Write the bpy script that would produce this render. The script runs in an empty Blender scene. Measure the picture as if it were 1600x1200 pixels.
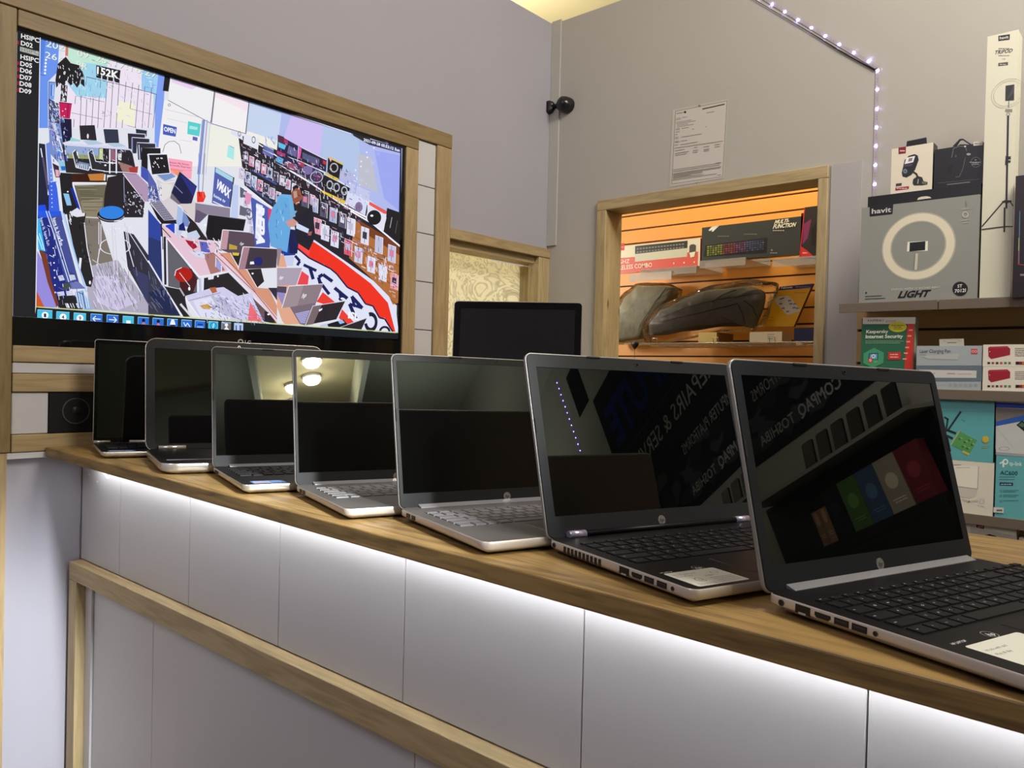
import bpy, bmesh, math, random
from mathutils import Vector, Matrix

C = bpy.context.scene.collection
SC = bpy.context.scene
ZC = 1.30                      # camera height above the shop floor
# ------------------------------------------------------------------ camera
FPX = 1215.0
_y, _p, _r = math.radians(41.2), math.radians(-0.72), math.radians(1.37)
CF = Vector((math.cos(_y)*math.cos(_p), math.sin(_y)*math.cos(_p), math.sin(_p)))
_R = Vector((math.sin(_y), -math.cos(_y), 0.0)); _U = _R.cross(CF)
CR = math.cos(_r)*_R + math.sin(_r)*_U
CU = -math.sin(_r)*_R + math.cos(_r)*_U
CAM = Vector((0, 0, ZC))
cam = bpy.data.cameras.new('camera'); cam_o = bpy.data.objects.new('camera', cam); C.objects.link(cam_o)
cam.sensor_width = 36; cam.lens = FPX/1600*36; cam.clip_start = 0.02; cam.clip_end = 60
m = Matrix((CR, CU, -CF)).transposed().to_4x4(); m.translation = CAM
cam_o.matrix_world = m
SC.camera = cam_o

def hit(x, y, ax, val):
    """point where the line of sight through photo pixel (x, y) meets the plane axis=val"""
    d = CF + CR*((x-800)/FPX) - CU*((y-600)/FPX)
    return CAM + d*((val-CAM[ax])/d[ax])

# ------------------------------------------------------------------ world, exposure, lights
SC.view_settings.view_transform = 'Standard'; SC.view_settings.look = 'None'
SC.view_settings.gamma = 1; SC.view_settings.exposure = 0; SC.view_settings.use_curve_mapping = False
SC.cycles.use_denoising = True
SC.cycles.max_bounces = 7; SC.cycles.sample_clamp_indirect = 4
wd_ = bpy.data.worlds.new('world'); SC.world = wd_; wd_.use_nodes = True
wd_.node_tree.nodes['Background'].inputs[0].default_value = (1, .93, .8, 1)
wd_.node_tree.nodes['Background'].inputs[1].default_value = 0.02
def area(name, loc, target, sx, sy, power, col):
    l = bpy.data.lights.new(name, 'AREA'); l.shape = 'RECTANGLE'; l.size = sx; l.size_y = sy; l.energy = power; l.color = col
    o = bpy.data.objects.new(name, l); C.objects.link(o); o.location = loc
    o.rotation_euler = (Vector(target)-Vector(loc)).to_track_quat('-Z', 'Y').to_euler(); return o
def point(name, loc, power, col, r=.05):
    l = bpy.data.lights.new(name, 'POINT'); l.energy = power; l.color = col; l.shadow_soft_size = r
    o = bpy.data.objects.new(name, l); C.objects.link(o); o.location = loc; return o
WARM = (1.0, .86, .62)
area('ceiling_panel_light', (1.45, -.45, 3.5), (2.0, 1.0, 1.4), 1.0, .8, 74, (1, .93, .85))
area('front_fill', (-1.7, .7, 3.3), (.7, 1.1, .9), 1.0, 1.0, 26, (.90, .85, 1))  # added violet-tinted fill from the upper left, stands for no fixture
area('back_shop_light', (2.92, 1.25, 2.55), (3.4, 1.3, 1.0), 1.3, .2, 7.8, (1, .88, .64))
area('rear_ceiling_fill', (1.2, -4.4, 2.6), (1.2, -4.4, 4), 1.6, 1.6, 45, (.95, 1, .85))  # added fill aimed upward to brighten the rear ceiling
point('staff_lamp', (3.2, 3.3, 3.2), 50, (1, .87, .60), .12)
point('rear_lamp', (2.1, 3.2, 1.9), 75, (1, .97, .92), .15)
sp = bpy.data.lights.new('corner_fill_spot', 'SPOT'); sp.energy = 1150; sp.color = (.93, .96, 1); sp.spot_size = math.radians(14); sp.spot_blend = .9; sp.shadow_soft_size = .12  # unseen spot added to brighten the lower left wall
sp_o = bpy.data.objects.new('corner_fill_spot', sp); C.objects.link(sp_o); sp_o.location = (.42, -1.3, 2.5); sp_o.rotation_euler = (Vector((.55, 2.0, .50))-sp_o.location).to_track_quat('-Z', 'Y').to_euler()

# ------------------------------------------------------------------ helpers: materials
def lin(c):
    return tuple((v/255/12.92 if v/255 <= .04045 else ((v/255+.055)/1.055)**2.4) for v in c)
_M = {}
def mat(name, col, rough=.5, metal=0.0, spec=.5, ior=1.45, noise=0.0, nscale=60, bump=0.0, emit=None, estr=0, trans=0, alpha=1, aniso=0, coat=0):
    if name in _M: return _M[name]
    m = bpy.data.materials.new(name); m.use_nodes = True; nt = m.node_tree; b = nt.nodes['Principled BSDF']
    col = tuple(col)+(1,)
    b.inputs['Base Color'].default_value = col; b.inputs['Roughness'].default_value = rough
    b.inputs['Metallic'].default_value = metal; b.inputs['IOR'].default_value = ior
    b.inputs['Specular IOR Level'].default_value = spec; b.inputs['Transmission Weight'].default_value = trans
    b.inputs['Alpha'].default_value = alpha; b.inputs['Coat Weight'].default_value = coat
    if emit: b.inputs['Emission Color'].default_value = tuple(emit)+(1,); b.inputs['Emission Strength'].default_value = estr
    if noise or bump:
        tc = nt.nodes.new('ShaderNodeTexCoord'); n = nt.nodes.new('ShaderNodeTexNoise'); n.inputs['Scale'].default_value = nscale
        n.inputs['Detail'].default_value = 4; nt.links.new(tc.outputs['Object'], n.inputs['Vector'])
        if noise:
            mx = nt.nodes.new('ShaderNodeMix'); mx.data_type = 'RGBA'
            mx.inputs[6].default_value = tuple(v*(1-noise) for v in col[:3])+(1,); mx.inputs[7].default_value = tuple(min(1, v*(1+noise)) for v in col[:3])+(1,)
            nt.links.new(n.outputs['Fac'], mx.inputs[0]); nt.links.new(mx.outputs[2], b.inputs['Base Color'])
        if bump:
            bp = nt.nodes.new('ShaderNodeBump'); bp.inputs['Strength'].default_value = bump; bp.inputs['Distance'].default_value = .001
            nt.links.new(n.outputs['Fac'], bp.inputs['Height']); nt.links.new(bp.outputs[0], b.inputs['Normal'])
    _M[name] = m; return m

def wood(name, c1, c2, axis='X', knot=True, rough=.55, seed=0.0, dens=1.0):
    if name in _M: return _M[name]
    m = bpy.data.materials.new(name); m.use_nodes = True; nt = m.node_tree; N = nt.nodes.new; L = nt.links.new
    b = nt.nodes['Principled BSDF']; b.inputs['Roughness'].default_value = rough
    tc = N('ShaderNodeTexCoord'); mp = N('ShaderNodeMapping'); L(tc.outputs['Object'], mp.inputs[0])
    s = {'X': (2.2, 26, 26), 'Y': (26, 2.2, 26), 'Z': (26, 26, 2.2)}[axis]
    mp.inputs['Scale'].default_value = tuple(v*dens for v in s); mp.inputs['Location'].default_value = (seed, seed*.7, seed*1.3)
    n1 = N('ShaderNodeTexNoise'); n1.inputs['Scale'].default_value = 1.0; n1.inputs['Detail'].default_value = 5; n1.inputs['Distortion'].default_value = .6
    L(mp.outputs[0], n1.inputs['Vector'])
    w = N('ShaderNodeMath'); w.operation = 'MULTIPLY'; w.inputs[1].default_value = 9; L(n1.outputs['Fac'], w.inputs[0])
    fr = N('ShaderNodeMath'); fr.operation = 'PINGPONG'; fr.inputs[1].default_value = 1; L(w.outputs[0], fr.inputs[0])
    n2 = N('ShaderNodeTexNoise'); n2.inputs['Scale'].default_value = 6; n2.inputs['Detail'].default_value = 3; L(mp.outputs[0], n2.inputs['Vector'])
    ad = N('ShaderNodeMath'); ad.operation = 'MULTIPLY_ADD'; ad.inputs[1].default_value = .5; L(fr.outputs[0], ad.inputs[0]); L(n2.outputs['Fac'], ad.inputs[2])
    cr = N('ShaderNodeValToRGB'); cr.color_ramp.elements[0].position = .25; cr.color_ramp.elements[1].position = 1.0
    cr.color_ramp.elements[0].color = tuple(c1)+(1,); cr.color_ramp.elements[1].color = tuple(c2)+(1,)
    L(ad.outputs[0], cr.inputs[0]); out = cr.outputs[0]
    if knot:
        mp2 = N('ShaderNodeMapping'); L(tc.outputs['Object'], mp2.inputs[0]); mp2.inputs['Location'].default_value = (seed*.37+.11, seed+.2, .31)
        sk = {'X': (4, 11, 11), 'Y': (11, 4, 11), 'Z': (11, 11, 4)}[axis]; mp2.inputs['Scale'].default_value = sk
        v = N('ShaderNodeTexVoronoi'); v.inputs['Scale'].default_value = 1; L(mp2.outputs[0], v.inputs['Vector'])
        r2 = N('ShaderNodeValToRGB'); r2.color_ramp.elements[0].position = .03; r2.color_ramp.elements[1].position = .10
        r2.color_ramp.elements[0].color = (.22, .12, .05, 1); r2.color_ramp.elements[1].color = (1, 1, 1, 1)
        L(v.outputs['Distance'], r2.inputs[0])
        mx = N('ShaderNodeMix'); mx.data_type = 'RGBA'; mx.blend_type = 'MULTIPLY'; mx.inputs[0].default_value = .8
        L(out, mx.inputs[6]); L(r2.outputs[0], mx.inputs[7]); out = mx.outputs[2]
    L(out, b.inputs['Base Color'])
    bp = N('ShaderNodeBump'); bp.inputs['Strength'].default_value = .15; bp.inputs['Distance'].default_value = .001
    L(ad.outputs[0], bp.inputs['Height']); L(bp.outputs[0], b.inputs['Normal'])
    _M[name] = m; return m

def printed(name, rough=.45, emission=False, strength=1.0, coat=0.0):
    """colour taken from the print's own colour attribute"""
    if name in _M: return _M[name]
    m = bpy.data.materials.new(name); m.use_nodes = True; nt = m.node_tree; b = nt.nodes['Principled BSDF']
    a = nt.nodes.new('ShaderNodeAttribute'); a.attribute_name = 'print'
    if emission:
        b.inputs['Base Color'].default_value = (.005, .005, .006, 1); b.inputs['Roughness'].default_value = .05; b.inputs['Specular IOR Level'].default_value = .08
        nt.links.new(a.outputs['Color'], b.inputs['Emission Color']); b.inputs['Emission Strength'].default_value = strength
    else:
        vm = nt.nodes.new('ShaderNodeVectorMath'); vm.operation = 'SCALE'; vm.inputs['Scale'].default_value = 1.2
        nt.links.new(a.outputs['Color'], vm.inputs[0]); nt.links.new(vm.outputs[0], b.inputs['Base Color']); b.inputs['Roughness'].default_value = rough
        b.inputs['Coat Weight'].default_value = coat
    _M[name] = m; return m

# ------------------------------------------------------------------ helpers: geometry
class MB:
    def __init__(s): s.v = []; s.f = []; s.m = []; s.c = []; s.sm = []
    def add(s, vs, fs, mi=0, col=(1, 1, 1), smooth=False):
        o = len(s.v); s.v += [tuple(v) for v in vs]
        for f in fs: s.f.append([o+i for i in f]); s.m.append(mi); s.c.append(col); s.sm.append(smooth)
        return s
    def box(s, x0, x1, y0, y1, z0, z1, mi=0, T=None, col=(1, 1, 1)):
        vs = [Vector(p) for p in ((x0, y0, z0), (x1, y0, z0), (x1, y1, z0), (x0, y1, z0), (x0, y0, z1), (x1, y0, z1), (x1, y1, z1), (x0, y1, z1))]
        if T: vs = [T@v for v in vs]
        return s.add(vs, [(0, 3, 2, 1), (4, 5, 6, 7), (0, 1, 5, 4), (1, 2, 6, 5), (2, 3, 7, 6), (3, 0, 4, 7)], mi, col)
    def prism(s, pts, h, mi=0, T=None, smooth=False, col=(1, 1, 1), z0=0):
        """pts 2D loop extruded from z0 to h"""
        n = len(pts); vs = [Vector((p[0], p[1], z0)) for p in pts]+[Vector((p[0], p[1], h)) for p in pts]
        if T: vs = [T@v for v in vs]
        s.add(vs, [tuple(range(n-1, -1, -1)), tuple(range(n, 2*n))], mi, col)
        o = len(s.v)-2*n
        for i in range(n):
            j = (i+1) % n; s.f.append([o+i, o+j, o+n+j, o+n+i]); s.m.append(mi); s.c.append(col); s.sm.append(smooth)
        return s
    def loft(s, rings, mi=0, T=None, cap=(True, True), smooth=True, col=(1, 1, 1), closed=True):
        n = len(rings[0]); o = len(s.v)
        for r in rings:
            for p in r: p = Vector(p); s.v.append(tuple(T@p if T else p))
        for k in range(len(rings)-1):
            for i in range(n if closed else n-1):
                j = (i+1) % n; s.f.append([o+k*n+i, o+k*n+j, o+(k+1)*n+j, o+(k+1)*n+i]); s.m.append(mi); s.c.append(col); s.sm.append(smooth)
        if cap[0]: s.f.append([o+i for i in range(n-1, -1, -1)]); s.m.append(mi); s.c.append(col); s.sm.append(False)
        if cap[1]: k = len(rings)-1; s.f.append([o+k*n+i for i in range(n)]); s.m.append(mi); s.c.append(col); s.sm.append(False)
        return s
    def tube(s, pts, r, n=8, mi=0, col=(1, 1, 1)):
        pts = [Vector(p) for p in pts]; rings = []; prev = None
        for i, p in enumerate(pts):
            t = (pts[min(i+1, len(pts)-1)]-pts[max(i-1, 0)]).normalized()
            a = prev if prev is not None else (Vector((0, 0, 1)) if abs(t.z) < .9 else Vector((1, 0, 0)))
            u = (a-t*a.dot(t)).normalized(); w = t.cross(u); prev = u
            rr = r[i] if isinstance(r, (list, tuple)) else r
            rings.append([p+(u*math.cos(2*math.pi*k/n)+w*math.sin(2*math.pi*k/n))*rr for k in range(n)])
        return s.loft(rings, mi, col=col)
    def build(s, name, mats, parent=None, bevel=0, seg=2, origin=True, auto=None):
        me = bpy.data.meshes.new(name)
        v = s.v
        loc = Vector((0, 0, 0))
        if parent is None and origin and v:
            xs, ys, zs_ = zip(*v); loc = Vector(((min(xs)+max(xs))/2, (min(ys)+max(ys))/2, min(zs_)))
            v = [(a-loc.x, b-loc.y, c-loc.z) for a, b, c in v]
        me.from_pydata(v, [], s.f); me.update()
        if not isinstance(mats, (list, tuple)): mats = [mats]
        for k in mats: me.materials.append(k)
        me.polygons.foreach_set('material_index', s.m); me.polygons.foreach_set('use_smooth', s.sm)
        if any(c != (1, 1, 1) for c in s.c):
            ca = me.color_attributes.new('print', 'FLOAT_COLOR', 'CORNER'); buf = []
            for p in me.polygons:
                c = s.c[p.index]; buf += [c[0], c[1], c[2], 1.0]*p.loop_total
            ca.data.foreach_set('color', buf)
        o = bpy.data.objects.new(name, me); C.objects.link(o); o.location = loc
        if parent: o.parent = parent
        if bevel:
            b = o.modifiers.new('bevel', 'BEVEL'); b.width = bevel; b.segments = seg; b.limit_method = 'ANGLE'; b.angle_limit = math.radians(40)
        return o

def rr(w, h, r, x0=0, y0=0, n=6, inset=0):
    """rounded rectangle loop, counter-clockwise"""
    x0 += inset; y0 += inset; w -= 2*inset; h -= 2*inset; r = max(r-inset, .0003); P = []
    for cx, cy, a in ((x0+w-r, y0+r, -90), (x0+w-r, y0+h-r, 0), (x0+r, y0+h-r, 90), (x0+r, y0+r, 180)):
        for k in range(n+1):
            t = math.radians(a+90*k/n); P.append((cx+r*math.cos(t), cy+r*math.sin(t)))
    return P
def circ(cx, cy, rx, ry=None, n=28, a0=0, a1=360):
    ry = rx if ry is None else ry; full = abs(a1-a0) >= 360
    return [(cx+rx*math.cos(math.radians(a0+(a1-a0)*k/(n if full else n-1))), cy+ry*math.sin(math.radians(a0+(a1-a0)*k/(n if full else n-1)))) for k in range(n)]

def tag(o, label=None, cat=None, group=None, kind=None):
    if label: o['label'] = label
    if cat: o['category'] = cat
    if group: o['group'] = group
    if kind: o['kind'] = kind
    return o
def empty(name, loc=(0, 0, 0), mw=None):
    o = bpy.data.objects.new(name, None); C.objects.link(o); o.empty_display_size = .05
    if mw is not None: o.matrix_world = mw
    else: o.location = loc
    return o
def struct(o): o['kind'] = 'structure'; return o

_T = {}; CAPH = None
def glyphs(s, bold=0.0, shear=0.0):
    k = (s, bold, shear)
    if k in _T: return _T[k]
    cu = bpy.data.curves.new('t', 'FONT'); cu.body = s; cu.size = 1; cu.offset = bold; cu.shear = shear; cu.resolution_u = 2
    ob = bpy.data.objects.new('t', cu); C.objects.link(ob)
    dg = bpy.context.evaluated_depsgraph_get(); me = ob.evaluated_get(dg).to_mesh()
    vs = [(v.co.x, v.co.y) for v in me.vertices]; CH = CAPH or .729; fs = [tuple(p.vertices) for p in me.polygons]
    ob.evaluated_get(dg).to_mesh_clear(); bpy.data.objects.remove(ob); bpy.data.curves.remove(cu)
    x0 = min(v[0] for v in vs); x1 = max(v[0] for v in vs)
    _T[k] = ([((x-x0)/(x1-x0), y/CH) for x, y in vs], fs, (x1-x0)/CH)
    if not CAPH: print('cap', s, max(v[1] for v in vs))
    return _T[k]

class Art:
    """flat print: shapes drawn in (u, v) on a surface given by fn(u, v, layer)"""
    def __init__(s, fn, mb=None, mi=0): s.fn = fn; s.mb = mb or MB(); s.mi = mi; s.k = 1
    def poly(s, pts, c, tri=False):
        s.k += 1; vs = [s.fn(u, v, s.k) for u, v in pts]; s.mb.add(vs, [tuple(range(len(pts)))], s.mi, lin(c)); return s
    def rect(s, x0, y0, x1, y1, c): return s.poly([(x0, y0), (x1, y0), (x1, y1), (x0, y1)], c)
    def line(s, pts, w, c):
        s.k += 1
        for (a, b) in zip(pts[:-1], pts[1:]):
            dx, dy = b[0]-a[0], b[1]-a[1]; L = math.hypot(dx, dy) or 1; nx, ny = -dy/L*w/2, dx/L*w/2; ex, ey = dx/L*w*.25, dy/L*w*.25
            q = [(a[0]-ex+nx, a[1]-ey+ny), (a[0]-ex-nx, a[1]-ey-ny), (b[0]+ex-nx, b[1]+ey-ny), (b[0]+ex+nx, b[1]+ey+ny)]
            s.mb.add([s.fn(u, v, s.k) for u, v in q], [(0, 1, 2, 3)], s.mi, lin(c))
        return s
    def ell(s, cx, cy, rx, ry, c, n=28): return s.poly(circ(cx, cy, rx, ry, n), c)
    def ring(s, cx, cy, rx, ry, t, c, n=40, a0=0, a1=360):
        s.k += 1; a = circ(cx, cy, rx, ry, n, a0, a1); b = circ(cx, cy, rx-t, ry-t*ry/rx, n, a0, a1); full = a1-a0 >= 360
        vs = [s.fn(u, v, s.k) for u, v in a+b]; m_ = len(a)
        s.mb.add(vs, [(i, (i+1) % m_, m_+(i+1) % m_, m_+i) for i in range(m_ if full else m_-1)], s.mi, lin(c)); return s
    def text(s, t, p00, p10, p01, c, bold=.0, shear=0.0):
        """p00 baseline start, p10 baseline end, p01 top of the capitals at the start"""
        s.k += 1; vs, fs, asp = glyphs(t, bold, shear)
        vv = [s.fn(p00[0]+(p10[0]-p00[0])*x+(p01[0]-p00[0])*y, p00[1]+(p10[1]-p00[1])*x+(p01[1]-p00[1])*y, s.k) for x, y in vs]
        s.mb.add(vv, fs, s.mi, lin(c)); return s
    def txt(s, t, x, y, h, c, w=None, bold=.0, shear=0.0, anchor='l'):
        """upright text with cap height h on a metric surface"""
        asp = glyphs(t, bold, shear)[2]; w = w or asp*h
        if anchor == 'c': x -= w/2
        if anchor == 'r': x -= w
        return s.text(t, (x, y), (x+w, y), (x, y+h), c, bold, shear)
    def scrib(s, x0, x1, y, h, c, n=1, dy=0):
        """rows too small to read: short dashes the length of words"""
        rnd = random.Random(int(x0*9999)+int(y*7777)+n); s.k += 1
        for r in range(n):
            x = x0
            end = x1 - (rnd.random()*.25*(x1-x0) if r == n-1 and n > 1 else 0)
            while x < end-1e-6:
                w = min(end-x, abs(h)*rnd.uniform(1.5, 5)); yy = y-r*dy
                s.mb.add([s.fn(u, v, s.k) for u, v in ((x, yy), (x+w, yy), (x+w, yy+h), (x, yy+h))], [(0, 1, 2, 3)], s.mi, lin(c)); x += w+abs(h)*.6
        return s
# ------------------------------------------------------------------ materials
W_PINE = [wood('pine_%s' % a, (.27, .19, .088), (.40, .295, .150), a, seed=3.1) for a in 'XYZ']
W_PINE_SHADED = [wood('pine_shaded_%s' % a, (.165, .107, .038), (.25, .175, .075), a, seed=5.2) for a in 'XYZ']  # same pine darkened: shade on the upper frame boards put into the colour
W_PINE2 = [wood('pine_pale_%s' % a, (.32, .24, .115), (.47, .36, .185), a, seed=7.7) for a in 'XYZ']
W_TOP = wood('counter_wood', (.092, .053, .016), (.315, .20, .064), 'Y', knot=True, rough=.42, seed=1.3)
M_WALL = mat('wall_paint', (.34, .332, .375), .75, noise=.03, nscale=3, bump=.1)
M_WALLR = mat('wall_paint_right', (.42, .40, .36), .75, noise=.03, nscale=3, bump=.1)
M_CEIL = mat('ceiling_paint', (.78, .72, .50), .8, noise=.02, nscale=4)
M_LAM = mat('white_laminate', (.54, .53, .535), .38, noise=.02, nscale=5, bump=.12)
M_GAP = mat('dark_gap', (.05, .045, .04), .8)
M_BLACK = mat('black_plastic', (.008, .008, .009), .35)
M_BLACKG = mat('black_gloss', (.004, .004, .005), .045, spec=.4)
M_ORANGE = mat('orange_slat', (.78, .33, .055), .45, noise=.06, nscale=9)
M_TAN = mat('tan_slat', (.47, .31, .13), .5, noise=.06, nscale=9)
M_GROOVE = mat('groove', (.06, .03, .012), .7)
M_FLOOR = mat('floor_tile', (.22, .19, .16), .5, noise=.1, nscale=8)
M_ACR = mat('acrylic', (.86, .84, .80), .12, trans=.75, ior=1.3)

YB, XR = 2.009, 2.504
def boxmesh(name, bl, m, **k):
    mb = MB()
    for b in bl: mb.box(*b)
    return mb.build(name, m, **k)
Z = lambda z: z+ZC
# ------------------------------------------------------------------ setting: shell
struct(boxmesh('floor', [(-2, 5.5, -7, 5.5, -.05, 0)], M_FLOOR))
struct(boxmesh('ceiling', [(-2, 5.5, -7, 5.5, Z(2.4), Z(2.46))], M_CEIL))
struct(boxmesh('wall_left', [(-2.06, -2, -7, YB+.006, 0, Z(2.4))], M_WALL))
struct(boxmesh('wall_front', [(-2, 5.5, -7.06, -7, 0, Z(2.4))], mat('far_wall_paint', (.35, .36, .32), .8)))
struct(boxmesh('wall_far', [(5.5, 5.56, -7, 5.5, 0, Z(2.4)), (-2, 5.5, 5.5, 5.56, 0, Z(2.4))], M_CEIL))
YW = YB+.006
TVX0, TVX1, TVZ0, TVZ1 = .572, 1.7205, .036, .757
struct(boxmesh('wall_back', [(-2, TVX0, YW, YW+.09, 0, Z(1.44)), (TVX1, 1.90, YW, YW+.09, 0, Z(1.44)),
    (TVX0, TVX1, YW, YW+.09, 0, Z(TVZ0)), (TVX0, TVX1, YW, YW+.09, Z(TVZ1), Z(1.44)), (TVX0, TVX1, YW+.08, YW+.09, Z(TVZ0), Z(TVZ1)),
    (1.90, 2.56, YW, YW+.09, Z(.50), Z(1.44)), (2.505, 2.56, YW, YW+.5, 0, Z(.50))], M_WALL))
OY0 = hit(1276.8, 400, 0, XR).y; OY1 = hit(948, 400, 0, XR).y; OZ1 = hit(1276.5, 281.5, 0, XR).z; OZ0 = Z(-.12)
struct(boxmesh('wall_right', [(XR, XR+.055, OY1+.02, YW, 0, Z(1.44)), (XR, XR+.055, -1.15, OY0-.02, 0, Z(1.44)),
    (XR, XR+.055, OY0-.02, OY1+.02, 0, OZ0), (XR, XR+.055, OY0-.02, OY1+.02, OZ1+.01, Z(1.44)),
    (XR, XR+.055, -7, -1.15, 0, Z(2.4))], M_WALLR))
struct(boxmesh('trim_1', [(XR-.008, XR-.0005, 1.968, YW-.001, Z(.53), Z(1.446))], mat('trim_paint', (.44, .43, .39), .5)))
# raised white board between the opening and the shelves, with its paper seam
struct(boxmesh('trim_2', [(XR-.004, XR-.0003, .782, .8745, Z(-.9), Z(.683))], mat('panel_paint', (.40, .385, .375), .6)))
# ------------------------------------------------------------------ frame around the television
FR = empty('timber_frame', (1.25, 2.003, Z(-.204)))
tag(FR, 'pine board frame around the large wall screen, with white strips between boards', 'frame')
def board(x0, x1, z0, z1, ax, m=None, y0=2.001, name='board', par=FR, y1=YW-.0004):
    o = FR.matrix_world.translation if par is FR else Vector((0, 0, 0))
    mb = MB().box(x0, x1, y0, y1, Z(z0), Z(z1))
    ob = mb.build(name, m or W_PINE[ax], bevel=.0015, seg=1)
    ob.parent = par; ob.location = ob.location-par.location
    return ob
board(.30, .575, -.204, .792, 2, W_PINE_SHADED[2])
board(.30, 1.931, .7935, .843, 0, W_PINE_SHADED[0], y0=1.998)
board(.577, 1.777, .755, .792, 0, W_PINE_SHADED[0])
board(1.7225, 1.777, -.02, .7535, 2)
board(1.861, 1.931, -1.29, .792, 2, y0=1.998)
board(.577, 1.7225, .001, .0385, 0)
board(.577, 1.858, -.067, -.0255, 0)
board(.577, 1.858, -.204, -.1645, 0)
for z0, z1 in ((.640, .791), (.478, .639), (.312, .477), (.146, .311), (-.02, .145)):
    board(1.7785, 1.8595, z0+.0008, z1-.0008, 2, M_LAM, 2.006, 'white_strip')
board(.577, 1.858, -.0245, 0.0, 0, M_LAM, 2.004, 'white_strip')
board(.577, .652, -.1635, -.068, 0, M_LAM, 2.006, 'white_panel')
board(.875, 1.858, -.1635, -.068, 0, M_LAM, 2.006, 'white_panel')
# lower left: pine post and white strip under the frame
struct(boxmesh('trim_3', [(.44, .567, 1.998, YW-.0004, 0, Z(-.2055))], W_PINE[2]))
struct(boxmesh('trim_4', [(.568, .6635, 2.0, YW-.0004, Z(-.2185), Z(-.2055))], M_LAM))
# speaker set into the panel
spk = empty('wall_speaker', (.763, 2.004, Z(-.163))); tag(spk, 'black square speaker with a round cone set into the white panel under the large screen', 'speaker')
o = MB().box(-.109, .109, -.003, .0105, 0.0005, .0935).build('grille_panel', M_BLACK, spk)
mb = MB(); T = Matrix.Translation((-.0, -.004, .049))@Matrix.Rotation(math.radians(90), 4, 'X')
cx = hit(119, 642, 1, 2.0); T = Matrix.Translation((cx.x-.763, -.0035, cx.z-Z(-.163)))@Matrix.Rotation(math.radians(90), 4, 'X')
def ringT(mb, r0, r1, z0, z1, T, mi=0, n=40):
    mb.loft([[(r1*math.cos(2*math.pi*k/n), r1*math.sin(2*math.pi*k/n), z0) for k in range(n)], [(r1*math.cos(2*math.pi*k/n), r1*math.sin(2*math.pi*k/n), z1) for k in range(n)],
        [(r0*math.cos(2*math.pi*k/n), r0*math.sin(2*math.pi*k/n), z1) for k in range(n)], [(r0*math.cos(2*math.pi*k/n), r0*math.sin(2*math.pi*k/n), z0) for k in range(n)]], mi, T, cap=(False, False), smooth=False)
ringT(mb, .0285, .031, -.001, .002, T); mb.build('cone_ring', mat('dark_grey_ring', (.06, .06, .06), .4), spk)
mb = MB(); mb.loft([[(r*math.cos(2*math.pi*k/24), r*math.sin(2*math.pi*k/24), z) for k in range(24)] for r, z in ((.028, .001), (.012, -.0004), (.009, .0018), (.002, .0028))], 0, T); mb.build('cone', M_BLACK, spk)

# ------------------------------------------------------------------ doorway with the frosted door
DF = empty('door_1', (2.2, 2.05, 0)); struct(DF)
def dpart(name, b, m, bev=.001):
    ob = MB().box(*b).build(name, m, bevel=bev, seg=1); ob.parent = DF; ob.location = ob.location-DF.location; return ob
dpart('lintel', (1.9315, 2.5035, 2.0, YW-.0004, Z(.479), Z(.516)), W_PINE[0])
dpart('inner_lintel', (1.902, 2.5035, YW+.012, YW+.085, Z(.452), Z(.498)), W_PINE2[0])
dpart('jamb', (2.436, 2.5035, 2.003, YW+.045, 0, Z(.478)), W_PINE2[2])
dpart('door_stop', (2.452, 2.5035, YW+.052, YW+.16, 0, Z(.450)), W_PINE2[2])
fg = bpy.data.materials.new('frosted_glass'); fg.use_nodes = True; nt = fg.node_tree; N = nt.nodes.new; L = nt.links.new
tc = N('ShaderNodeTexCoord'); n1 = N('ShaderNodeTexNoise'); n1.inputs['Scale'].default_value = 5; n1.inputs['Detail'].default_value = 2.5; n1.inputs['Distortion'].default_value = 3.5
L(tc.outputs['Object'], n1.inputs['Vector'])
wv = N('ShaderNodeMath'); wv.operation = 'MULTIPLY'; wv.inputs[1].default_value = 7; L(n1.outputs['Fac'], wv.inputs[0])
pp = N('ShaderNodeMath'); pp.operation = 'PINGPONG'; pp.inputs[1].default_value = .5; L(wv.outputs[0], pp.inputs[0])
rp = N('ShaderNodeValToRGB'); rp.color_ramp.elements[0].position = 0; rp.color_ramp.elements[1].position = .3
rp.color_ramp.elements[0].color = (.54, .50, .38, 1); rp.color_ramp.elements[1].color = (.88, .84, .66, 1); L(pp.outputs[0], rp.inputs[0])
tl = N('ShaderNodeBsdfTranslucent'); L(rp.outputs[0], tl.inputs[0]); L(rp.outputs[0], nt.nodes['Principled BSDF'].inputs['Base Color'])
mx = N('ShaderNodeMixShader'); mx.inputs[0].default_value = .6; L(nt.nodes['Principled BSDF'].outputs[0], mx.inputs[1]); L(tl.outputs[0], mx.inputs[2]); L(mx.outputs[0], nt.nodes['Material Output'].inputs[0])
nt.nodes['Principled BSDF'].inputs['Roughness'].default_value = .35
dpart('glass_panel', (1.80, 2.452, YW+.102, YW+.110, 0, Z(.4515)), fg, 0)

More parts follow.
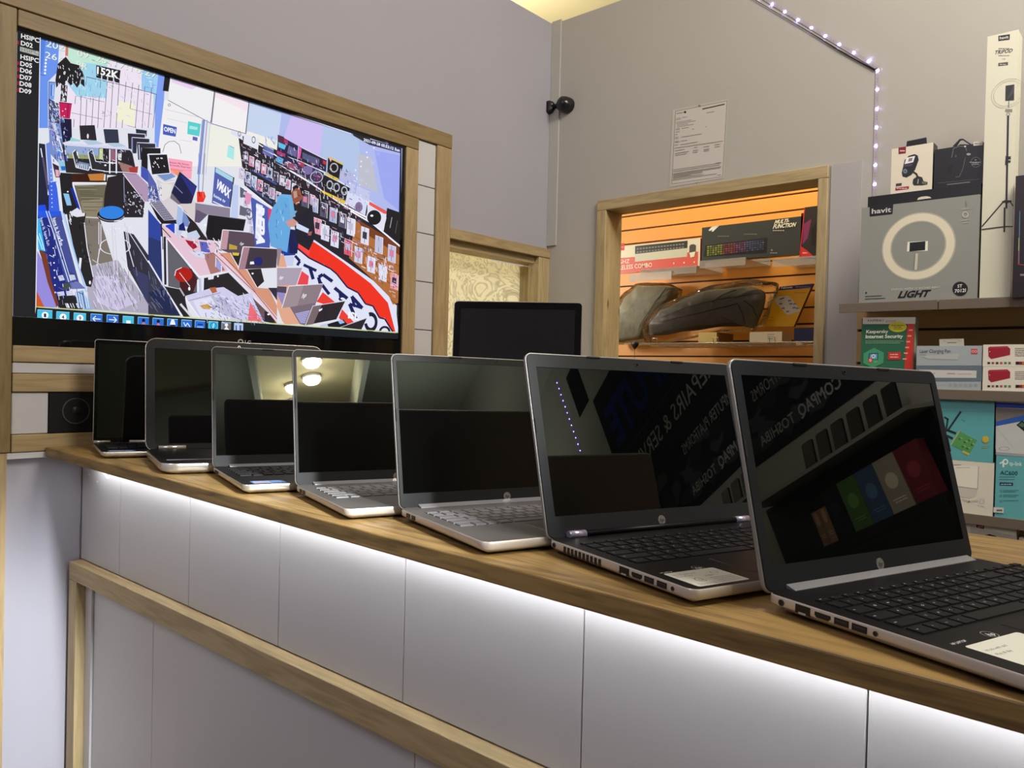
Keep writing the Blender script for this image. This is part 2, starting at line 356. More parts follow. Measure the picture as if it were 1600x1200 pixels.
# ------------------------------------------------------------------ opening in the right wall
WF = empty('window_1', (XR, 1.32, OZ0)); struct(WF)
def wpart(name, b, m, bev=.0015):
    ob = MB().box(*b).build(name, m, bevel=bev, seg=1); ob.parent = WF; ob.location = ob.location-WF.location; return ob
WY0, WY1, WZ1 = .881, 1.763, Z(.683)
wpart('top_board', (XR-.012, XR+.10, OY0, OY1, OZ1, OZ1+.009), W_PINE2[1])
wpart('top_face', (XR-.013, XR-.0005, WY0, WY1, OZ1+.0005, WZ1), W_PINE2[1])
wpart('side_board', (XR-.012, XR+.10, OY1, OY1+.018, OZ0, OZ1+.008), W_PINE2[2])
wpart('side_face', (XR-.013, XR-.0005, OY1+.0005, WY1, OZ0, OZ1), W_PINE2[2])
wpart('side_board', (XR-.012, XR+.10, OY0-.018, OY0, OZ0, OZ1+.008), W_PINE2[2])
wpart('side_face', (XR-.013, XR-.0005, WY0, OY0-.0005, OZ0, OZ1), W_PINE2[2])
wpart('sill', (XR-.012, XR+.10, OY0, OY1, OZ0-.012, OZ0), W_PINE2[1])

# ------------------------------------------------------------------ slat walls
def slatwall(name, x, y0, y1, z0, z1, pitch, zref, m):
    """boards with dark grooves between; zref is the height of one groove"""
    mb = MB(); k = math.floor((z0-zref)/pitch)
    z = zref+k*pitch
    while z < z1:
        a, b = max(z+.004, z0), min(z+pitch-.004, z1)
        if b > a+.002:
            mb.box(x, x+.012, y0, y1, a, b, 0)
        z += pitch
    mb.box(x+.012, x+.018, y0, y1, z0, z1, 1)
    return struct(mb.build(name, [m, M_GROOVE]))
SX = 3.45
g1 = hit(967.5, 340, 0, SX).z; g5 = hit(963, 448.5, 0, SX).z; PITCH = (g1-g5)/5
print('slat pitch', PITCH)
slatwall('wall_slat', SX, .2, 3.2, Z(-.6), Z(1.3), PITCH, g1, M_ORANGE)
gB = hit(1445, 514.6, 0, XR-.012).z
slatwall('wall_slat_right', XR-.0125-.0005+.0, -1.1, .78, Z(-1.2), Z(.262), .1, gB, M_TAN)

# ------------------------------------------------------------------ counter
def ctop(x, y): return Z(-.205)-.01*(x-.62)+.01*(y-1)
CT = .022
def fx(y): return .6255+.0100*y           # the front edge runs slightly askew
mb = MB(); vs = []
for y in (-1.0, 2.0):
    for x in (fx(y), 1.32):
        for dz in (-CT, 0): vs.append((x, y, ctop(x, y)+dz))
mb.add(vs, [(0, 1, 3, 2), (4, 6, 7, 5), (0, 4, 5, 1), (2, 3, 7, 6), (1, 5, 7, 3), (0, 2, 6, 4)])
ct = mb.build('countertop', W_TOP, bevel=.002)
tag(ct, 'long stained pine countertop carrying the row of laptops', 'countertop')
XP = .7275
CB = empty('counter_front', (XP, 1.0, 0)); tag(CB, 'white panelled counter front with a pine rail, lit from under the countertop', 'counter')
def cpart(name, b, m, bev=0, mb=None):
    ob = (mb or MB().box(*b)).build(name, m, bevel=bev, seg=2); ob.parent = CB; ob.location = ob.location-CB.location; return ob
ys = [2.003, 1.784, 1.4615, 1.1465, .8285, .5185, .2095, -.10, -.41, -.72, -1.0]
for a, b in zip(ys[:-1], ys[1:]):
    cpart('panel', (XP, XP+.012, b+.0007, a-.0007, Z(-.4675), min(ctop(XP, a), ctop(XP, b))-CT-.001), M_LAM, .0014)
cpart('backing_panel', (XP+.0125, XP+.018, -1.0, 2.0, 0, Z(-.26)), M_GAP)
cpart('rail', (.7005, XP+.011, -1.0, 2.0, Z(-.511), Z(-.4695)), W_PINE2[1], .0012)
cpart('post', (.7005, XP-.0005, 1.955, 1.9995, 0, Z(-.512)), W_PINE2[2], .001)
for a, b in ((1.9995, 1.61), (1.61, .80), (.80, 0.0), (0.0, -1.0)):
    cpart('lower_panel', (XP, XP+.012, b+.0006, a-.0006, 0, Z(-.512)), M_LAM, .001)
cpart('edge_strip', (XP-.006, XP-.0004, 1.918, 1.9545, 0, Z(-.513)), M_LAM, .001)
for px in (([(158, 736), (161, 735), (166, 741), (170, 747), (167, 748), (163, 742)]), ([(150, 752), (153, 751), (152, 755)]), ([(138, 741), (140, 740), (139, 743)]), ([(170, 742), (172, 742), (171, 746)])):
    ch_ = MB(); q = [hit(x, y, 0, XP-.0009) for x, y in px]; ch_.add(q+[p+Vector((.0008, 0, 0)) for p in q], [tuple(range(len(q)))]+[(i, (i+1) % len(q), len(q)+(i+1) % len(q), len(q)+i) for i in range(len(q))])
    cpart('paint_chip', None, mat('chip_white', (.85, .84, .82), .5), mb=ch_)
# strip light stuck under the countertop, hidden by its front edge
ls = empty('strip_light', (.69, .5, Z(-.25))); tag(ls, 'white strip light glowing beneath the countertop edge', 'strip light')
mb = MB(); E_W = mat('strip_white', (.9, .9, .9), .5, emit=(.92, .95, 1.0), estr=40)
y = -1.0
while y < 1.86:
    x = .703; z = min(ctop(x, y), ctop(x, y+.1))-CT-.0025
    mb.box(x, x+.008, y, y+.1, z, z+.0012); y += .1
o = mb.build('diodes', E_W); o.parent = ls; o.location = o.location-ls.location
# ------------------------------------------------------------------ television
TV = empty('television', ((TVX0+TVX1)/2, 2.03, Z(.039)))
tag(TV, 'large flat television showing a shop security camera view, framed in pine boards', 'television')
def tvp(name, mb, m, bev=0):
    ob = mb.build(name, m, bevel=bev, seg=2); ob.parent = TV; ob.location = ob.location-TV.location; return ob
ax0, ax1, az0, az1 = .5765, 1.7055, .104, .7445
mb = MB(); y0, y1 = 2.006, 2.016
X0, X1, Z0, Z1 = .575, 1.718, .0395, .7535
for b in ((X0, ax0, Z0, Z1), (ax1, X1, Z0, Z1), (ax0, ax1, az1, Z1), (ax0, ax1, Z0, az0)): mb.box(b[0], b[1], y0, y1, Z(b[2]), Z(b[3]))
tvp('bezel', mb, M_BLACKG)
tvp('back_housing', MB().box(X0+.005, X1-.005, 2.0165, 2.07, Z(Z0+.005), Z(Z1-.005)), M_BLACK)
# ------------------------------------------------------------------ what the television shows
sax0 = .5765
def _clip(pts):
    def cut(P, f, g):
        out = []
        for i in range(len(P)):
            a, b = P[i-1], P[i]
            if f(b):
                if not f(a): out.append(g(a, b))
                out.append(b)
            elif f(a): out.append(g(a, b))
        return out
    for ax, lim, sg in ((0, sax0, 1), (0, ax1, -1), (2, Z(az0), 1), (2, Z(az1), -1)):
        if len(pts) < 3: return []
        pts = cut(pts, lambda p: (p[ax]-lim)*sg >= 0, lambda a, b: a.lerp(b, (lim-a[ax])/(b[ax]-a[ax])))
    return pts
class ScreenArt(Art):
    def poly(s, pts, c):
        s.k += 1; P = _clip([s.fn(u, v, s.k) for u, v in pts])
        if len(P) >= 3: s.mb.add(P, [tuple(range(len(P)))], s.mi, lin(c))
        return s
    def line(s, pts, w, c):
        for (a, b) in zip(pts[:-1], pts[1:]):
            dx, dy = b[0]-a[0], b[1]-a[1]; L_ = math.hypot(dx, dy) or 1; nx, ny = -dy/L_*w/2, dx/L_*w/2
            s.poly([(a[0]+nx, a[1]+ny), (a[0]-nx, a[1]-ny), (b[0]-nx, b[1]-ny), (b[0]+nx, b[1]+ny)], c); s.k -= 1
        s.k += 1; return s
def fnTV(u, v, k):
    p = hit(u, v, 1, 2.0145); return Vector((p.x, 2.0145-k*.000008, p.z))
A = ScreenArt(fnTV)
def V(ox, oy, sc): return lambda *p: [(ox+a/sc, oy+b/sc) for a, b in zip(p[::2], p[1::2])]
a = V(50, 50, 8); b = V(240, 110, 8); c = V(50, 190, 8); d = V(230, 240, 8); e = V(40, 330, 6.315); f = V(230, 370, 8); g = V(430, 180, 7.5); h = V(430, 330, 6)
G = random.Random(4)
DK = (36, 33, 36); WH = (240, 242, 255)
FULL = [(10, 30), (640, 225), (640, 525), (8, 500)]
A.poly(FULL, (224, 226, 236))
# room surfaces of the camera view
A.poly([(330, 120), (632, 230), (628, 350), (560, 300), (375, 190)], (176, 186, 236))
A.poly([(385, 160), (440, 178), (432, 240), (375, 200)], (198, 212, 238))
A.poly([(455, 180), (505, 197), (498, 270), (440, 225)], (205, 188, 240))
A.poly([(505, 197), (560, 215), (568, 290), (500, 262)], (180, 198, 232))
A.poly([(560, 240), (580, 245), (590, 300), (560, 290)], (190, 192, 205))
A.poly([(585, 235), (626, 243), (624, 330), (600, 310)], (158, 168, 240))
A.poly(a(60, 60, 340, 130, 320, 500, 200, 620, 200, 1200, 70, 1200), (108, 148, 238))
A.poly(a(85, 60, 170, 90, 130, 500, 80, 520), (88, 130, 222))
A.poly(a(420, 160, 1590, 500, 1500, 1200, 350, 1200, 340, 400), (236, 226, 240))
A.poly(a(430, 170, 1000, 330, 900, 470, 640, 560, 450, 400), (196, 230, 212))
A.poly(a(640, 380, 940, 420, 930, 830, 560, 800, 440, 640, 620, 560), (160, 212, 236))
A.poly(a(1370, 480, 1590, 540, 1550, 780, 1370, 720), (150, 200, 240))
A.poly(a(1090, 860, 1290, 900, 1280, 1190, 1040, 1100), (240, 240, 214))
A.poly(a(420, 160, 455, 170, 450, 300, 415, 300), (205, 130, 110))
A.poly(b(0, 20, 60, 40, 30, 400, 0, 560), (160, 210, 240))
A.poly(b(60, 40, 145, 60, 100, 960, 10, 960, 20, 400), (130, 160, 240))
A.poly(b(140, 55, 210, 80, 185, 265, 115, 255), DK)
A.poly(b(210, 85, 760, 250, 715, 660, 185, 375), (238, 238, 240)); A.poly(b(215, 88, 560, 190, 480, 240, 230, 150), (232, 210, 240))
A.poly(b(770, 255, 1190, 410, 1145, 790, 720, 655), (242, 240, 240)); A.poly(b(775, 258, 1190, 412, 1180, 520, 770, 330), (244, 226, 238))
A.poly(b(130, 370, 180, 375, 620, 610, 560, 1200, 170, 1200, 60, 950), (240, 238, 240))
A.poly(b(690, 670, 1150, 800, 1180, 760, 1600, 900, 1600, 1200, 640, 1200), (238, 238, 228))
A.line(b(180, 372, 715, 662, 1145, 790), .9, (96, 90, 140)); A.line(b(765, 250, 720, 655), 2.2, (120, 110, 130)); A.line(b(1192, 405, 1150, 795), 1.4, (90, 90, 110)); A.line(b(1080, 360, 1195, 405), .8, (90, 90, 110))
A.line(b(140, 485, 560, 585), .6, (190, 190, 200)); A.line(b(170, 600, 420, 660), .5, (190, 190, 200)); A.line(b(320, 870, 480, 890), .5, (190, 190, 200))
for x, w, cc in ((610, 3.2, (120, 140, 210)), (650, 1.6, (170, 170, 200)), (590, 1.0, (80, 90, 140)), (690, 1.0, (190, 190, 220))):
    A.line(b(x+20, 620, x-40, 1300), w, cc)
A.line(d(650, 0, 640, 470), 2.0, (130, 150, 215)); A.line(d(720, 0, 690, 480), 1.4, (150, 150, 180))
A.ring(*b(195, 432)[0], 2.2, 2.2, .7, (60, 60, 80), 20)
A.poly(b(120, 670, 290, 710, 275, 830, 115, 800), (70, 95, 185)); A.text('OPEN', b(130, 758)[0], b(272, 790)[0], b(130, 700)[0], (250, 250, 255), .03)
A.poly(b(430, 635, 590, 670, 570, 825, 420, 795), (90, 208, 205)); A.poly(b(450, 690, 550, 710, 545, 745, 445, 730), (170, 232, 230))
A.poly(b(490, 825, 550, 840, 545, 885, 485, 870), (100, 100, 180))
A.poly(b(930, 940, 1010, 970, 1000, 1120, 915, 1080), (170, 232, 232)); A.line(b(945, 940, 1005, 970), .7, (60, 120, 130))
A.line(b(115, 1020, 140, 930, 190, 890, 260, 885, 320, 930, 345, 1040), .8, (90, 90, 100))
A.poly(b(180, 1095, 485, 1140, 480, 1220, 185, 1220), (250, 170, 200)); 
A.poly(d(265, 60, 565, 105, 550, 320, 280, 250), (250, 165, 190)); A.poly(d(290, 180, 450, 210, 400, 300, 290, 200), (240, 150, 120))
A.text('Attach My Room', d(275, 118)[0], d(520, 150)[0], d(275, 95)[0], (90, 40, 60)); A.text('Sanwells Express', d(275, 150)[0], d(540, 185)[0], d(275, 128)[0], (90, 40, 60))
A.line(d(265, 200, 560, 212), .5, (230, 120, 150))
# window bars and the street behind
for x0, y0, x1, y1 in ((545, 800, 535, 900), (615, 790, 600, 1190), (685, 840, 668, 1190), (765, 830, 745, 1190), (840, 800, 820, 1200), (860, 600, 850, 700), (940, 620, 895, 1200), (1010, 640, 975, 1200), (1100, 480, 1070, 920), (1175, 620, 1155, 880), (1258, 635, 1225, 960), (1335, 660, 1290, 1200), (1410, 680, 1375, 1200), (1495, 690, 1450, 1200), (1555, 780, 1510, 1200), (1060, 1010, 1050, 1200), (1130, 1100, 1125, 1200), (525, 1090, 520, 1190)):
    A.line(a(x0, y0, x1, y1), .9, (108, 100, 130))
A.line(a(670, 560, 1090, 655, 1555, 780), 1.0, (90, 84, 120)); A.line(a(560, 800, 900, 875), .8, (150, 110, 130)); A.line(a(490, 1010, 880, 1090), .8, (150, 130, 150))
A.line(a(1230, 960, 1500, 1030), .6, (110, 100, 120)); A.line(a(1190, 1170, 1300, 1195), .6, (110, 100, 120))
for i in range(26):
    x, y = G.uniform(560, 930), G.uniform(560, 820); A.line(a(x, y, x-4, y+G.uniform(30, 90)), .6, G.choice([(90, 150, 210), (220, 240, 250), (110, 120, 170)]))
for i in range(12):
    x, y = G.uniform(1380, 1540), G.uniform(560, 800); A.line(a(x, y, x+40, y+12), .7, G.choice([(90, 140, 220), (235, 235, 250)]))
for i in range(14):
    x, y = G.uniform(820, 990), G.uniform(980, 1050); A.line(a(x, y, x+14, y+14), .5, (110, 110, 150))
for i in range(10):
    x, y = G.uniform(730, 830), G.uniform(740, 830); A.line(a(x, y, x+12, y+14), .6, (210, 130, 180))
# clock text laid over the view
OT = (228, 240, 232); OS = (90, 110, 110)
for col, o in ((OS, .5), (OT, 0)):
    for t, q in (('202', (170, 180, 400, 240, 180, 95)), ('26', (160, 320, 310, 360, 165, 240)), ('09', (560, 300, 705, 335, 565, 220)), ('25', (790, 360, 925, 405, 800, 280)), ('17:16:27', (1030, 430, 1560, 580, 1040, 345)), ('BR', (560, 440, 690, 480, 565, 360)), ('5+', (330, 370, 470, 400, 335, 310))):
        P = a(*q); P = [(x+o, y+o) for x, y in P]; A.text(t, P[0], P[1], P[2], col, .01)
A.poly(a(800, 415, 1105, 480, 1085, 640, 800, 570), DK); A.text('152K', a(808, 520)[0], a(1080, 585)[0], a(812, 430)[0], (250, 250, 250), .03)
for x in (870, 945, 1020): A.line(a(x, 540, x-5, 620), 1.6, (235, 235, 240))
for i in range(5): A.ell(*a(172-3*i, 350+42*i)[0], 1.7, 1.9, (245, 248, 255), 10)
A.line(a(85, 530, 165, 545), .8, (60, 80, 140))
# plant and pot
A.poly(a(320, 400, 420, 310, 480, 390, 600, 420, 650, 560, 655, 690, 600, 640, 560, 700, 520, 640, 480, 670, 430, 610, 400, 680, 350, 640, 300, 700, 290, 600), DK)
for i in range(30):
    x, y = G.uniform(310, 630), G.uniform(400, 660); A.line(a(x, y, x+G.uniform(-14, 14), y+G.uniform(20, 40)), .9, (245, 248, 255))
A.poly(a(360, 660, 440, 670, 430, 880, 350, 870), (60, 55, 62))
for i in range(16):
    x, y = G.uniform(355, 430), G.uniform(660, 860); A.line(a(x, y, x+G.uniform(-12, 12), y+36), 1.0, (240, 242, 250))
A.poly(a(335, 880, 495, 895, 470, 1085, 350, 1075), (196, 30, 90)); A.line(a(450, 895, 440, 1080), 2.0, (150, 25, 70)); A.line(a(335, 880, 495, 900), 1.4, (100, 20, 50))
for x, y in ((380, 990), (415, 965), (400, 1050)): A.ell(*a(x, y)[0], .9, .9, (255, 240, 250), 8)
A.poly(a(350, 1080, 490, 1090, 495, 1350, 350, 1350), (34, 28, 60))
A.poly(c(355, 0, 490, 0, 495, 180, 470, 240, 380, 265, 360, 180), (34, 28, 56))
# left wall display
A.poly(a(205, 620, 290, 630, 270, 850, 205, 840), (120, 160, 235)); A.line(a(205, 900, 208, 625, 290, 632), .9, (40, 44, 90)); A.line(a(240, 660, 236, 800), 1.2, (60, 80, 140)); A.line(a(262, 660, 258, 800), .8, (235, 240, 255))
A.poly(a(205, 830, 330, 900, 350, 1200, 205, 1200), (70, 74, 110))
for i in range(40):
    x, y = G.uniform(208, 320), G.uniform(860, 1190); A.line(a(x, y, x+G.uniform(8, 22), y+G.uniform(20, 45)), 1.2, G.choice([WH, (40, 38, 60), (150, 185, 240), (220, 225, 250)]))
A.poly(c(205, 0, 350, 30, 410, 480, 330, 520, 220, 400), (120, 140, 200))
A.poly(c(235, 20, 300, 20, 390, 380, 360, 390), (190, 196, 226)); A.line(c(240, 40, 370, 390), 1.0, (50, 50, 80)); A.line(c(300, 30, 390, 370), 1.0, (50, 50, 80)); A.line(c(270, 40, 380, 380), .7, WH)
for i in range(46):
    t = G.random(); x, y = 215+t*130+G.uniform(-12, 40), 60+t*420; A.line(c(x, y, x+G.uniform(6, 20), y+G.uniform(18, 40)), 1.3, G.choice([(70, 110, 225), (150, 205, 235), WH, (50, 50, 90), (225, 120, 170)]))
A.poly(c(320, 490, 405, 490, 435, 625, 350, 620), (150, 200, 225)); A.poly(c(355, 560, 410, 560, 415, 610, 365, 610), (40, 110, 200))
A.poly(c(250, 520, 330, 560, 345, 700, 290, 700), (50, 40, 60)); A.poly(c(285, 600, 330, 610, 335, 690, 295, 690), (230, 170, 190))
A.poly(c(60, 270, 160, 285, 205, 740, 205, 1180, 50, 1160), (34, 36, 58)); A.line(c(105, 335, 150, 600, 200, 920), 1.6, (235, 240, 250)); A.line(c(165, 285, 180, 500, 205, 790), 1.4, (225, 228, 245)); A.poly(c(118, 450, 140, 440, 200, 760, 190, 900), (90, 80, 110))
A.poly(c(170, 280, 215, 260, 260, 740, 205, 790), (110, 140, 225)); A.poly(c(55, 1050, 160, 1040, 205, 1200, 40, 1200), (30, 80, 235)); A.poly(c(205, 760, 300, 750, 350, 1200, 205, 1200), (60, 100, 225))
A.line(c(300, 760, 400, 1200), 1.8, (225, 235, 250)); A.line(c(345, 710, 385, 1180), 1.0, (230, 230, 245)); A.poly(c(350, 640, 490, 650, 500, 800, 590, 1060, 430, 1160, 385, 1160, 340, 700), DK)
for i in range(10): A.ell(*c(232+i*1.6, 600+i*52)[0], .9, .9, WH, 8)
A.poly(c(385, 900, 455, 905, 490, 1050, 430, 1050), (140, 195, 235)); A.poly(c(470, 830, 520, 830, 600, 1110, 560, 1080), (25, 45, 160)); A.line(c(510, 815, 610, 1120), 1.0, WH)
A.ell(*c(442, 878)[0], 1.3, 1.3, WH, 10)
# back shelf with laptops
A.poly(c(375, 280, 1200, 330, 1250, 400, 1310, 690, 420, 640, 400, 480), (44, 40, 46)); A.poly(c(400, 300, 830, 330, 830, 430, 420, 410), (150, 170, 210)); A.poly(c(420, 405, 870, 430, 870, 475, 430, 460), (150, 160, 110))
A.poly(c(380, 270, 1200, 320, 1220, 360, 400, 300), (214, 214, 240))
def lap2(q, base, col, edge=(226, 232, 248), keys=False):
    A.poly(base, (178, 200, 220)); A.line(base+base[:1], .6, edge); A.poly(q, col); A.line(q+q[:1], .8, (30, 30, 40))
lap2(c(590, 55, 775, 50, 800, 235, 605, 225), c(620, 240, 780, 230, 905, 285, 700, 300), (44, 40, 46)); A.ell(*c(692, 185)[0], 1.5, 4, (230, 230, 235), 12)
lap2(c(890, 100, 1065, 105, 1080, 265, 915, 270), c(920, 280, 1080, 265, 1190, 315, 1020, 325), (52, 56, 76)); A.poly(c(480, 200, 600, 235, 600, 250, 470, 250), (150, 210, 220))
for q in (c(1290, 90, 1435, 110, 1430, 190, 1295, 150), c(1190, 145, 1410, 160, 1410, 205, 1240, 200, 1240, 350, 1200, 340), c(1245, 200, 1465, 215, 1465, 265, 1305, 265, 1300, 400, 1255, 400), c(1305, 265, 1540, 275, 1540, 330, 1360, 330, 1370, 480, 1320, 480)):
    A.poly(q, (50, 48, 62)); A.line(q[:3], 1.2, (210, 220, 240))
A.poly(c(1365, 330, 1600, 335, 1600, 420, 1440, 410, 1440, 600, 1360, 560), DK); A.line(c(1250, 220, 1250, 390), 1.6, (90, 110, 170)); A.line(c(1330, 290, 1345, 540), 1.4, (200, 215, 240)); A.line(c(1540, 330, 1600, 332), 1, WH)
A.line(c(1440, 410, 1600, 415), 1.4, WH); A.line(c(1440, 410, 1480, 670, 1600, 650), 1.6, (214, 220, 240))
A.poly(c(500, 390, 545, 350, 580, 460, 565, 510, 545, 570), (56, 60, 56)); A.line(c(545, 350, 500, 390, 545, 575, 700, 612, 720, 560), 1.2, WH); A.line(c(540, 350, 580, 460), 1, WH)
A.poly(c(580, 500, 720, 530, 700, 605, 550, 570), (110, 130, 160))
for i in range(6): A.line(c(560+i*24, 520+i*4, 548+i*26, 572+i*5), .9, WH)
A.poly(c(700, 390, 740, 350, 790, 500, 920, 520, 930, 590, 740, 600), (46, 50, 50)); A.line(c(740, 350, 695, 390, 740, 600, 900, 620), 1.2, WH); A.line(c(745, 350, 790, 500, 930, 515), 1, WH); A.ell(*c(910, 548)[0], 1.8, 1.4, WH, 10)
A.poly(c(835, 340, 880, 340, 880, 480, 835, 470), (200, 214, 160)); A.poly(c(975, 350, 1050, 350, 1040, 500, 975, 490), (150, 100, 120)); A.poly(c(885, 440, 940, 500, 1040, 520, 960, 525), (240, 230, 220))
for x in (965, 1048): A.line(c(x, 350, x, 650), 2.0, WH)
A.line(c(930, 520, 1050, 520), 1.6, WH); A.line(c(890, 625, 1120, 635), 1.2, WH); A.poly(c(1065, 400, 1115, 400, 1110, 490, 1070, 480), (220, 220, 225))
A.poly(c(1065, 500, 1250, 560, 1300, 640, 1130, 640), (160, 118, 112)); A.poly(c(1200, 580, 1320, 560, 1310, 650, 1220, 640), (170, 60, 60))
A.poly(c(1130, 645, 1310, 660, 1600, 950, 1600, 1010, 1400, 1000), (176, 150, 180)); A.poly(c(1355, 560, 1440, 600, 1550, 790, 1480, 800, 1355, 690), (70, 84, 180)); A.line(c(1130, 650, 1400, 1010), 1.6, (230, 225, 235)); A.line(c(1120, 635, 1320, 650), 1, WH)
A.poly(c(490, 650, 930, 660, 930, 760, 490, 770), (60, 30, 20)); A.poly(c(690, 660, 890, 650, 890, 740, 720, 740), (196, 126, 60)); A.line(c(500, 765, 940, 770), 1.6, WH); A.line(c(510, 792, 930, 780), 1.2, (210, 205, 205)); A.line(c(500, 765, 560, 930, 640, 1130), 1.0, WH); A.line(c(905, 660, 900, 740), 2.5, (230, 230, 240))
# floor of the shop
A.poly(c(520, 800, 920, 790, 880, 1200, 640, 1200, 580, 1020), (112, 106, 84)); A.poly(c(600, 1000, 880, 960, 860, 1200, 640, 1200), (140, 130, 108))
for i in range(16):
    y = 810+i*20; A.line(c(560+i*6, y, G.uniform(700, 900), y+G.uniform(-6, 6)), .7, G.choice([(150, 146, 120), (80, 78, 64)]))
A.poly(c(940, 700, 1130, 660, 1400, 1010, 1380, 1200, 880, 1200, 900, 900), (42, 38, 42)); A.line(c(1140, 690, 1148, 1010), 1, (150, 160, 190))
for i in range(26):
    x, y = G.uniform(1180, 1380), G.uniform(860, 1150); A.line(c(x, y, x+G.uniform(-16, 16), y+G.uniform(8, 26)), 1.1, (215, 220, 240))
A.poly(e(575, 50, 720, 50, 860, 500, 1263, 1060, 1263, 1010, 640, 960, 600, 780, 650, 560, 600, 350, 565, 110), (126, 118, 108))
A.poly(e(640, 540, 900, 480, 1160, 850, 1263, 1010, 1200, 1010, 630, 970, 600, 760), (176, 170, 190)); A.poly(e(680, 640, 880, 640, 1100, 900, 900, 980, 700, 900), (204, 196, 226))
for i in range(60):
    x, y = G.uniform(640, 1040), G.uniform(500, 930); L_ = G.uniform(50, 120); A.line(e(x, y, x+L_*.45, min(y+L_, 985)), .8, G.choice([(235, 228, 250), (112, 106, 120), (140, 132, 150), (220, 212, 240), (150, 140, 110)]))
A.poly(e(960, 200, 1060, 230, 1263, 520, 1263, 1020, 1180, 880, 1000, 560), (52, 50, 62)); A.poly(e(1040, 560, 1200, 640, 1263, 800, 1263, 1015, 1160, 850), (60, 62, 100)); A.line(e(1000, 190, 1263, 600), 1.1, (222, 222, 236))
# dark unit between
A.poly(e(400, 20, 590, 20, 575, 120, 600, 370, 660, 660, 640, 750, 590, 740, 480, 420, 420, 140), (40, 38, 38)); A.line(e(572, 115, 600, 360, 660, 650), 1.3, WH); A.poly(e(525, 460, 548, 465, 535, 590, 515, 570), (235, 235, 245)); A.line(e(585, 60, 715, 68), 2.2, (200, 200, 190)); A.poly(e(580, 95, 710, 100, 700, 140, 580, 145), (120, 112, 104)); A.ell(*e(628, 705)[0], 1.6, 3, WH, 10)
A.poly(e(430, 0, 500, 20, 580, 20, 575, 50, 500, 60, 440, 40), (226, 226, 236))
for i in range(8):
    x, y = G.uniform(400, 450), G.uniform(20, 130); A.line(e(x, y, x+12, y+24), 1, WH)
# blue uprights at lower left
A.poly(e(95, 20, 220, 0, 400, 560, 480, 700, 320, 960, 250, 760, 130, 400), (34, 44, 128)); A.poly(e(95, 0, 340, 0, 360, 90, 260, 60, 130, 70), (40, 90, 225)); A.poly(e(220, 60, 340, 40, 520, 700, 390, 700), (70, 80, 150))
A.poly(e(100, 80, 130, 70, 190, 400, 120, 380), (60, 180, 240)); A.line(e(105, 230, 160, 380), 1.6, (180, 240, 255)); A.line(e(130, 220, 180, 390), 1.2, (220, 245, 255))
A.line(e(195, 0, 270, 220, 420, 700), 1.6, (200, 215, 250)); A.line(e(220, 0, 300, 230, 440, 690), 1.0, (235, 240, 255)); A.line(e(350, 0, 470, 420, 590, 760), 2.4, (190, 215, 250)); A.line(e(370, 20, 520, 560, 640, 970), 1.4, (150, 190, 235))
A.poly(e(95, 370, 200, 560, 300, 950, 90, 950), (150, 140, 220)); A.poly(e(88, 760, 180, 950, 85, 950), (200, 90, 40)); A.poly(e(130, 380, 200, 420, 250, 700, 320, 920, 300, 950, 210, 700), (120, 60, 40))
A.text('have it. have fun', e(258, 75)[0], e(335, 345)[0], e(292, 62)[0], (235, 238, 255), .02); A.text('have it. have fun', e(133, 75)[0], e(210, 345)[0], e(162, 62)[0], (200, 215, 250), .02)
for i in range(7): A.ell(*e(268+i*3, 365+i*73)[0], 1.3, 1.3, WH, 8); 
A.poly(e(310, 640, 360, 630, 380, 680, 330, 690), (200, 205, 225)); A.poly(e(425, 630, 475, 628, 490, 675, 440, 685), (200, 205, 225)); A.poly(e(300, 800, 370, 790, 380, 830, 315, 840), (205, 205, 235)); A.poly(e(390, 790, 455, 785, 460, 820, 400, 830), (205, 205, 235))
A.poly(e(355, 715, 430, 705, 440, 770, 360, 775), (70, 78, 74)); A.poly(e(430, 705, 520, 700, 585, 765, 445, 770), (110, 120, 180)); A.poly(e(300, 840, 480, 830, 560, 970, 330, 960), (36, 36, 38)); A.poly(e(480, 800, 560, 780, 650, 975, 570, 975), (140, 180, 225))
for i in range(8): x = G.uniform(380, 500); A.line(e(x, 910, x+20, 955), 1.0, WH)
for i in range(14): x = G.uniform(480, 590); A.line(e(x, 800, x+30, 960), .9, G.choice([WH, (40, 60, 110), (120, 160, 220)]))
# stool
for P in ((735, 130, 735, 330, 700, 500), (715, 110, 715, 330), (970, 120, 1000, 340, 1060, 550), (990, 150, 1020, 370), (845, 150, 870, 640), (868, 150, 905, 640), (720, 370, 700, 540), (935, 450, 975, 500)): A.line(e(*P), 1.5, (214, 210, 226))
A.ring(*e(875, 348)[0], 24.3, 13.2, 1.8, (228, 224, 236), 40)
A.ell(*e(835, 40)[0], 21.5, 11.5, (30, 28, 34)); A.ell(*e(840, 15)[0], 19.2, 10.2, (52, 130, 226)); A.ring(*e(838, 25)[0], 21.8, 11.8, .9, (200, 205, 220), 40, 20, 160)
A.line(e(865, 100, 940, 92), 1.2, WH)
for i in range(12):
    x, y = G.uniform(790, 1060), G.uniform(140, 230); A.line(e(x, y, x+14, y+16), 1.0, WH)
A.line(e(650, 480, 730, 530), 1.2, (200, 200, 210))
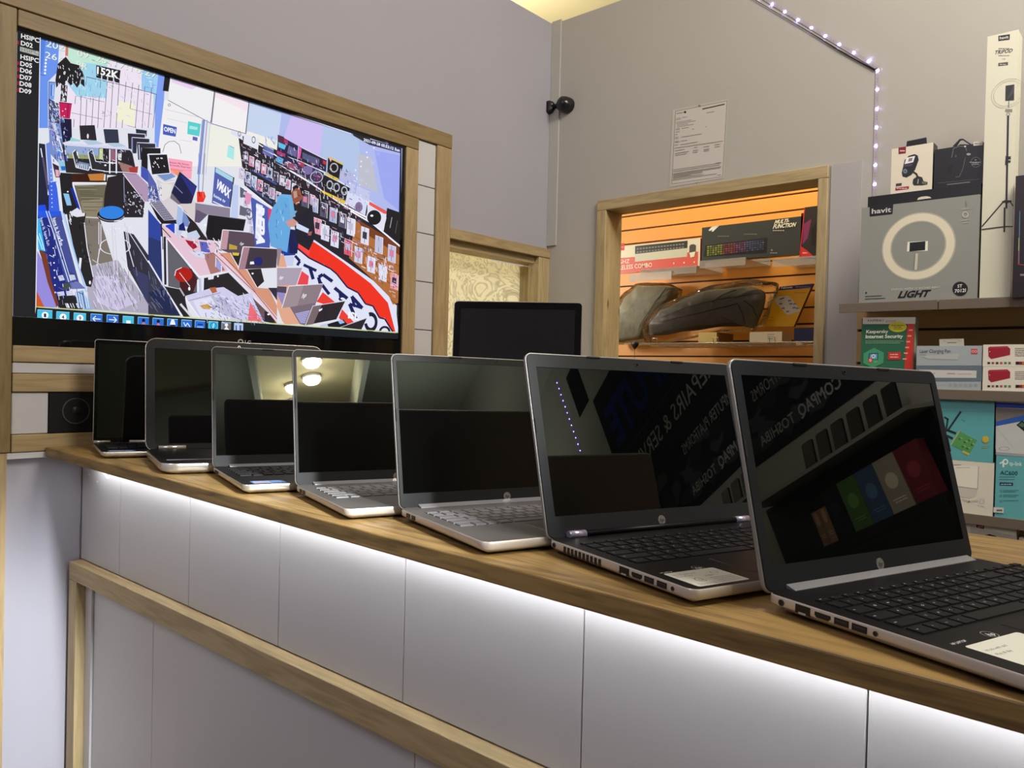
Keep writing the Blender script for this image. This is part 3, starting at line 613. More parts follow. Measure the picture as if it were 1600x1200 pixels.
# desk row
A.poly(d(100, 290, 370, 340, 600, 620, 380, 640, 350, 860, 150, 600), (214, 208, 214)); A.poly(d(150, 370, 300, 390, 290, 520, 200, 590, 150, 590), (226, 222, 222)); A.line(d(110, 310, 210, 370, 360, 345), 1.0, WH); A.poly(d(110, 270, 270, 240, 350, 290, 210, 345), (120, 150, 200)); A.poly(d(0, 210, 100, 380, 150, 600, 0, 600), (90, 100, 170))
for i in range(34):
    x, y = G.uniform(0, 150), G.uniform(380, 600); A.line(d(x, y, x+G.uniform(-14, 14), y+G.uniform(20, 50)), 1.1, G.choice([WH, (60, 60, 90), (150, 160, 200)]))
A.poly(d(10, 20, 235, 15, 270, 250, 50, 265), DK); A.line(d(0, 10, 240, 8, 275, 250, 45, 270, 5, 20), 1.2, WH)
for i in range(12): x, y = G.uniform(30, 220), G.uniform(40, 180); A.line(d(x, y, x+14, y+16), 1.1, WH)
A.poly(d(20, 600, 150, 590, 330, 830, 200, 840), (176, 172, 196)); A.poly(d(20, 620, 200, 840, 350, 830, 360, 880, 150, 880), (34, 32, 36))
for i in range(7): A.line(d(40+i*18, 610-i*2, 215+i*17, 835-i*2), .8, (60, 56, 80))
for i in range(9): A.line(d(35+i*21, 618+i*26, 155+i*20, 600+i*26), .6, (90, 84, 110))
A.poly(d(395, 225, 610, 410, 540, 630, 410, 630, 290, 490), (34, 36, 70)); A.poly(d(400, 260, 600, 420, 560, 540), (44, 50, 130)); A.line(d(395, 225, 610, 410), .9, (180, 190, 220)); A.poly(d(290, 490, 410, 630, 380, 640, 275, 560), (120, 110, 120)); A.line(d(330, 400, 430, 500), 1.4, (120, 130, 160))
A.poly(d(610, 480, 700, 480, 720, 540, 690, 610, 610, 610), (230, 50, 36)); A.line(d(630, 470, 650, 540), 1.4, (160, 24, 20)); A.line(d(680, 480, 690, 560), 1.4, (250, 110, 90))
A.poly(d(835, 170, 1065, 300, 1015, 680, 795, 620), (84, 98, 172)); A.poly(d(845, 180, 1060, 305, 1055, 360, 840, 235), (170, 214, 226)); A.line(d(1070, 300, 1020, 680), 2.0, (60, 60, 80))
A.text('VMAX', d(840, 420)[0], d(1010, 560)[0], d(870, 320)[0], WH, .05); A.text('home tv', d(815, 540)[0], d(960, 620)[0], d(825, 500)[0], WH, .02); A.line(d(810, 600, 960, 670), 1.4, WH)
A.poly(d(1060, 390, 1130, 400, 1120, 820, 1030, 800), (190, 205, 240))
A.poly(d(370, 640, 440, 700, 420, 1000, 350, 860), (170, 190, 230)); A.line(d(370, 645, 440, 700), 1.2, WH); A.poly(d(440, 720, 520, 830, 500, 920, 420, 900), (120, 140, 200))
A.poly(d(380, 640, 600, 620, 590, 860), (214, 204, 205)); A.poly(d(440, 700, 600, 880, 720, 1040, 800, 1200, 600, 1200, 480, 960, 520, 860), (40, 36, 40)); A.line(d(420, 700, 600, 870, 720, 1040), 1.6, (220, 215, 225))
A.poly(d(590, 620, 1025, 680, 1020, 800, 750, 760, 640, 870, 580, 860), (140, 130, 150)); A.poly(d(600, 700, 740, 770, 640, 870, 580, 850), (96, 86, 112)); A.line(d(595, 615, 1025, 680), 1.6, (220, 214, 232))
A.poly(d(750, 765, 1220, 830, 1190, 970, 940, 950, 900, 1100, 740, 1080, 720, 1000), (26, 24, 30)); A.line(d(750, 765, 1220, 828), .9, (130, 130, 140)); A.ell(*d(712, 895)[0], 2.4, 1.8, WH, 10)
A.poly(d(930, 955, 1415, 1000, 1390, 1170, 1180, 1165, 1150, 1300, 895, 1200), (90, 74, 88)); A.poly(d(930, 955, 1010, 965, 980, 1200, 895, 1200), (190, 150, 160)); A.line(d(895, 1200, 930, 955, 1415, 1000), 1.2, (232, 226, 240)); A.poly(d(1010, 1130, 1110, 1160, 1110, 1200, 1010, 1200), (190, 160, 60)); A.text('hp', d(1140, 1140)[0], d(1190, 1145)[0], d(1150, 1105)[0], (225, 225, 235), .02, .3)
for i in range(14):
    x, y = G.uniform(720, 880), G.uniform(1040, 1200); A.line(d(x, y, x+24, y+34), 1.2, G.choice([WH, DK, (230, 180, 150)]))
A.poly(d(215, 900, 330, 870, 330, 1000, 250, 1010), (40, 70, 200)); A.poly(d(350, 890, 420, 980, 380, 1060, 345, 1040), (200, 205, 225)); A.poly(d(385, 900, 440, 860, 470, 970, 380, 960), (26, 34, 110)); A.poly(d(480, 1000, 600, 960, 650, 1040, 600, 1090, 490, 1060), (200, 210, 232)); A.poly(d(400, 1020, 500, 1080, 620, 1100, 560, 1190, 460, 1120), (150, 24, 60)); A.poly(d(640, 1080, 740, 1090, 760, 1200, 640, 1200), (60, 80, 180))
# glass cabinet and lower desk
A.poly(d(0, 700, 160, 880, 180, 1200, 0, 1200), (50, 70, 160)); A.line(d(0, 690, 160, 880), 2.0, (220, 225, 240)); A.line(d(165, 880, 180, 1200), 2.6, (40, 38, 44))
A.poly(d(170, 890, 240, 930, 560, 1200, 300, 1200, 180, 1000), (230, 196, 210)); A.line(d(170, 930, 420, 1200), 1.4, (60, 50, 60)); A.poly(f(0, 0, 160, 60, 190, 620, 0, 300), (44, 56, 110)); A.line(f(0, 300, 190, 620), 2.2, (210, 218, 240)); A.line(f(165, 0, 185, 600), 2.0, (226, 228, 245)); A.line(f(205, 0, 215, 600), 3.6, (40, 38, 42)); A.line(f(232, 20, 235, 600), 1.6, (226, 228, 245))
A.poly(f(240, 40, 620, 520, 610, 700, 250, 620), (100, 98, 106)); A.poly(f(380, 400, 540, 400, 620, 540, 560, 700, 400, 680), (70, 30, 34)); A.poly(circ(*f(440, 475)[0], 14, 11.5, 24), (176, 30, 24)); A.line(f(330, 490, 345, 420, 420, 385), 1.1, WH); A.line(f(390, 450, 520, 620), 1.0, (230, 220, 220))
A.poly(f(240, 20, 330, 0, 820, 60, 1000, 440, 690, 500, 640, 500), (228, 196, 212)); A.poly(f(680, 220, 810, 200, 960, 420, 780, 470, 720, 300), (170, 120, 112)); A.line(f(240, 20, 640, 500, 1000, 440), 1.6, (240, 236, 250)); A.line(f(235, 40, 640, 540), 1.0, (60, 56, 66))
A.poly(f(510, 180, 700, 190, 710, 270, 600, 250), (214, 216, 236)); A.poly(f(640, 60, 730, 70, 780, 200, 660, 190), (90, 100, 190)); A.poly(f(460, 40, 560, 60, 620, 130, 560, 160, 500, 100), (160, 24, 50)); A.poly(f(840, 270, 920, 360, 910, 440, 850, 380), (160, 160, 220)); A.line(f(915, 360, 915, 450), 1.3, WH); A.line(f(845, 250, 840, 380), 1.0, WH)
A.poly(f(690, 520, 1000, 450, 1290, 740, 1100, 760, 930, 640, 690, 690), (40, 36, 40)); A.line(f(645, 520, 650, 700), 3.4, (190, 196, 224)); A.line(f(690, 520, 685, 690), 1.4, WH); A.line(f(615, 540, 615, 690), 1.4, WH); A.poly(f(745, 500, 820, 490, 815, 530, 750, 540), (226, 226, 240)); A.ell(*f(870, 495)[0], 1.6, 1.6, WH, 10)
A.poly(f(200, 620, 620, 700, 460, 760, 470, 830, 520, 1000, 440, 1000), (40, 38, 42)); A.line(f(0, 300, 200, 640, 430, 1000), 1.4, WH); A.poly(f(0, 320, 190, 640, 400, 990, 0, 980), (58, 58, 78)); A.poly(f(0, 700, 200, 640, 400, 985, 200, 960), (36, 44, 80))
for i in range(16): x, y = G.uniform(0, 200), G.uniform(560, 900); A.line(f(x, y, x+50, y+70), .8, (110, 114, 140))
A.line(f(400, 840, 540, 1000), 3.4, (214, 214, 220)); A.line(f(390, 640, 450, 740), 2.4, (180, 180, 190)); A.ell(*f(512, 650)[0], 1.8, 3, WH, 10)
# papers
A.poly(f(465, 740, 760, 650, 940, 630, 1120, 740, 1290, 700, 1460, 1060, 1000, 1040, 640, 1010), (206, 204, 234)); A.poly(f(560, 800, 850, 740, 1060, 960, 1000, 1040, 660, 1010), (222, 222, 244)); A.poly(f(760, 640, 840, 630, 860, 690, 800, 710), (180, 100, 60)); A.line(f(465, 745, 480, 800, 640, 1010), 1.2, (250, 240, 245)); A.line(f(500, 800, 900, 700), .8, (130, 120, 150))
for i in range(44):
    x, y = G.uniform(860, 1330), G.uniform(700, 1020); A.line(f(x, y, x+G.uniform(10, 50), y+G.uniform(20, 70)), .8, G.choice([WH, (96, 90, 140), (150, 150, 210), (70, 66, 100), (236, 236, 250)]))
for i in range(16): A.line(f(780+i*12, 740+i*3, 930+i*12, 980+i*3), .4, (110, 104, 150))
A.poly(f(640, 860, 740, 840, 790, 880, 760, 910, 680, 900), (206, 156, 70)); A.line(f(780, 880, 860, 870, 800, 910), 1.0, (120, 90, 110)); A.poly(f(1270, 820, 1420, 1060, 1240, 1050), (236, 110, 120)); A.poly(f(1300, 760, 1600, 1050, 1600, 1090, 1440, 1060), (110, 84, 90)); A.poly(f(1450, 930, 1560, 960, 1580, 1080, 1450, 1060), (44, 40, 46)); A.ell(*f(1500, 970)[0], 2, 1.6, WH, 10)
# wall of accessories
A.poly([(370, 210), (430, 235), (560, 310), (625, 370), (622, 480), (560, 440), (480, 370), (380, 290)], (40, 36, 44))
A.poly(h(740, 90, 1160, 330, 1140, 860, 1080, 880, 900, 640, 680, 440), (176, 110, 60)); A.poly(h(760, 80, 1160, 320, 1160, 420, 830, 210), (120, 64, 36))
for y0 in (230, 330, 450, 600, 700): A.line(h(700+y0*.1, y0, 1150, y0+290), .8, (110, 60, 34))
def packs(pts, cols, w, hh_):
    for (x, y) in pts:
        cc = G.choice(cols); A.poly([(x, y), (x+w, y+w*.35), (x+w-1, y+hh_+w*.35), (x-1, y+hh_)], cc)
        A.line([(x, y), (x+w, y+w*.35), (x+w-1, y+hh_+w*.35)], .7, (245, 245, 252)); A.line([(x+w*.45, y+2), (x+w*.4, y+hh_)], .6, (50, 44, 60)); A.poly([(x+w*.2, y+hh_*.3), (x+w*.75, y+hh_*.38), (x+w*.7, y+hh_*.8), (x+w*.15, y+hh_*.7)], G.choice([(190, 190, 215), (60, 56, 74), (214, 130, 160), (220, 220, 235)]))
PC = [(222, 222, 240), (206, 190, 214), (170, 180, 214), (226, 150, 180), (90, 86, 110)]
packs([(378+i*9.5, 238+i*6.0) for i in range(12)], PC, 7.5, 15)
packs([(372+i*9.5, 262+i*6.2) for i in range(9)], PC, 8, 17)
packs([(455+i*14.5, 292+i*8.0) for i in range(7)], PC, 11, 22)
packs([(488, 340), (500, 350), (515, 360), (536, 373), (552, 385), (572, 400), (590, 413), (608, 426)], [(232, 160, 180), (222, 222, 244), (206, 206, 232), (220, 90, 110)], 12, 24)
packs([(562, 354), (584, 368), (604, 382), (540, 340)], [(196, 196, 226), (220, 60, 50), (222, 222, 240)], 12, 26)
packs([(376+i*3, 296+i*14) for i in range(5)], [(206, 196, 226), (110, 106, 130)], 8, 12)
A.line(g(0, 560, 400, 800, 800, 1070, 1050, 1200), 2.6, (248, 246, 252)); A.line(h(690, 0, 900, 120, 1160, 335), 2.4, (248, 246, 252)); A.line([(378, 210), (432, 246)], 1.6, (250, 250, 255)); A.line(d(1290, 210, 1600, 390), 3.0, (70, 84, 150)); A.line(d(1220, 380, 1540, 620), 3.4, (70, 80, 130)); A.line(d(1170, 420, 1540, 680), 2.4, (235, 238, 250))
# boxes on the top shelf
A.poly(g(15, 235, 250, 365, 240, 530, 0, 440), (44, 38, 74)); A.poly(g(20, 245, 130, 310, 125, 345, 15, 290), (190, 50, 100)); A.poly(g(15, 320, 110, 360, 90, 410, 20, 380), (100, 190, 235)); A.poly(g(140, 360, 240, 420, 230, 500, 120, 450), (110, 100, 150))
A.poly(g(0, 450, 240, 540, 240, 690, 0, 570), (46, 40, 76)); A.poly(g(0, 420, 100, 460, 95, 500, 0, 460), (180, 60, 110)); A.poly(g(0, 480, 80, 520, 60, 580, 0, 550), (90, 180, 230)); A.poly(g(120, 540, 230, 590, 220, 660, 120, 620), (150, 80, 110))
A.poly(g(260, 370, 585, 530, 575, 670, 245, 530), (42, 38, 58)); A.line(g(270, 375, 580, 530), 1.0, (230, 225, 240)); A.poly(g(260, 380, 290, 400, 270, 520, 245, 510), (224, 100, 170)); A.poly(g(300, 440, 500, 520, 490, 600, 300, 510), (90, 90, 130)); A.poly(g(540, 530, 580, 550, 575, 590, 540, 570), (200, 50, 70))
A.poly(g(245, 540, 550, 680, 530, 880, 235, 680), (52, 46, 70)); A.poly(g(250, 540, 325, 570, 315, 620, 250, 590), (170, 60, 90)); A.poly(circ(*g(360, 650)[0], 8, 7, 18), (120, 110, 160)); A.poly(circ(*g(460, 730)[0], 10, 9, 18), (60, 54, 80)); A.ring(*g(465, 730)[0], 10, 9, 1.2, (210, 205, 230), 24)
A.poly(g(600, 490, 780, 575, 765, 640, 735, 760, 590, 680), (34, 32, 36)); A.poly(g(600, 485, 780, 575, 775, 592, 600, 505), (224, 190, 90)); A.poly(g(560, 675, 720, 745, 715, 780, 570, 700), (220, 190, 60)); A.ring(*g(670, 620)[0], 6.5, 7.5, 1.6, (190, 190, 205), 22); A.poly(g(610, 505, 645, 520, 630, 555), (236, 180, 190))
A.poly(g(550, 700, 860, 860, 810, 1000, 520, 880), (36, 34, 38)); A.poly(g(520, 880, 805, 1010, 800, 1050, 530, 910), (230, 196, 60)); 
for x, y in ((620, 820), (700, 850), (790, 890)): A.ring(*g(x, y)[0], 5, 7, 1.5, (190, 196, 215), 20)
A.poly(g(745, 630, 935, 700, 925, 800, 730, 750), (180, 186, 226)); A.poly(g(860, 800, 1095, 900, 1075, 1020, 850, 900), (196, 200, 236)); A.line(g(930, 820, 915, 920), .8, (150, 150, 200)); A.poly(g(830, 890, 1060, 1010, 1035, 1180, 800, 1040), (212, 220, 244)); A.poly(circ(*g(960, 1080)[0], 6, 8, 16), (130, 110, 150))
A.poly(g(1085, 1015, 1290, 1130, 1280, 1180, 1080, 1060), (232, 90, 84)); A.poly(g(1060, 1040, 1290, 1180, 1280, 1200, 1060, 1200), (222, 222, 240)); A.poly(h(850, 0, 1030, 30, 1000, 190, 830, 80), (226, 226, 244)); A.poly(circ(*h(912, 62)[0], 11, 11.5, 24), (28, 28, 32)); A.ell(*h(890, 45)[0], 2.4, 1.8, WH, 12)
A.poly(h(1040, 0, 1165, 30, 1160, 290, 1000, 190), (34, 32, 36)); A.line(h(1080, 50, 1060, 160), 1.0, (180, 176, 180)); A.line(h(1130, 90, 1110, 210), 1.0, (90, 86, 90)); A.poly(g(1290, 1090, 1460, 1150, 1460, 1200, 1280, 1200), (34, 32, 36))
A.poly(b(950, 760, 1090, 800, 1095, 880, 945, 800), (222, 224, 240)); A.poly(b(1110, 800, 1300, 860, 1285, 1000, 1100, 920), (226, 228, 240)); A.ring(*b(1230, 875)[0], 3.0, 5.5, .8, (80, 80, 90), 24); A.ring(*b(1052, 800)[0], 2.4, 4, .7, (80, 80, 90), 24)
for q in (b(1350, 930, 1480, 1000, 1480, 1055, 1345, 970), b(1345, 990, 1475, 1060, 1475, 1110, 1340, 1040)): A.poly(q, (100, 110, 180)); A.line(q[:2], .7, WH)
for i in range(14): x, y = G.uniform(1370, 1500), G.uniform(800, 930); A.line(b(x, y, x+10, y+34), .8, (130, 150, 220))
A.poly(b(1530, 810, 1610, 840, 1610, 930, 1530, 900), (90, 40, 70))
# banner on the end of the counter
A.poly(d(1270, 540, 1530, 700, 1510, 1200, 1330, 1200), (76, 92, 176)); A.poly(d(1490, 690, 1540, 700, 1520, 1000, 1495, 960), (230, 60, 110)); A.poly([(398, 318), (408, 322), (405, 380), (396, 372)], (220, 226, 240))
A.text('REPA', d(1345, 640)[0], d(1350, 1140)[0], d(1445, 690)[0], WH, .05); A.poly(d(1200, 480, 1290, 520, 1260, 640, 1210, 630), (224, 150, 190)); A.poly(d(1140, 420, 1190, 450, 1170, 560, 1140, 550), (90, 96, 120)); A.poly(d(1140, 650, 1220, 690, 1210, 790, 1130, 770), (100, 100, 120)); A.ring(*d(1260, 770)[0], 5, 8, 1, (90, 90, 110), 24)
# shop counter front with its red and blue sign
A.poly(h(215, 180, 640, 470, 900, 650, 1050, 800, 1120, 950, 1140, 1135, 560, 1085, 180, 660, 190, 330), (224, 226, 246))
A.poly(h(215, 205, 420, 340, 620, 480, 880, 680, 1040, 860, 1110, 1130, 1085, 1130, 1010, 1000, 960, 1000, 900, 890, 830, 870, 760, 760, 660, 710, 560, 590, 440, 500, 400, 490, 300, 440, 190, 340), (240, 52, 34))
A.poly(h(215, 205, 330, 280, 300, 420, 190, 330), (250, 74, 70)); A.poly(h(230, 560, 300, 610, 290, 690, 190, 690), (232, 72, 80)); A.poly(h(430, 760, 540, 850, 520, 900, 370, 850), (236, 64, 54)); A.poly(h(610, 920, 720, 1040, 640, 1070, 580, 1000), (236, 64, 54))
A.line(h(190, 350, 300, 440, 400, 490, 500, 540, 560, 590, 660, 715, 760, 765, 830, 870, 900, 890, 960, 1000, 1010, 1010, 1085, 1130), 2.4, (26, 32, 74))
for P, w in (((170, 420, 215, 470, 190, 510), 4.2), ((250, 505, 370, 560), 4.6), ((310, 535, 340, 640), 5.2), ((520, 660, 430, 595, 390, 620, 410, 700), 5.2), ((400, 660, 490, 780), 4.8), ((540, 720, 660, 820), 5.4), ((590, 760, 600, 840), 4.6), ((640, 790, 580, 830), 3.6), ((700, 800, 800, 910), 5.4), ((800, 910, 680, 870), 4.2), ((680, 870, 740, 1010), 5.4), ((700, 800, 730, 900), 4.2)):
    A.line(h(*P), w, (26, 34, 92))
A.ring(*h(880, 1040)[0], 10.5, 15.5, 4.4, (28, 30, 54), 36, -110, 170); A.ring(*h(1010, 1130)[0], 9, 9, 3.4, (28, 30, 54), 30, 180, 360)
A.text('ISL', h(665, 1000)[0], h(765, 1020)[0], h(672, 940)[0], (245, 245, 250), .05)
A.ell(*h(610, 820)[0], 2.4, 1.6, WH, 10)
# man at the counter (seen on the screen)
A.poly(h(50, 400, 160, 430, 150, 515, 10, 515), (200, 206, 235)); A.poly(h(0, 160, 210, 180, 215, 240, 170, 415, 60, 420, 0, 340), (28, 62, 150)); A.poly(h(100, 170, 215, 190, 190, 400, 120, 400), (30, 34, 80))
A.poly(g(0, 960, 60, 930, 180, 940, 200, 1100, 220, 1200, 0, 1200), (110, 176, 226)); A.poly(h(0, 0, 190, 0, 100, 140, 0, 110), (120, 170, 210)); A.poly([(423, 325), (436, 308), (448, 310), (452, 350), (446, 395), (420, 385), (416, 350)], (104, 168, 222))
for i in range(12):
    x, y = G.uniform(424, 446), G.uniform(312, 366); A.line([(x, y), (x+G.uniform(-3, 3), y+7)], .8, G.choice([(60, 110, 170), (170, 214, 240)]))
A.poly(g(190, 850, 250, 810, 310, 850, 325, 930, 280, 1000, 230, 1060, 190, 1030, 165, 930), (150, 84, 62)); A.poly(g(180, 850, 230, 815, 300, 830, 325, 900, 320, 960, 290, 940, 270, 870, 220, 860, 190, 890), (28, 22, 26)); A.poly(g(190, 900, 230, 890, 240, 960, 200, 980), (190, 150, 140)); A.line(g(220, 1040, 262, 1020), 1.0, (240, 200, 190)); A.line(g(238, 935, 275, 955), .8, (60, 34, 30))
A.poly([(470, 335), (485, 320), (490, 370), (480, 392), (462, 380), (455, 340)], (34, 34, 46)); A.poly(h(80, 100, 150, 70, 200, 110, 160, 150, 110, 150), (206, 150, 140)); A.poly(h(180, 110, 300, 170, 290, 210, 180, 165), (206, 220, 246)); A.poly(h(290, 200, 330, 190, 320, 230, 290, 230), (170, 90, 90))
# counter with the row of laptops seen from behind
A.poly(f(800, 200, 880, 190, 1100, 430, 1600, 960, 1600, 1080, 1340, 760), (236, 200, 212)); A.poly(f(890, 210, 1020, 200, 1130, 400, 1240, 420, 1350, 640, 1500, 650, 1600, 860, 1600, 1000, 1330, 690), (214, 150, 124)); A.line(f(800, 200, 1330, 700, 1600, 1030), 1.0, (90, 60, 70)); A.line(f(880, 200, 1110, 420, 1330, 690), .8, (110, 70, 70))
A.poly(f(1020, 210, 1130, 200, 1180, 260, 1130, 390), (44, 38, 40)); A.poly(f(1040, 200, 1130, 205, 1120, 240, 1050, 235), (216, 190, 70)); A.poly(f(1230, 410, 1400, 400, 1440, 560, 1350, 640), (44, 38, 42)); A.ell(*f(1295, 462)[0], 1.8, 1.4, WH, 10); A.line(f(1020, 205, 1120, 395), 1, WH); A.line(f(1225, 415, 1350, 635), 1, WH); A.poly(f(1490, 640, 1600, 640, 1600, 800), (50, 48, 66))
A.poly(f(1180, 125, 1600, 150, 1600, 240, 1590, 390, 1115, 410), (66, 56, 66)); A.poly(f(1180, 125, 1260, 135, 1200, 410, 1115, 410), (166, 128, 140)); A.line(f(1115, 410, 1180, 128, 1600, 152), 1.2, (232, 226, 240)); A.poly(f(1265, 315, 1320, 310, 1315, 345, 1262, 348), WH); A.poly(circ(*f(1365, 310)[0], 7, 7, 16), (34, 40, 110))
A.poly(h(0, 440, 60, 400, 110, 600, 240, 780, 280, 1060, 60, 1060, 0, 900), (224, 168, 140)); A.line(h(0, 980, 70, 1060), 1.2, (240, 220, 220))
# laptop backs in front of the sign
A.poly(h(0, 350, 45, 355, 15, 510, 0, 515), (150, 130, 140))
A.poly(h(0, 530, 240, 530, 190, 690, 0, 700), (172, 160, 178)); A.line(h(0, 530, 240, 530, 185, 690), 1.0, (236, 232, 244)); A.text('hp', h(18, 640)[0], h(55, 636)[0], h(26, 608)[0], WH, .02, .3)
A.poly(h(0, 705, 90, 710, 50, 880, 0, 780), (150, 140, 200)); A.poly(h(0, 705, 90, 710, 85, 770, 0, 760), (80, 70, 90))
A.poly(h(110, 705, 435, 680, 365, 865, 45, 910), (142, 124, 132)); A.poly(h(110, 705, 250, 695, 190, 890, 45, 910), (160, 142, 150)); A.line(h(45, 910, 110, 705, 437, 682), 1.1, (230, 226, 240)); A.text('hp', h(228, 815)[0], h(272, 805)[0], h(238, 772)[0], WH, .02, .3)
A.poly(h(120, 900, 360, 860, 360, 890, 260, 1070, 215, 1060), (120, 106, 118)); A.poly(h(170, 960, 310, 930, 260, 1050, 220, 1050), (176, 172, 220))
for i in range(6): A.line(h(180+i*8, 970+i*15, 310-i*8, 945+i*17), .6, (90, 86, 120))
A.poly(h(335, 890, 640, 842, 555, 1015, 265, 1070), (46, 40, 46)); A.poly(h(335, 890, 420, 880, 340, 1060, 265, 1070), (120, 104, 108)); A.line(h(265, 1070, 335, 890, 640, 842), 1.0, (220, 216, 226)); A.poly(h(390, 925, 425, 910, 422, 925, 396, 943), WH)
A.poly(h(400, 1080, 620, 1015, 660, 1060, 600, 1090), (30, 30, 36)); A.poly(h(570, 1030, 610, 1018, 635, 1045, 590, 1060), (150, 190, 235)); A.poly(h(590, 1090, 840, 1005, 790, 1110), (44, 40, 46)); A.line(h(590, 1090, 840, 1003), .9, (190, 190, 200)); A.poly(h(410, 1065, 470, 1055, 480, 1085, 410, 1080), (190, 200, 230))
# small lights reflected in the view
for x, y in g(1135, 390, 1050, 440, 1058, 500, 985, 548, 982, 607, 920, 650, 905, 712, 852, 805): A.ell(x, y, 1.2, 1.2, (250, 250, 255), 8)
A.poly(g(895, 215, 1090, 285, 1085, 355, 890, 245), (44, 42, 44)); A.poly(g(1085, 280, 1465, 385, 1460, 455, 1085, 355), (52, 54, 92)); A.line(g(1090, 283, 1465, 387), .8, WH); A.text('2021-09-28 05:53:12 Sun', g(1012, 308)[0], g(1435, 435)[0], g(1015, 275)[0], WH, .03)
A.line(g(0, -60, 870, 225), 1.0, (240, 240, 250)); A.line(g(1462, 390, 1455, 1200), .9, (200, 205, 235))
# side list and tool bar
A.poly([(10, 30), (60, 55), (52.5, 500), (8, 500)], (34, 34, 38)); A.line([(60.5, 57), (53.3, 497)], 1.3, (236, 240, 250))
for i, (t, y) in enumerate((('HSIPC', 60), ('D02', 71), ('HSIPC', 82.5), ('HSIPC', 92.5), ('D05', 103), ('D06', 113), ('D07', 123.5), ('D08', 134), ('D09', 144.5))):
    x = 30.5-i*.32; w = 28.5 if len(t) > 4 else 18.5; s_ = .27-i*.012
    if i == 2: A.poly([(x-.8, y-8), (x+w, y), (x+w-.3, y+7), (x-1, y-1)], (176, 180, 172)); A.text(t, (x+1, y-.8), (x+w-1, y+w*s_-2.4), (x+1.2, y-7), (110, 120, 112)); continue
    A.text(t, (x, y+1.0), (x+w, y+1.0+w*s_), (x+.3, y-6.2), (238, 238, 240), .02)
    if i in (1, 4, 5, 6, 7, 8): A.poly([(25, y-6), (28, y-5), (28, y), (24.5, y)], (150, 30, 34))
A.line([(30, 46.5), (57, 56)], 1.2, (150, 150, 150))
A.poly([(54, 480.5), (621, 520.8), (622, 530), (50, 510)], (28, 32, 36)); A.line([(53.5, 479.5), (295, 496.2), (621, 519.8)], 1.2, (196, 214, 110))
ic = [(56.5, 79.5, 484, 'n1'), (86, 106, 487, 'n4'), (113, 132, 489, 'n9'), (139.5, 157.5, 490.5, 'l'), (164.5, 182.5, 492, 'r'), (189.5, 206.5, 494, 'q'), (213, 230, 495.5, 'p'), (236, 253, 497, 'h'), (259, 275, 498.3, 'c'), (281, 297, 499.8, 'g'), (302, 317.5, 501, 'm'), (323, 338, 502.2, 'b'), (343.5, 358, 503.5, 'u'), (363, 377, 505, 't')]
for x0, x1, y, k in ic:
    hgt = 14.5-(x0-56)*.012; y1_ = y+(x1-x0)*.07; cc = (70, 190, 224) if k in ('n1', 'n4', 'n9', 'q', 'b') else ((120, 110, 110) if k == 'u' else (190, 205, 235) if k == 't' else (44, 112, 214))
    A.poly([(x0, y), (x1, y1_), (x1-.3, y1_+hgt), (x0-.3, y+hgt)], cc); A.line([(x0, y), (x1, y1_)], .9, (150, 214, 244)); A.line([(x0, y), (x0-.3, y+hgt)], .8, (120, 196, 240)); cx_, cy_ = (x0+x1)/2, (y+y1_)/2+hgt*.55
    if k[0] == 'n': A.ell(cx_, cy_, 5.4, 5.4, (244, 246, 250), 20); A.text(k[1], (cx_-1.8, cy_+2.8), (cx_+1.8, cy_+3.1), (cx_-1.8, cy_-3), (50, 50, 56), .02)
    if k in 'lr':
        s_ = -1 if k == 'l' else 1; A.line([(cx_-6, cy_-.4), (cx_+6, cy_+.4)], 1.4, WH); A.line([(cx_+s_*1.5, cy_-4.5), (cx_+s_*6, cy_+s_*.4), (cx_+s_*1.5, cy_+4.5)], 1.4, WH)
    if k == 'q': A.poly([(cx_-3.5, cy_-1), (cx_+3.5, cy_-.6), (cx_+3.5, cy_+5), (cx_-3.5, cy_+5)], WH)
    if k in 'phu': A.ell(cx_, cy_-2.2, 2.6, 2.8, (30, 24, 40) if k != 'u' else WH, 12); A.poly([(cx_-4.5, cy_+5.5), (cx_, cy_), (cx_+4.5, cy_+5.5)], (214, 120, 140) if k != 'u' else WH)
    if k == 'c': A.poly([(cx_-2, cy_-6), (cx_+2, cy_-6), (cx_+4.5, cy_+2), (cx_-4.5, cy_+2)], WH); A.poly([(cx_-4.5, cy_+2), (cx_+4.5, cy_+2), (cx_+3, cy_+5), (cx_-3, cy_+5)], (20, 26, 60))
    if k == 'g': A.line([(cx_-5, cy_-3), (cx_-2, cy_+3), (cx_+1, cy_-2), (cx_+5, cy_+4)], 1.2, WH)
    if k == 'm': A.line([(cx_-4, cy_-1), (cx_+4, cy_-.6)], 2.2, (20, 50, 130)); A.line([(cx_-5, cy_+3), (cx_+5, cy_+3.4)], 1.6, (150, 200, 250))
    if k == 'b': A.ring(cx_, cy_, 5, 5.5, 1.2, (30, 100, 190), 20); A.line([(cx_+1, cy_-4), (cx_-1, cy_+4)], 1.4, (190, 240, 255))
    if k == 't': A.line([(cx_-4, cy_-3), (cx_-4, cy_+5)], 2.2, (90, 110, 160)); A.line([(cx_+2.5, cy_-3), (cx_+2.5, cy_+5)], 3, (90, 110, 160))
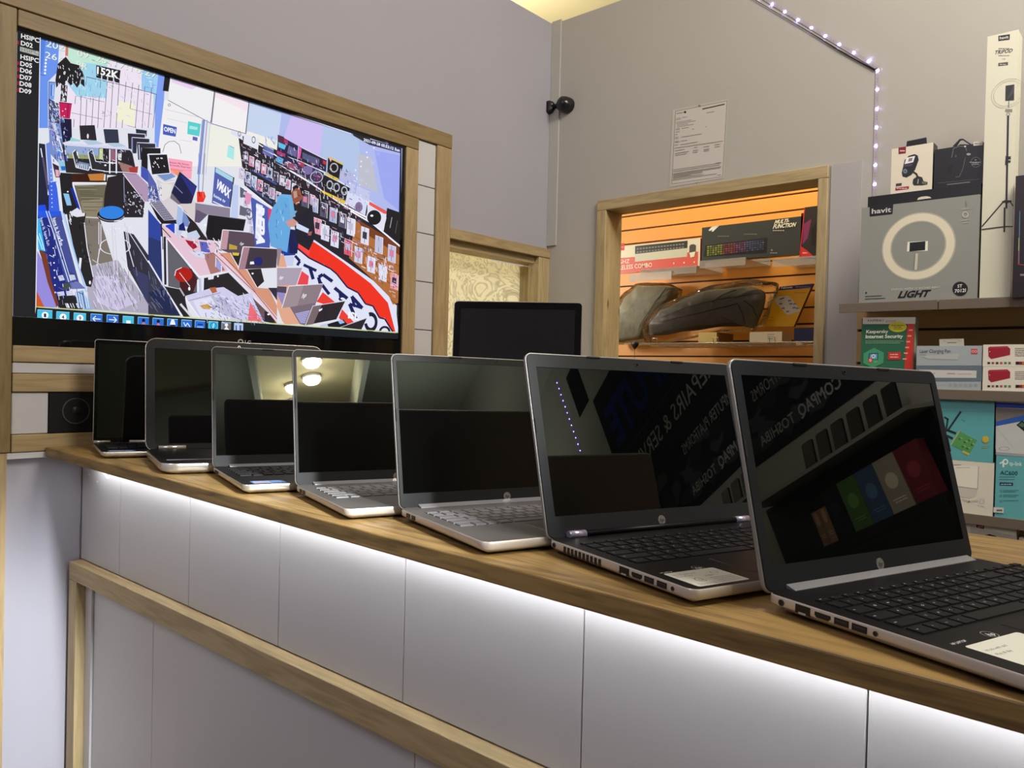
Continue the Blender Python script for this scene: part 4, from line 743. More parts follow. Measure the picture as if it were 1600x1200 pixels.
def clutter(P, n, pal, l0=2, l1=6, w0=.5, w1=1.1, vert=.7):
    """many tiny strokes inside the quad P: the busy stock of the camera view"""
    A.k += 1
    for i in range(n):
        s_, t_ = G.random(), G.random(); a_ = [P[0][j]+(P[1][j]-P[0][j])*s_ for j in (0, 1)]; b_ = [P[3][j]+(P[2][j]-P[3][j])*s_ for j in (0, 1)]
        x, y = a_[0]+(b_[0]-a_[0])*t_, a_[1]+(b_[1]-a_[1])*t_; l_ = G.uniform(l0, l1); dx, dy = (l_*.15, l_) if G.random() < vert else (l_, l_*.5); k0 = A.k
        A.line([(x, y), (x+dx, y+dy)], G.uniform(w0, w1), G.choice(pal)); A.k = k0
    A.k += 1
PW = [WH, (216, 208, 236), (190, 196, 226), (60, 54, 74), (226, 160, 190), (110, 108, 140), (240, 236, 246)]
clutter([(374, 222), (470, 262), (470, 300), (374, 262)], 150, PW); clutter([(470, 268), (560, 318), (548, 352), (486, 318)], 110, PW, 3, 8); clutter([(372, 262), (424, 292), (424, 312), (372, 284)], 70, PW)
clutter([(496, 340), (612, 408), (612, 436), (500, 366)], 110, PW, 3, 8); clutter([(560, 376), (618, 410), (620, 470), (560, 420)], 60, [WH, (214, 150, 90), (220, 200, 230), (96, 56, 30), (200, 60, 60)], 3, 7)
clutter([(433, 214), (503, 252), (503, 290), (433, 248)], 70, [(150, 110, 190), (210, 205, 235), (30, 26, 46), (200, 70, 120), (110, 180, 226)], 2, 5); clutter([(510, 250), (545, 266), (536, 310), (502, 292)], 34, [(200, 196, 214), (26, 24, 28), (220, 190, 90)], 2, 4)
clutter([(541, 264), (575, 292), (570, 330), (536, 300)], 24, [(150, 156, 210), (236, 240, 252), (190, 130, 170)], 2, 4)
clutter([(75, 160), (96, 175), (104, 250), (80, 250)], 60, [WH, (50, 50, 90), (90, 130, 230), (150, 200, 235)], 3, 8, .6, 1.3); clutter([(100, 230), (195, 232), (205, 262), (105, 262)], 50, [(20, 18, 26), (180, 190, 220), (90, 96, 120), WH], 2, 5)
clutter([(190, 300), (222, 300), (222, 335), (190, 325)], 34, [WH, (150, 150, 180), (70, 66, 80)], 2, 5); clutter([(228, 288), (250, 288), (250, 316), (228, 316)], 34, [WH, (60, 60, 90), (160, 170, 210)], 2, 6)
clutter([(290, 370), (330, 376), (345, 400), (300, 398)], 34, [WH, (40, 36, 46), (60, 80, 170), (190, 60, 90)], 2, 5); clutter([(300, 455), (395, 470), (410, 508), (320, 502)], 90, [WH, (110, 106, 160), (70, 66, 100), (190, 186, 226)], 3, 8, .4, .9, .4)
clutter([(115, 80), (180, 100), (180, 150), (115, 135)], 44, [(235, 240, 250), (120, 170, 200), (90, 110, 130), (180, 220, 230)], 2, 6, .4, .8); clutter([(180, 100), (235, 118), (232, 195), (180, 180)], 40, [(215, 205, 225), (190, 184, 214), (246, 244, 250)], 3, 8, .4, .8)
clutter([(58, 350), (80, 350), (125, 470), (85, 470)], 46, [(90, 100, 190), (40, 44, 96), (150, 160, 220), WH], 4, 10, .5, 1.0); clutter([(150, 400), (205, 420), (225, 480), (150, 478)], 60, [(236, 230, 250), (120, 114, 130), (150, 144, 166), (90, 86, 100)], 5, 13, .4, .9, 1.0)
clutter([(118, 335), (140, 335), (142, 420), (128, 420)], 16, [(90, 86, 84), (16, 16, 18)], 3, 8); clutter([(205, 380), (250, 440), (280, 488), (190, 400)], 26, [(86, 90, 120), (30, 32, 50), (120, 124, 160)], 5, 14, .4, .9, 1)
tvp('picture', A.mb, printed('screen_picture', emission=True, strength=1.0))
lg = Art(lambda u, v, k: Vector((u, 2.0059-k*.00005, v)))
p0 = hit(378, 534.5, 1, 2.006)
lg.ring(p0.x-.004, p0.z, .0085, .0085, .0035, (150, 150, 155)); lg.txt('LG', p0.x+.009, p0.z-.006, .012, (150, 150, 155), bold=.02)
tvp('maker_logo', lg.mb, printed('print_matt'))
# ------------------------------------------------------------------ laptops
M_SIL = mat('silver_plastic', (.56, .50, .42), .34, metal=.25)
M_BAR = mat('hinge_silver', (.24, .24, .25), .35, metal=.4)
M_SILD = mat('silver_deck', (.10, .095, .090), .42, metal=.3)
M_KEYS = mat('silver_keys', (.17, .16, .16), .42)
M_RIM = mat('bright_rim', (.62, .58, .50), .25, metal=.7)
M_DECK = mat('black_deck', (.0035, .003, .004), .42, spec=.18)
M_KEY = mat('black_keys', (.004, .004, .005), .5, spec=.22)
M_BEZD = mat('slate_bezel', (.010, .012, .016), .42, spec=.3)
M_BEZG = mat('grey_bezel', (.019, .020, .021), .42, spec=.3)
M_BEZS = mat('grey_chassis_bezel', (.014, .014, .0135), .42, spec=.3)
M_DISP = mat('glossy_display', (.0012, .0014, .0014), .012, spec=.5, ior=1.85)
M_DISPM = mat('satin_display', (.0014, .0016, .0016), .03, spec=.5, ior=1.7)
M_PORT = mat('port_dark', (.006, .006, .006), .5)
M_RUB = mat('rubber', (.012, .012, .012), .8)
M_HPL = mat('logo_silver', (.55, .54, .52), .25, metal=.8)
M_PR = printed('print_matt')
N_C = Vector((.01, -.01, 1)).normalized()
LAPFIT = {
 'L7': [0.6983, 0.2933, -0.3018, 0.2548, 0.3554, 0.2263, 0.243, 0.0129, 0.0243],
 'L6': [0.7223, 0.5708, -0.3058, 0.2941, 0.3621, 0.2334, 0.241, 0.0143, 0.0271],
 'L5': [0.7146, 0.8298, -0.2912, 0.2193, 0.3551, 0.2246, 0.2384, 0.0071, 0.0219],
 'L4': [0.7201, 1.0938, -0.2943, 0.1943, 0.3558, 0.2283, 0.2391, 0.0062, 0.0217],
 'L3': [0.7233, 1.3699, -0.2934, 0.2075, 0.3603, 0.2327, 0.2436, 0.0066, 0.0228],
 'L2': [0.7336, 1.6778, -0.3121, 0.2865, 0.3989, 0.257, 0.2736, .0, .0],
 'L1': [0.714, 1.9081, -0.276, 0.1117, 0.32, 0.2429, 0.202, .0, .0]}
RZ90 = Matrix.Rotation(math.radians(90), 4, 'X')
def keyboard_mesh(w, y0, rows, numpad, legends, mk, x0=None):
    """keycaps laid from the back row (y0) forward; y is negative towards the user"""
    mb = MB(); pitch = .0187; x0 = x0 if x0 is not None else .0165
    z = .0163; art = Art(lambda u, v, k: Vector((u, v, .0182+k*1e-7)), mb, 1) if legends else None
    rowsdef = [[1]*15, [1]*13+[1.9], [1.5]+[1]*12+[1.4], [1.75]+[1]*11+[2.15], [2.3]+[1]*10+[2.6], [1.2, 1, 1, 1.1, 5.2, 1.1, 1, 1.1, 1.1, 1.1]]
    leg = [['esc', 'f1', 'f2', 'f3', 'f4', 'f5', 'f6', 'f7', 'f8', 'f9', 'f10', 'f11', 'f12', 'ins', 'del'], list('`1234567890-=')+['bksp'], ['tab']+list('QWERTYUIOP[]\\'), ['caps']+list("ASDFGHJKL;'")+['enter'], ['shift']+list('ZXCVBNM,./')+['shift'], ['ctrl', 'fn', 'win', 'alt', '', 'alt', 'ctrl', '<', 'v', '>']]
    y = y0
    for ri, rdef in enumerate(rowsdef[:rows] if rows < 6 else rowsdef):
        h = .0105 if ri == 0 else pitch; x = x0
        tot = sum(rdef); sc = (pitch*14.9)/tot if numpad or True else pitch
        cells = []
        for u, l in zip(rdef, leg[ri]): cells.append((x, u*sc, l)); x += u*sc
        if numpad:
            x += .004
            for l in ('7', '8', '9', '+') if ri else ('', '', '', ''):
                cells.append((x, pitch*.93, l)); x += pitch*.93
        for cx, cw, l in cells:
            a, b, c_, d_ = cx+.0012, cx+cw-.0012, y-h+.0012, y-.0012; i = .0009
            zb, zt = z-.001, z+.0016
            vs = [(a, c_, zb), (b, c_, zb), (b, d_, zb), (a, d_, zb), (a+i, c_+i, zt), (b-i, c_+i, zt), (b-i, d_-i, zt), (a+i, d_-i, zt)]
            mb.add(vs, [(4, 5, 6, 7), (0, 1, 5, 4), (1, 2, 6, 5), (2, 3, 7, 6), (3, 0, 4, 7)], 0)
            if art and l:
                hh2 = .0026 if len(l) == 1 else .0017
                art.txt(l, (a+b)/2-.003 if len(l) == 1 else a+.003, c_+h*.42, hh2, (190, 190, 195))
        y -= h
    return mb, y
def laptop(key, label, st, group=None):
    x, y, yaw, tilt, w, hl, dp, dl, db = LAPFIT[key]
    n = N_C; wd = Vector((math.cos(yaw), math.sin(yaw), 0)); wd = (wd-n*wd.dot(n)).normalized(); fd = wd.cross(n)
    z = ctop(x, y)
    mw = Matrix((wd, -fd, n)).transposed().to_4x4(); mw.translation = (x, y, z+.0004)
    R = empty('laptop', mw=mw); tag(R, label, 'laptop', group)
    side, deck, bez = st['side'], st['deck'], st['bez']
    r = st.get('r', .012)
    # base: undercut wedge
    mb = MB(); H0 = st.get('h', .0165)
    def ring(ins, zf):
        P = rr(w, dp, r, 0, -dp, 6, ins)
        return [(px, py, zf(py)) for px, py in P]
    mb.loft([ring(.016, lambda v: .0003), ring(.010, lambda v: .0022), ring(.0012, lambda v: .0062+.0012*(v/dp+1)), ring(0, lambda v: .0085), ring(.0, lambda v: H0-.0014), ring(.0009, lambda v: H0-.0002)], 0, cap=(True, False))
    mb.loft([ring(.0009, lambda v: H0-.0002), ring(.0016, lambda v: H0)], 1 if st.get('rimdeck', 1) else 0, cap=(False, True), smooth=False)
    mb.build('base', [side, deck], R)
    ky0 = st.get('ky0', -.038)
    kb, yend = keyboard_mesh(w, ky0, 6, st.get('numpad', True), st.get('legends', False), None, st.get('kx0'))
    kb.build('keyboard', [st['keys'], M_PR], R)
    tx = st.get('tx', w*.30)
    tp = MB(); tp.loft([[(a_, b_, H0+.00005) for a_, b_ in rr(.108, .062, .003, tx, yend-.010-.062)], [(a_, b_, H0+.00035) for a_, b_ in rr(.108, .062, .003, tx, yend-.010-.062, inset=.0006)]], smooth=False)
    tp.build('touchpad', st.get('tpm', deck), R)
    if st.get('speaker', False):
        mb = MB()
        for i in range(60):
            for j in range(3): cxx, cyy = .05+i*.0042, -.014-j*.004; mb.prism(circ(cxx, cyy, .0009, n=6), H0+.0003, z0=H0+.0001)
        mb.build('speaker_grille', M_PORT, R)
    # hinge
    mb = MB()
    if st['hinge'] == 'bar':
        x0, x1 = .0285, w-.014
        mb.loft([[(xx+dx*(1 if xx < w/2 else -1), yy, zz) for yy, zz in ((.0, H0+.004), (-.011, H0+.0008), (-.011, H0-.001), (.001, H0-.001))] for xx, dx in ((x0, .0), (x1, .0))], 0, smooth=False)
        mb.build('hinge_bar', M_BAR, R, bevel=.0006)
    else:
        for x0, x1 in st['hx']:
            mb = MB(); mb.tube([(x0, -.004, H0+.0022), (x1, -.004, H0+.0022)], st.get('hr', .0052), 14); mb.build('hinge', st.get('hm', M_RIM), R)
        if st['hinge'] == 'cyl':
            mb = MB(); mb.tube([(st['hx'][0][1]+.001, -.004, H0+.002), (st['hx'][1][0]-.001, -.004, H0+.002)], .0046, 12); mb.build('hinge_cover', deck, R)
    # lid in its own frame
    LT = Matrix.Translation((0, 0, .014))@Matrix(((1, 0, 0, 0), (0, math.sin(tilt), -math.cos(tilt), 0), (0, math.cos(tilt), math.sin(tilt), 0), (0, 0, 0, 1)))
    # local lid axes: u right, v up the lid, n out of the screen (towards the user)
    rl = st.get('rl', .010)
    def lr(ins, zz, rad=rl, x0=0, y0=0, ww=w, hh3=hl): return [(a_, b_, zz) for a_, b_ in rr(ww, hh3, rad, x0, y0, 8, ins)]
    th = st.get('th', .0062)
    mb = MB(); mb.loft([lr(.004, -th), lr(.0008, -th+.0012), lr(0, -th+.0028), lr(0, -.0002), lr(.0009, .0)], 0, LT)
    mb.build('lid', st.get('lidm', side), R)
    if dl:
        dw = w-2*dl; dh = dw*.5625; dx, dy = dl, db
    else:
        dx, dy, dw, dh = st['disp'](w, hl)
    # bezel ring around the display
    mb = MB(); o1 = lr(.0012, .0002); o2 = lr(.002, .0012); i1 = [(a_, b_, .0012) for a_, b_ in rr(dw, dh, .0008, dx, dy, 8)]; i2 = [(a_, b_, .0003) for a_, b_ in rr(dw, dh, .0008, dx, dy, 8)]
    mb.loft([o1, o2, i1, i2], 0, LT, cap=(False, False), smooth=False); mb.build('bezel', bez, R)
    mb = MB(); mb.add([LT@Vector(p) for p in ((dx-.0005, dy-.0005, .0004), (dx+dw+.0005, dy-.0005, .0004), (dx+dw+.0005, dy+dh+.0005, .0004), (dx-.0005, dy+dh+.0005, .0004))], [(0, 1, 2, 3)]); mb.build('display', st.get('dm', M_DISP), R)
    top = hl-(hl-dy-dh)/2
    if st.get('cam', True):
        mb = MB(); ringT(mb, .0016, .0030, .0011, .0018, LT@Matrix.Translation((w/2, top, 0)), n=20); mb.loft([[(w/2+.0016*math.cos(t*math.pi/6), top+.0016*math.sin(t*math.pi/6), zz) for t in range(12)] for zz in (.0012, .0014)], 1, LT)
        mb.build('webcam', [st.get('camm', M_PORT), M_BLACKG], R)
    if st.get('pads', True):
        for px in (w*.295, w*.705):
            mb = MB(); mb.box(px-.011, px+.011, hl-.0034, hl-.0012, .001, .0024, T=LT); mb.build('bumper', M_RUB, R, bevel=.0004)
        for px in (.0016, w-.0038):
            mb = MB(); mb.box(px, px+.0022, hl*.56, hl*.56+.018, .001, .0022, T=LT); mb.build('bumper', M_RUB, R, bevel=.0004)
    if st.get('logo', True):
        lx, ly = w/2+st.get('logox', 0), max(dy*.46, .0095)
        mb = MB(); mb.loft([[(lx+.0062*math.cos(t*math.pi/12), ly+.0062*math.sin(t*math.pi/12), zz) for t in range(24)] for zz in (.0011, .0016)], 0, LT, smooth=False)
        ar = Art(lambda u, v, k: LT@Vector((u, v, .00165+k*1e-6)), mb, 1); ar.text('hp', (lx-.0038, ly-.0022), (lx+.0036, ly-.0022), (lx-.0030, ly+.0026), (38, 38, 42), .02, .25)
        mb.build('maker_logo', [M_HPL, M_PR], R)
    # side ports (left side)
    for kind, p in st.get('ports', ()):
        mb = MB(); zc = .0112
        def sb(a0, a1, z0, z1, d0=-.0006, d1=.0004, mi=0, m_=mb): m_.box(d0, d1, -a1, -a0, z0, z1, mi)
        if kind == 'power_jack' or kind == 'headphone_jack':
            T = Matrix.Translation((-.0002, -p, zc))@Matrix.Rotation(math.radians(-90), 4, 'Y')
            rad = .0031 if kind == 'power_jack' else .0022
            ringT(mb, rad*.72, rad, -.0004, .0005, T, 1, 18); mb.prism(circ(0, 0, rad*.72, n=16), .0002, 0, T, z0=-.0004)
            mb.build(kind, [M_PORT, mat('jack_ring', (.05, .05, .05), .4)], R)
        elif kind == 'ethernet_port':
            sb(p-.0078, p+.0078, .0072, .0148, -.0003); sb(p-.0042, p+.0035, .0068, .0085, -.0006, .0002, 1); mb.build(kind, [M_PORT, mat('port_tab', (.4, .38, .33), .4)], R)
        elif kind == 'hdmi_port':
            mb.prism([(-.0078, .0022), (-.0078, -.0006), (-.0058, -.0026), (.0058, -.0026), (.0078, -.0006), (.0078, .0022)], .0008, 0, Matrix.Translation((.0002, -p, zc))@Matrix.Rotation(math.radians(-90), 4, 'Y')@Matrix.Rotation(math.radians(-90), 4, 'Z'))
            mb.build(kind, [M_PORT], R)
        elif kind == 'usb_port':
            hw = st.get('usbw', .0068); sb(p-hw, p+hw, .0084, .0140); sb(p-hw*.8, p+hw*.8, .0112, .0126, -.0009, .0002, 1); mb.build(kind, [M_PORT, mat('usb_tongue', (.03, .03, .035), .4)], R)
        elif kind == 'vent':
            for i in range(10): a0 = p+i*.0072; sb(a0, a0+.0042, .0070, .0142)
            mb.build('vent', [M_PORT], R)
    for (q, kind) in st.get('stickers', ()):
        ar = Art(lambda u, v, k: Vector((u, -v, H0+.00015+k*1.2e-5)))
        if kind == 'spec':
            (x0, v0, x1, v1) = q
            ar.poly([(a_, b_) for a_, b_ in rr(x1-x0, v1-v0, .003, x0, v0)], (196, 196, 184))
            cw, ch = x1-x0, v1-v0
            ar.txt('More with', x0+cw*.08, v0+ch*.22, -.0036, (60, 60, 60)) if False else None
            T_ = lambda t, fx_, fy_, hgt, cc=(60, 60, 62), bo=0: ar.text(t, (x0+cw*fx_, v0+ch*fy_), (x0+cw*fx_+glyphs(t)[2]*hgt, v0+ch*fy_), (x0+cw*fx_, v0+ch*fy_-hgt), cc, bo)
            T_('Work with and', .07, .22, .0034); T_('Play all day', .07, .34, .0034)
            ar.ring(x0+cw*.30, v0+ch*.62, .0062, .0062, .0009, (70, 70, 72), 24, 40, 320); T_('CE', .27, .66, .004)
            T_('i5 8th', .52, .48, .0036); ar.ring(x0+cw*.80, v0+ch*.30, .0048, .0036, .0006, (70, 70, 72), 20)
            for r_ in range(4): ar.scrib(x0+cw*.50, x0+cw*.92, v0+ch*(.60+.09*r_), .0011, (110, 110, 112))
            for r_ in range(2): ar.scrib(x0+cw*.07, x0+cw*.45, v0+ch*(.85+.07*r_), .0010, (120, 120, 120))
        if kind == 'blue':
            (x0, v0, x1, v1) = q; ar.poly([(a_, b_) for a_, b_ in rr(x1-x0, v1-v0, .002, x0, v0)], (66, 110, 170)); ar.rect(x0+.003, v0+.005, x0+(x1-x0)*.55, v1-.004, (150, 150, 165)); ar.scrib(x0+.005, x0+(x1-x0)*.5, v0+.010, .0012, (60, 60, 90), 3, -.005); ar.scrib(x0+(x1-x0)*.62, x1-.004, v0+.008, .0012, (190, 210, 235), 3, -.006)
            ar.scrib(x0+.004, x1-.004, v0+.0015, .0014, (210, 220, 235))
        if kind == 'strip':
            (x0, v0, x1, v1) = q; ar.poly([(a_, b_) for a_, b_ in rr(x1-x0, v1-v0, .002, x0, v0)], (120, 122, 126)); ar.scrib(x0+.003, x1-.003, v0+(v1-v0)*.4, .0014, (60, 60, 66))
        if kind == 'mark':
            (x0, v0, x1, v1) = q; ar.text('hp', (x0, v1), (x1, v1), (x0+.001, v0), (170, 170, 172), .02, .25); ar.ring((x0+x1)/2, (v0+v1)/2, (x1-x0)*.75, (x1-x0)*.75, .0005, (150, 150, 150), 22)
        if kind == 'word':
            (x0, v0, x1, v1) = q; ar.text('HP LAPTOP', (x0, v1), (x1, v1), (x0+.0005, v0), (185, 185, 190), .01, .15)
        ar.mb.build('sticker' if kind in ('spec', 'blue', 'strip') else 'badge', M_PR, R)
    return R
A_PORTS = [('power_jack', .0184), ('ethernet_port', .0415), ('hdmi_port', .0618), ('usb_port', .0802), ('usb_port', .0969), ('headphone_jack', .1112)]
B_PORTS = [('power_jack', .0144), ('vent', .034), ('ethernet_port', .1419), ('hdmi_port', .1619), ('usb_port', .1803), ('usb_port', .1987), ('headphone_jack', .2138)]
stA = dict(side=M_SIL, deck=M_DECK, bez=M_BEZD, keys=M_KEY, hinge='bar', ports=A_PORTS, legends=True, lidm=mat('lid_silver', (.30, .29, .27), .35, metal=.5), stickers=[((.020, .170, .098, .236), 'spec'), ((.066, .160, .075, .166), 'mark'), ((.016, .161, .036, .1645), 'word')])
stB = dict(side=M_SIL, deck=M_DECK, bez=M_BEZG, keys=M_KEY, hinge='cyl', hx=((.0272, .052), (.310, .336)), hm=mat('lavender_steel', (.62, .56, .74), .25, metal=.7), ports=B_PORTS, legends=True, lidm=mat('lid_silver', (.30, .29, .27), .35, metal=.5), stickers=[((.014, .184, .083, .234), 'spec'), ((.062, .176, .071, .182), 'mark'), ((.013, .179, .030, .182), 'word')])
stC = dict(side=M_SIL, deck=M_SILD, bez=M_BEZS, keys=M_KEYS, hinge='bar', ports=[('usb_port', .031), ('usb_port', .0475)], usbw=.0058, tpm=mat('touchpad_grey', (.09, .086, .083), .35), numpad=True, ky0=-.044, lidm=mat('lid_dark_silver', (.25, .24, .22), .4, metal=.4))
stD = dict(side=M_RIM, deck=M_DECK, bez=M_BEZS, keys=M_KEY, hinge='bar', ports=[('usb_port', .030), ('usb_port', .044)], usbw=.0052, lidm=mat('lid_dark_silver', (.25, .24, .22), .4, metal=.4), stickers=[((.018, .207, .072, .236), 'blue')], dm=M_DISP)
stE = dict(side=M_RIM, deck=M_DECK, bez=mat('charcoal_bezel', (.008, .008, .009), .45, spec=.2), keys=M_KEY, hinge='short', hx=((.0251, .080), (.320, .375)), ports=(), numpad=True, h=.021, r=.03, rl=.024, th=.009, dm=M_DISPM, logo=False, pads=False,
           disp=lambda w, h: (.019, .018, w-.038, h-.042), stickers=[((.016, .205, .13, .220), 'strip')], camm=M_RIM, lidm=M_RIM, kx0=.022)
stF = dict(side=M_RIM, deck=M_DECK, bez=M_BLACKG, keys=M_KEY, hinge='short', hx=((.002, .036), (.076, .244)), hr=.0042, hm=M_RIM, ports=(), numpad=False, h=.0145, r=.010, rl=.007, logo=False, pads=False, cam=False,
           disp=lambda w, h: (.008, .012, w-.016, h-.022), stickers=[((.014, .176, .066, .196), 'blue')], lidm=M_RIM)
G1 = 'laptops in a row on the wooden counter'
laptop('L7', 'open laptop nearest the camera, black deck and silver side, long silver hinge bar', stA, G1)
laptop('L6', 'second laptop from the camera, with a row of vent slots and short lavender hinges', stB, G1)
laptop('L5', 'third laptop from the camera, silver deck with silver keys and round badge', stC, G1)
laptop('L4', 'fourth laptop from the camera, silver deck, partly hidden behind another silver laptop', stC, G1)
laptop('L3', 'fifth laptop from the camera, black keyboard and blue sticker on the palm rest', stD, G1)
laptop('L2', 'oldest wide laptop with rounded silver rim and thick dark bezel, under the television', stE, G1)
laptop('L1', 'small laptop farthest from the camera, glossy edge to edge screen, beside the wall speaker', stF, G1)
# ------------------------------------------------------------------ goods facing the shop (fronts look towards -X)
def front(X):
    """print surface at distance X: photo directions meet the plane of the box front"""
    def fn(u, v, k):
        p = hit(u, v, 0, X); return Vector((X-.0002-k*.00003, p.y, p.z))
    return fn
def goods(name, label, cat, X, P, depth, cols, art=None, group=None, zb=None, m=None, art_off=0):
    """P: photo corners (left, right, top, bottom as pixel points) of the front; cols: front, side, top"""
    (lx, ly), (rx, ry) = P[0], P[1]      # left-bottom and right-top directions
    a = hit(lx, ly, 0, X); b = hit(rx, ry, 0, X)
    y1, y0, z0, z1 = a.y, b.y, (a.z if zb is None else zb), b.z
    mb = MB(); f, s, t = [lin(c) for c in cols]
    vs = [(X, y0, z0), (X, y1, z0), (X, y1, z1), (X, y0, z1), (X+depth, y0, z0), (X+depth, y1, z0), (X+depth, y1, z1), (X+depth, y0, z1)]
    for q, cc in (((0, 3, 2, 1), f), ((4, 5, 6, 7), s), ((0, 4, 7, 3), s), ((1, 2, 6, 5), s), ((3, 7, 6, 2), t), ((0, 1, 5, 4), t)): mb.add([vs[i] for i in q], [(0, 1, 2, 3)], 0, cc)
    if art:
        ar = Art(front(X), mb); art(ar)
    o = mb.build(name, m or printed('print_satin', .38)); tag(o, label, cat, group)
    return o, (y0, y1, z0, z1)
S1 = hit(1466, 471, 0, 2.255).z          # top of the first shelf
S2 = hit(1500, 611.5, 0, 2.255).z
S3 = hit(1520, 805, 0, 2.255).z
XS = 2.25
def ac_shelf(y0, y1, z, label, lip=.022, x0=XS, x1=XR-.016, m=M_ACR, grp='clear acrylic shelves on the slatted wall'):
    mb = MB(); t = .003
    mb.box(x0, x1, y0, y1, z-t, z); mb.box(x0-.003, x0, y0, y1, z-lip, z+.004); mb.box(x1-.003, x1, y0, y1, z, z+.05)
    o = mb.build('acrylic_shelf', m, bevel=.0008, seg=1); tag(o, label, 'shelf', grp); return o
ys1 = hit(1466, 475, 0, XS).y; yl1 = hit(1312, 477, 0, XS).y
M_SHB = mat('smoky_acrylic', (.26, .21, .165), .15, trans=.35, ior=1.3)
ac_shelf(ys1+.001, yl1, S1, 'smoky acrylic shelf holding the large grey ring light box', m=M_SHB)
ac_shelf(-.35, ys1-.001, S1, 'smoky acrylic shelf holding the tall white tripod box', m=M_SHB)
ac_shelf(-.35, .735, S2, 'smoky acrylic shelf holding the green software box and two speaker boxes', m=M_SHB)
ac_shelf(-.35, .735, S3, 'smoky acrylic shelf under the turquoise boxes', m=M_SHB)
S4 = S3-.215
ac_shelf(-.35, .735, S4, 'lowest smoky acrylic shelf, holding white car transmitter boxes', m=M_SHB)
# grey ring light box
def art_ring(a):
    a.ring(1434, 385.5, 58, 52, 15, (205, 198, 176), 64) if False else None
    # the ring is drawn round in the plane of the box
    c = hit(1434, 385, 0, 2.26); r = abs(hit(1491.5, 382, 0, 2.26).y-c.y)
    fn0 = a.fn; a.fn = lambda u, v, k: Vector((2.26-.0002-k*.00003, c.y-u, c.z+v))
    a.ring(0, 0, r*1.04, r*1.04, r*.30, (168, 166, 150), 72); a.ring(0, 0, r, r, r*.22, (214, 206, 182), 72); a.fn = fn0
    a.poly([(1359, 321), (1396, 318), (1394.5, 334.5), (1359, 338.5)], (24, 24, 26)); a.text('havit', (1362, 334), (1392.5, 331), (1362.3, 326), (190, 192, 188), .02)
    a.poly([(1418, 378), (1450, 376.5), (1449.5, 392), (1417, 393)], (226, 224, 206)); a.poly([(1421.5, 379), (1446, 377), (1445.5, 391), (1421, 393)], (22, 22, 22)); a.poly([(1430.5, 396), (1434.5, 396), (1433, 421.5), (1428.5, 421.8)], (190, 186, 166)); a.line([(1430, 396), (1428, 421)], .6, (110, 110, 104))
    a.text('LIGHT', (1402.5, 465.5), (1453.5, 463), (1404.5, 455), (10, 10, 10), .04, .25)
    a.text('TRIPOD WITH 12 INCHES RING', (1392, 454.3), (1468, 450.2), (1392.4, 451), (196, 192, 176), .01)
    a.ell(1500.3, 451.3, 12, 11.2, (18, 18, 18), 30); a.text('ST', (1496, 449.5), (1503.5, 449), (1496.2, 444.5), (210, 210, 206), .02); a.text('7012I', (1491.5, 457.5), (1509, 456), (1491.8, 452), (210, 210, 206), .02)
    for y_, x_ in ((462, 1378), (466, 1383)): a.line([(1352, y_+1.2), (x_, y_)], 1.0, (40, 40, 40))
    a.ell(1353.5, 457.5, 1.4, 1.4, (30, 30, 30), 10)
    a.line([(1509, 314), (1510.5, 322)], 1.2, (120, 120, 116)); a.line([(1501, 327.5), (1518, 325.5)], .8, (176, 174, 164)); a.ring(1508.5, 335.5, 4.8, 4.8, 1.4, (190, 188, 176), 24); a.line([(1501, 345), (1514, 343.6)], .8, (176, 174, 164)); a.line([(1504, 348.5), (1513, 347.5)], .8, (176, 174, 164))
rb, (ry0, ry1, rz0, rz1) = goods('ring_light_box', 'large grey box picturing a ring light, on the top shelf', 'box', 2.26, [(1342, 473), (1531, 303.5)], .012, [(136, 138, 130)]*3, art_ring, zb=S1+.0005)
bb = hit(1361, 309.5, 0, 2.2725)
mb = MB(); mb.box(2.2725, 2.36, ry0, ry1-.012, S1+.0005, bb.z+.004, col=lin((16, 16, 17))); 
ch = Art(front(2.2715), mb); ch.poly([(1433, 312.5), (1435, 309), (1440, 307.3), (1448, 306.6), (1453, 307.5), (1455.5, 309.5)], (200, 196, 180))
o = mb.build('inner_carton', printed('print_satin', .38)); o.parent = rb; o.location = o.location-rb.location
btop = bb.z+.004+.0005
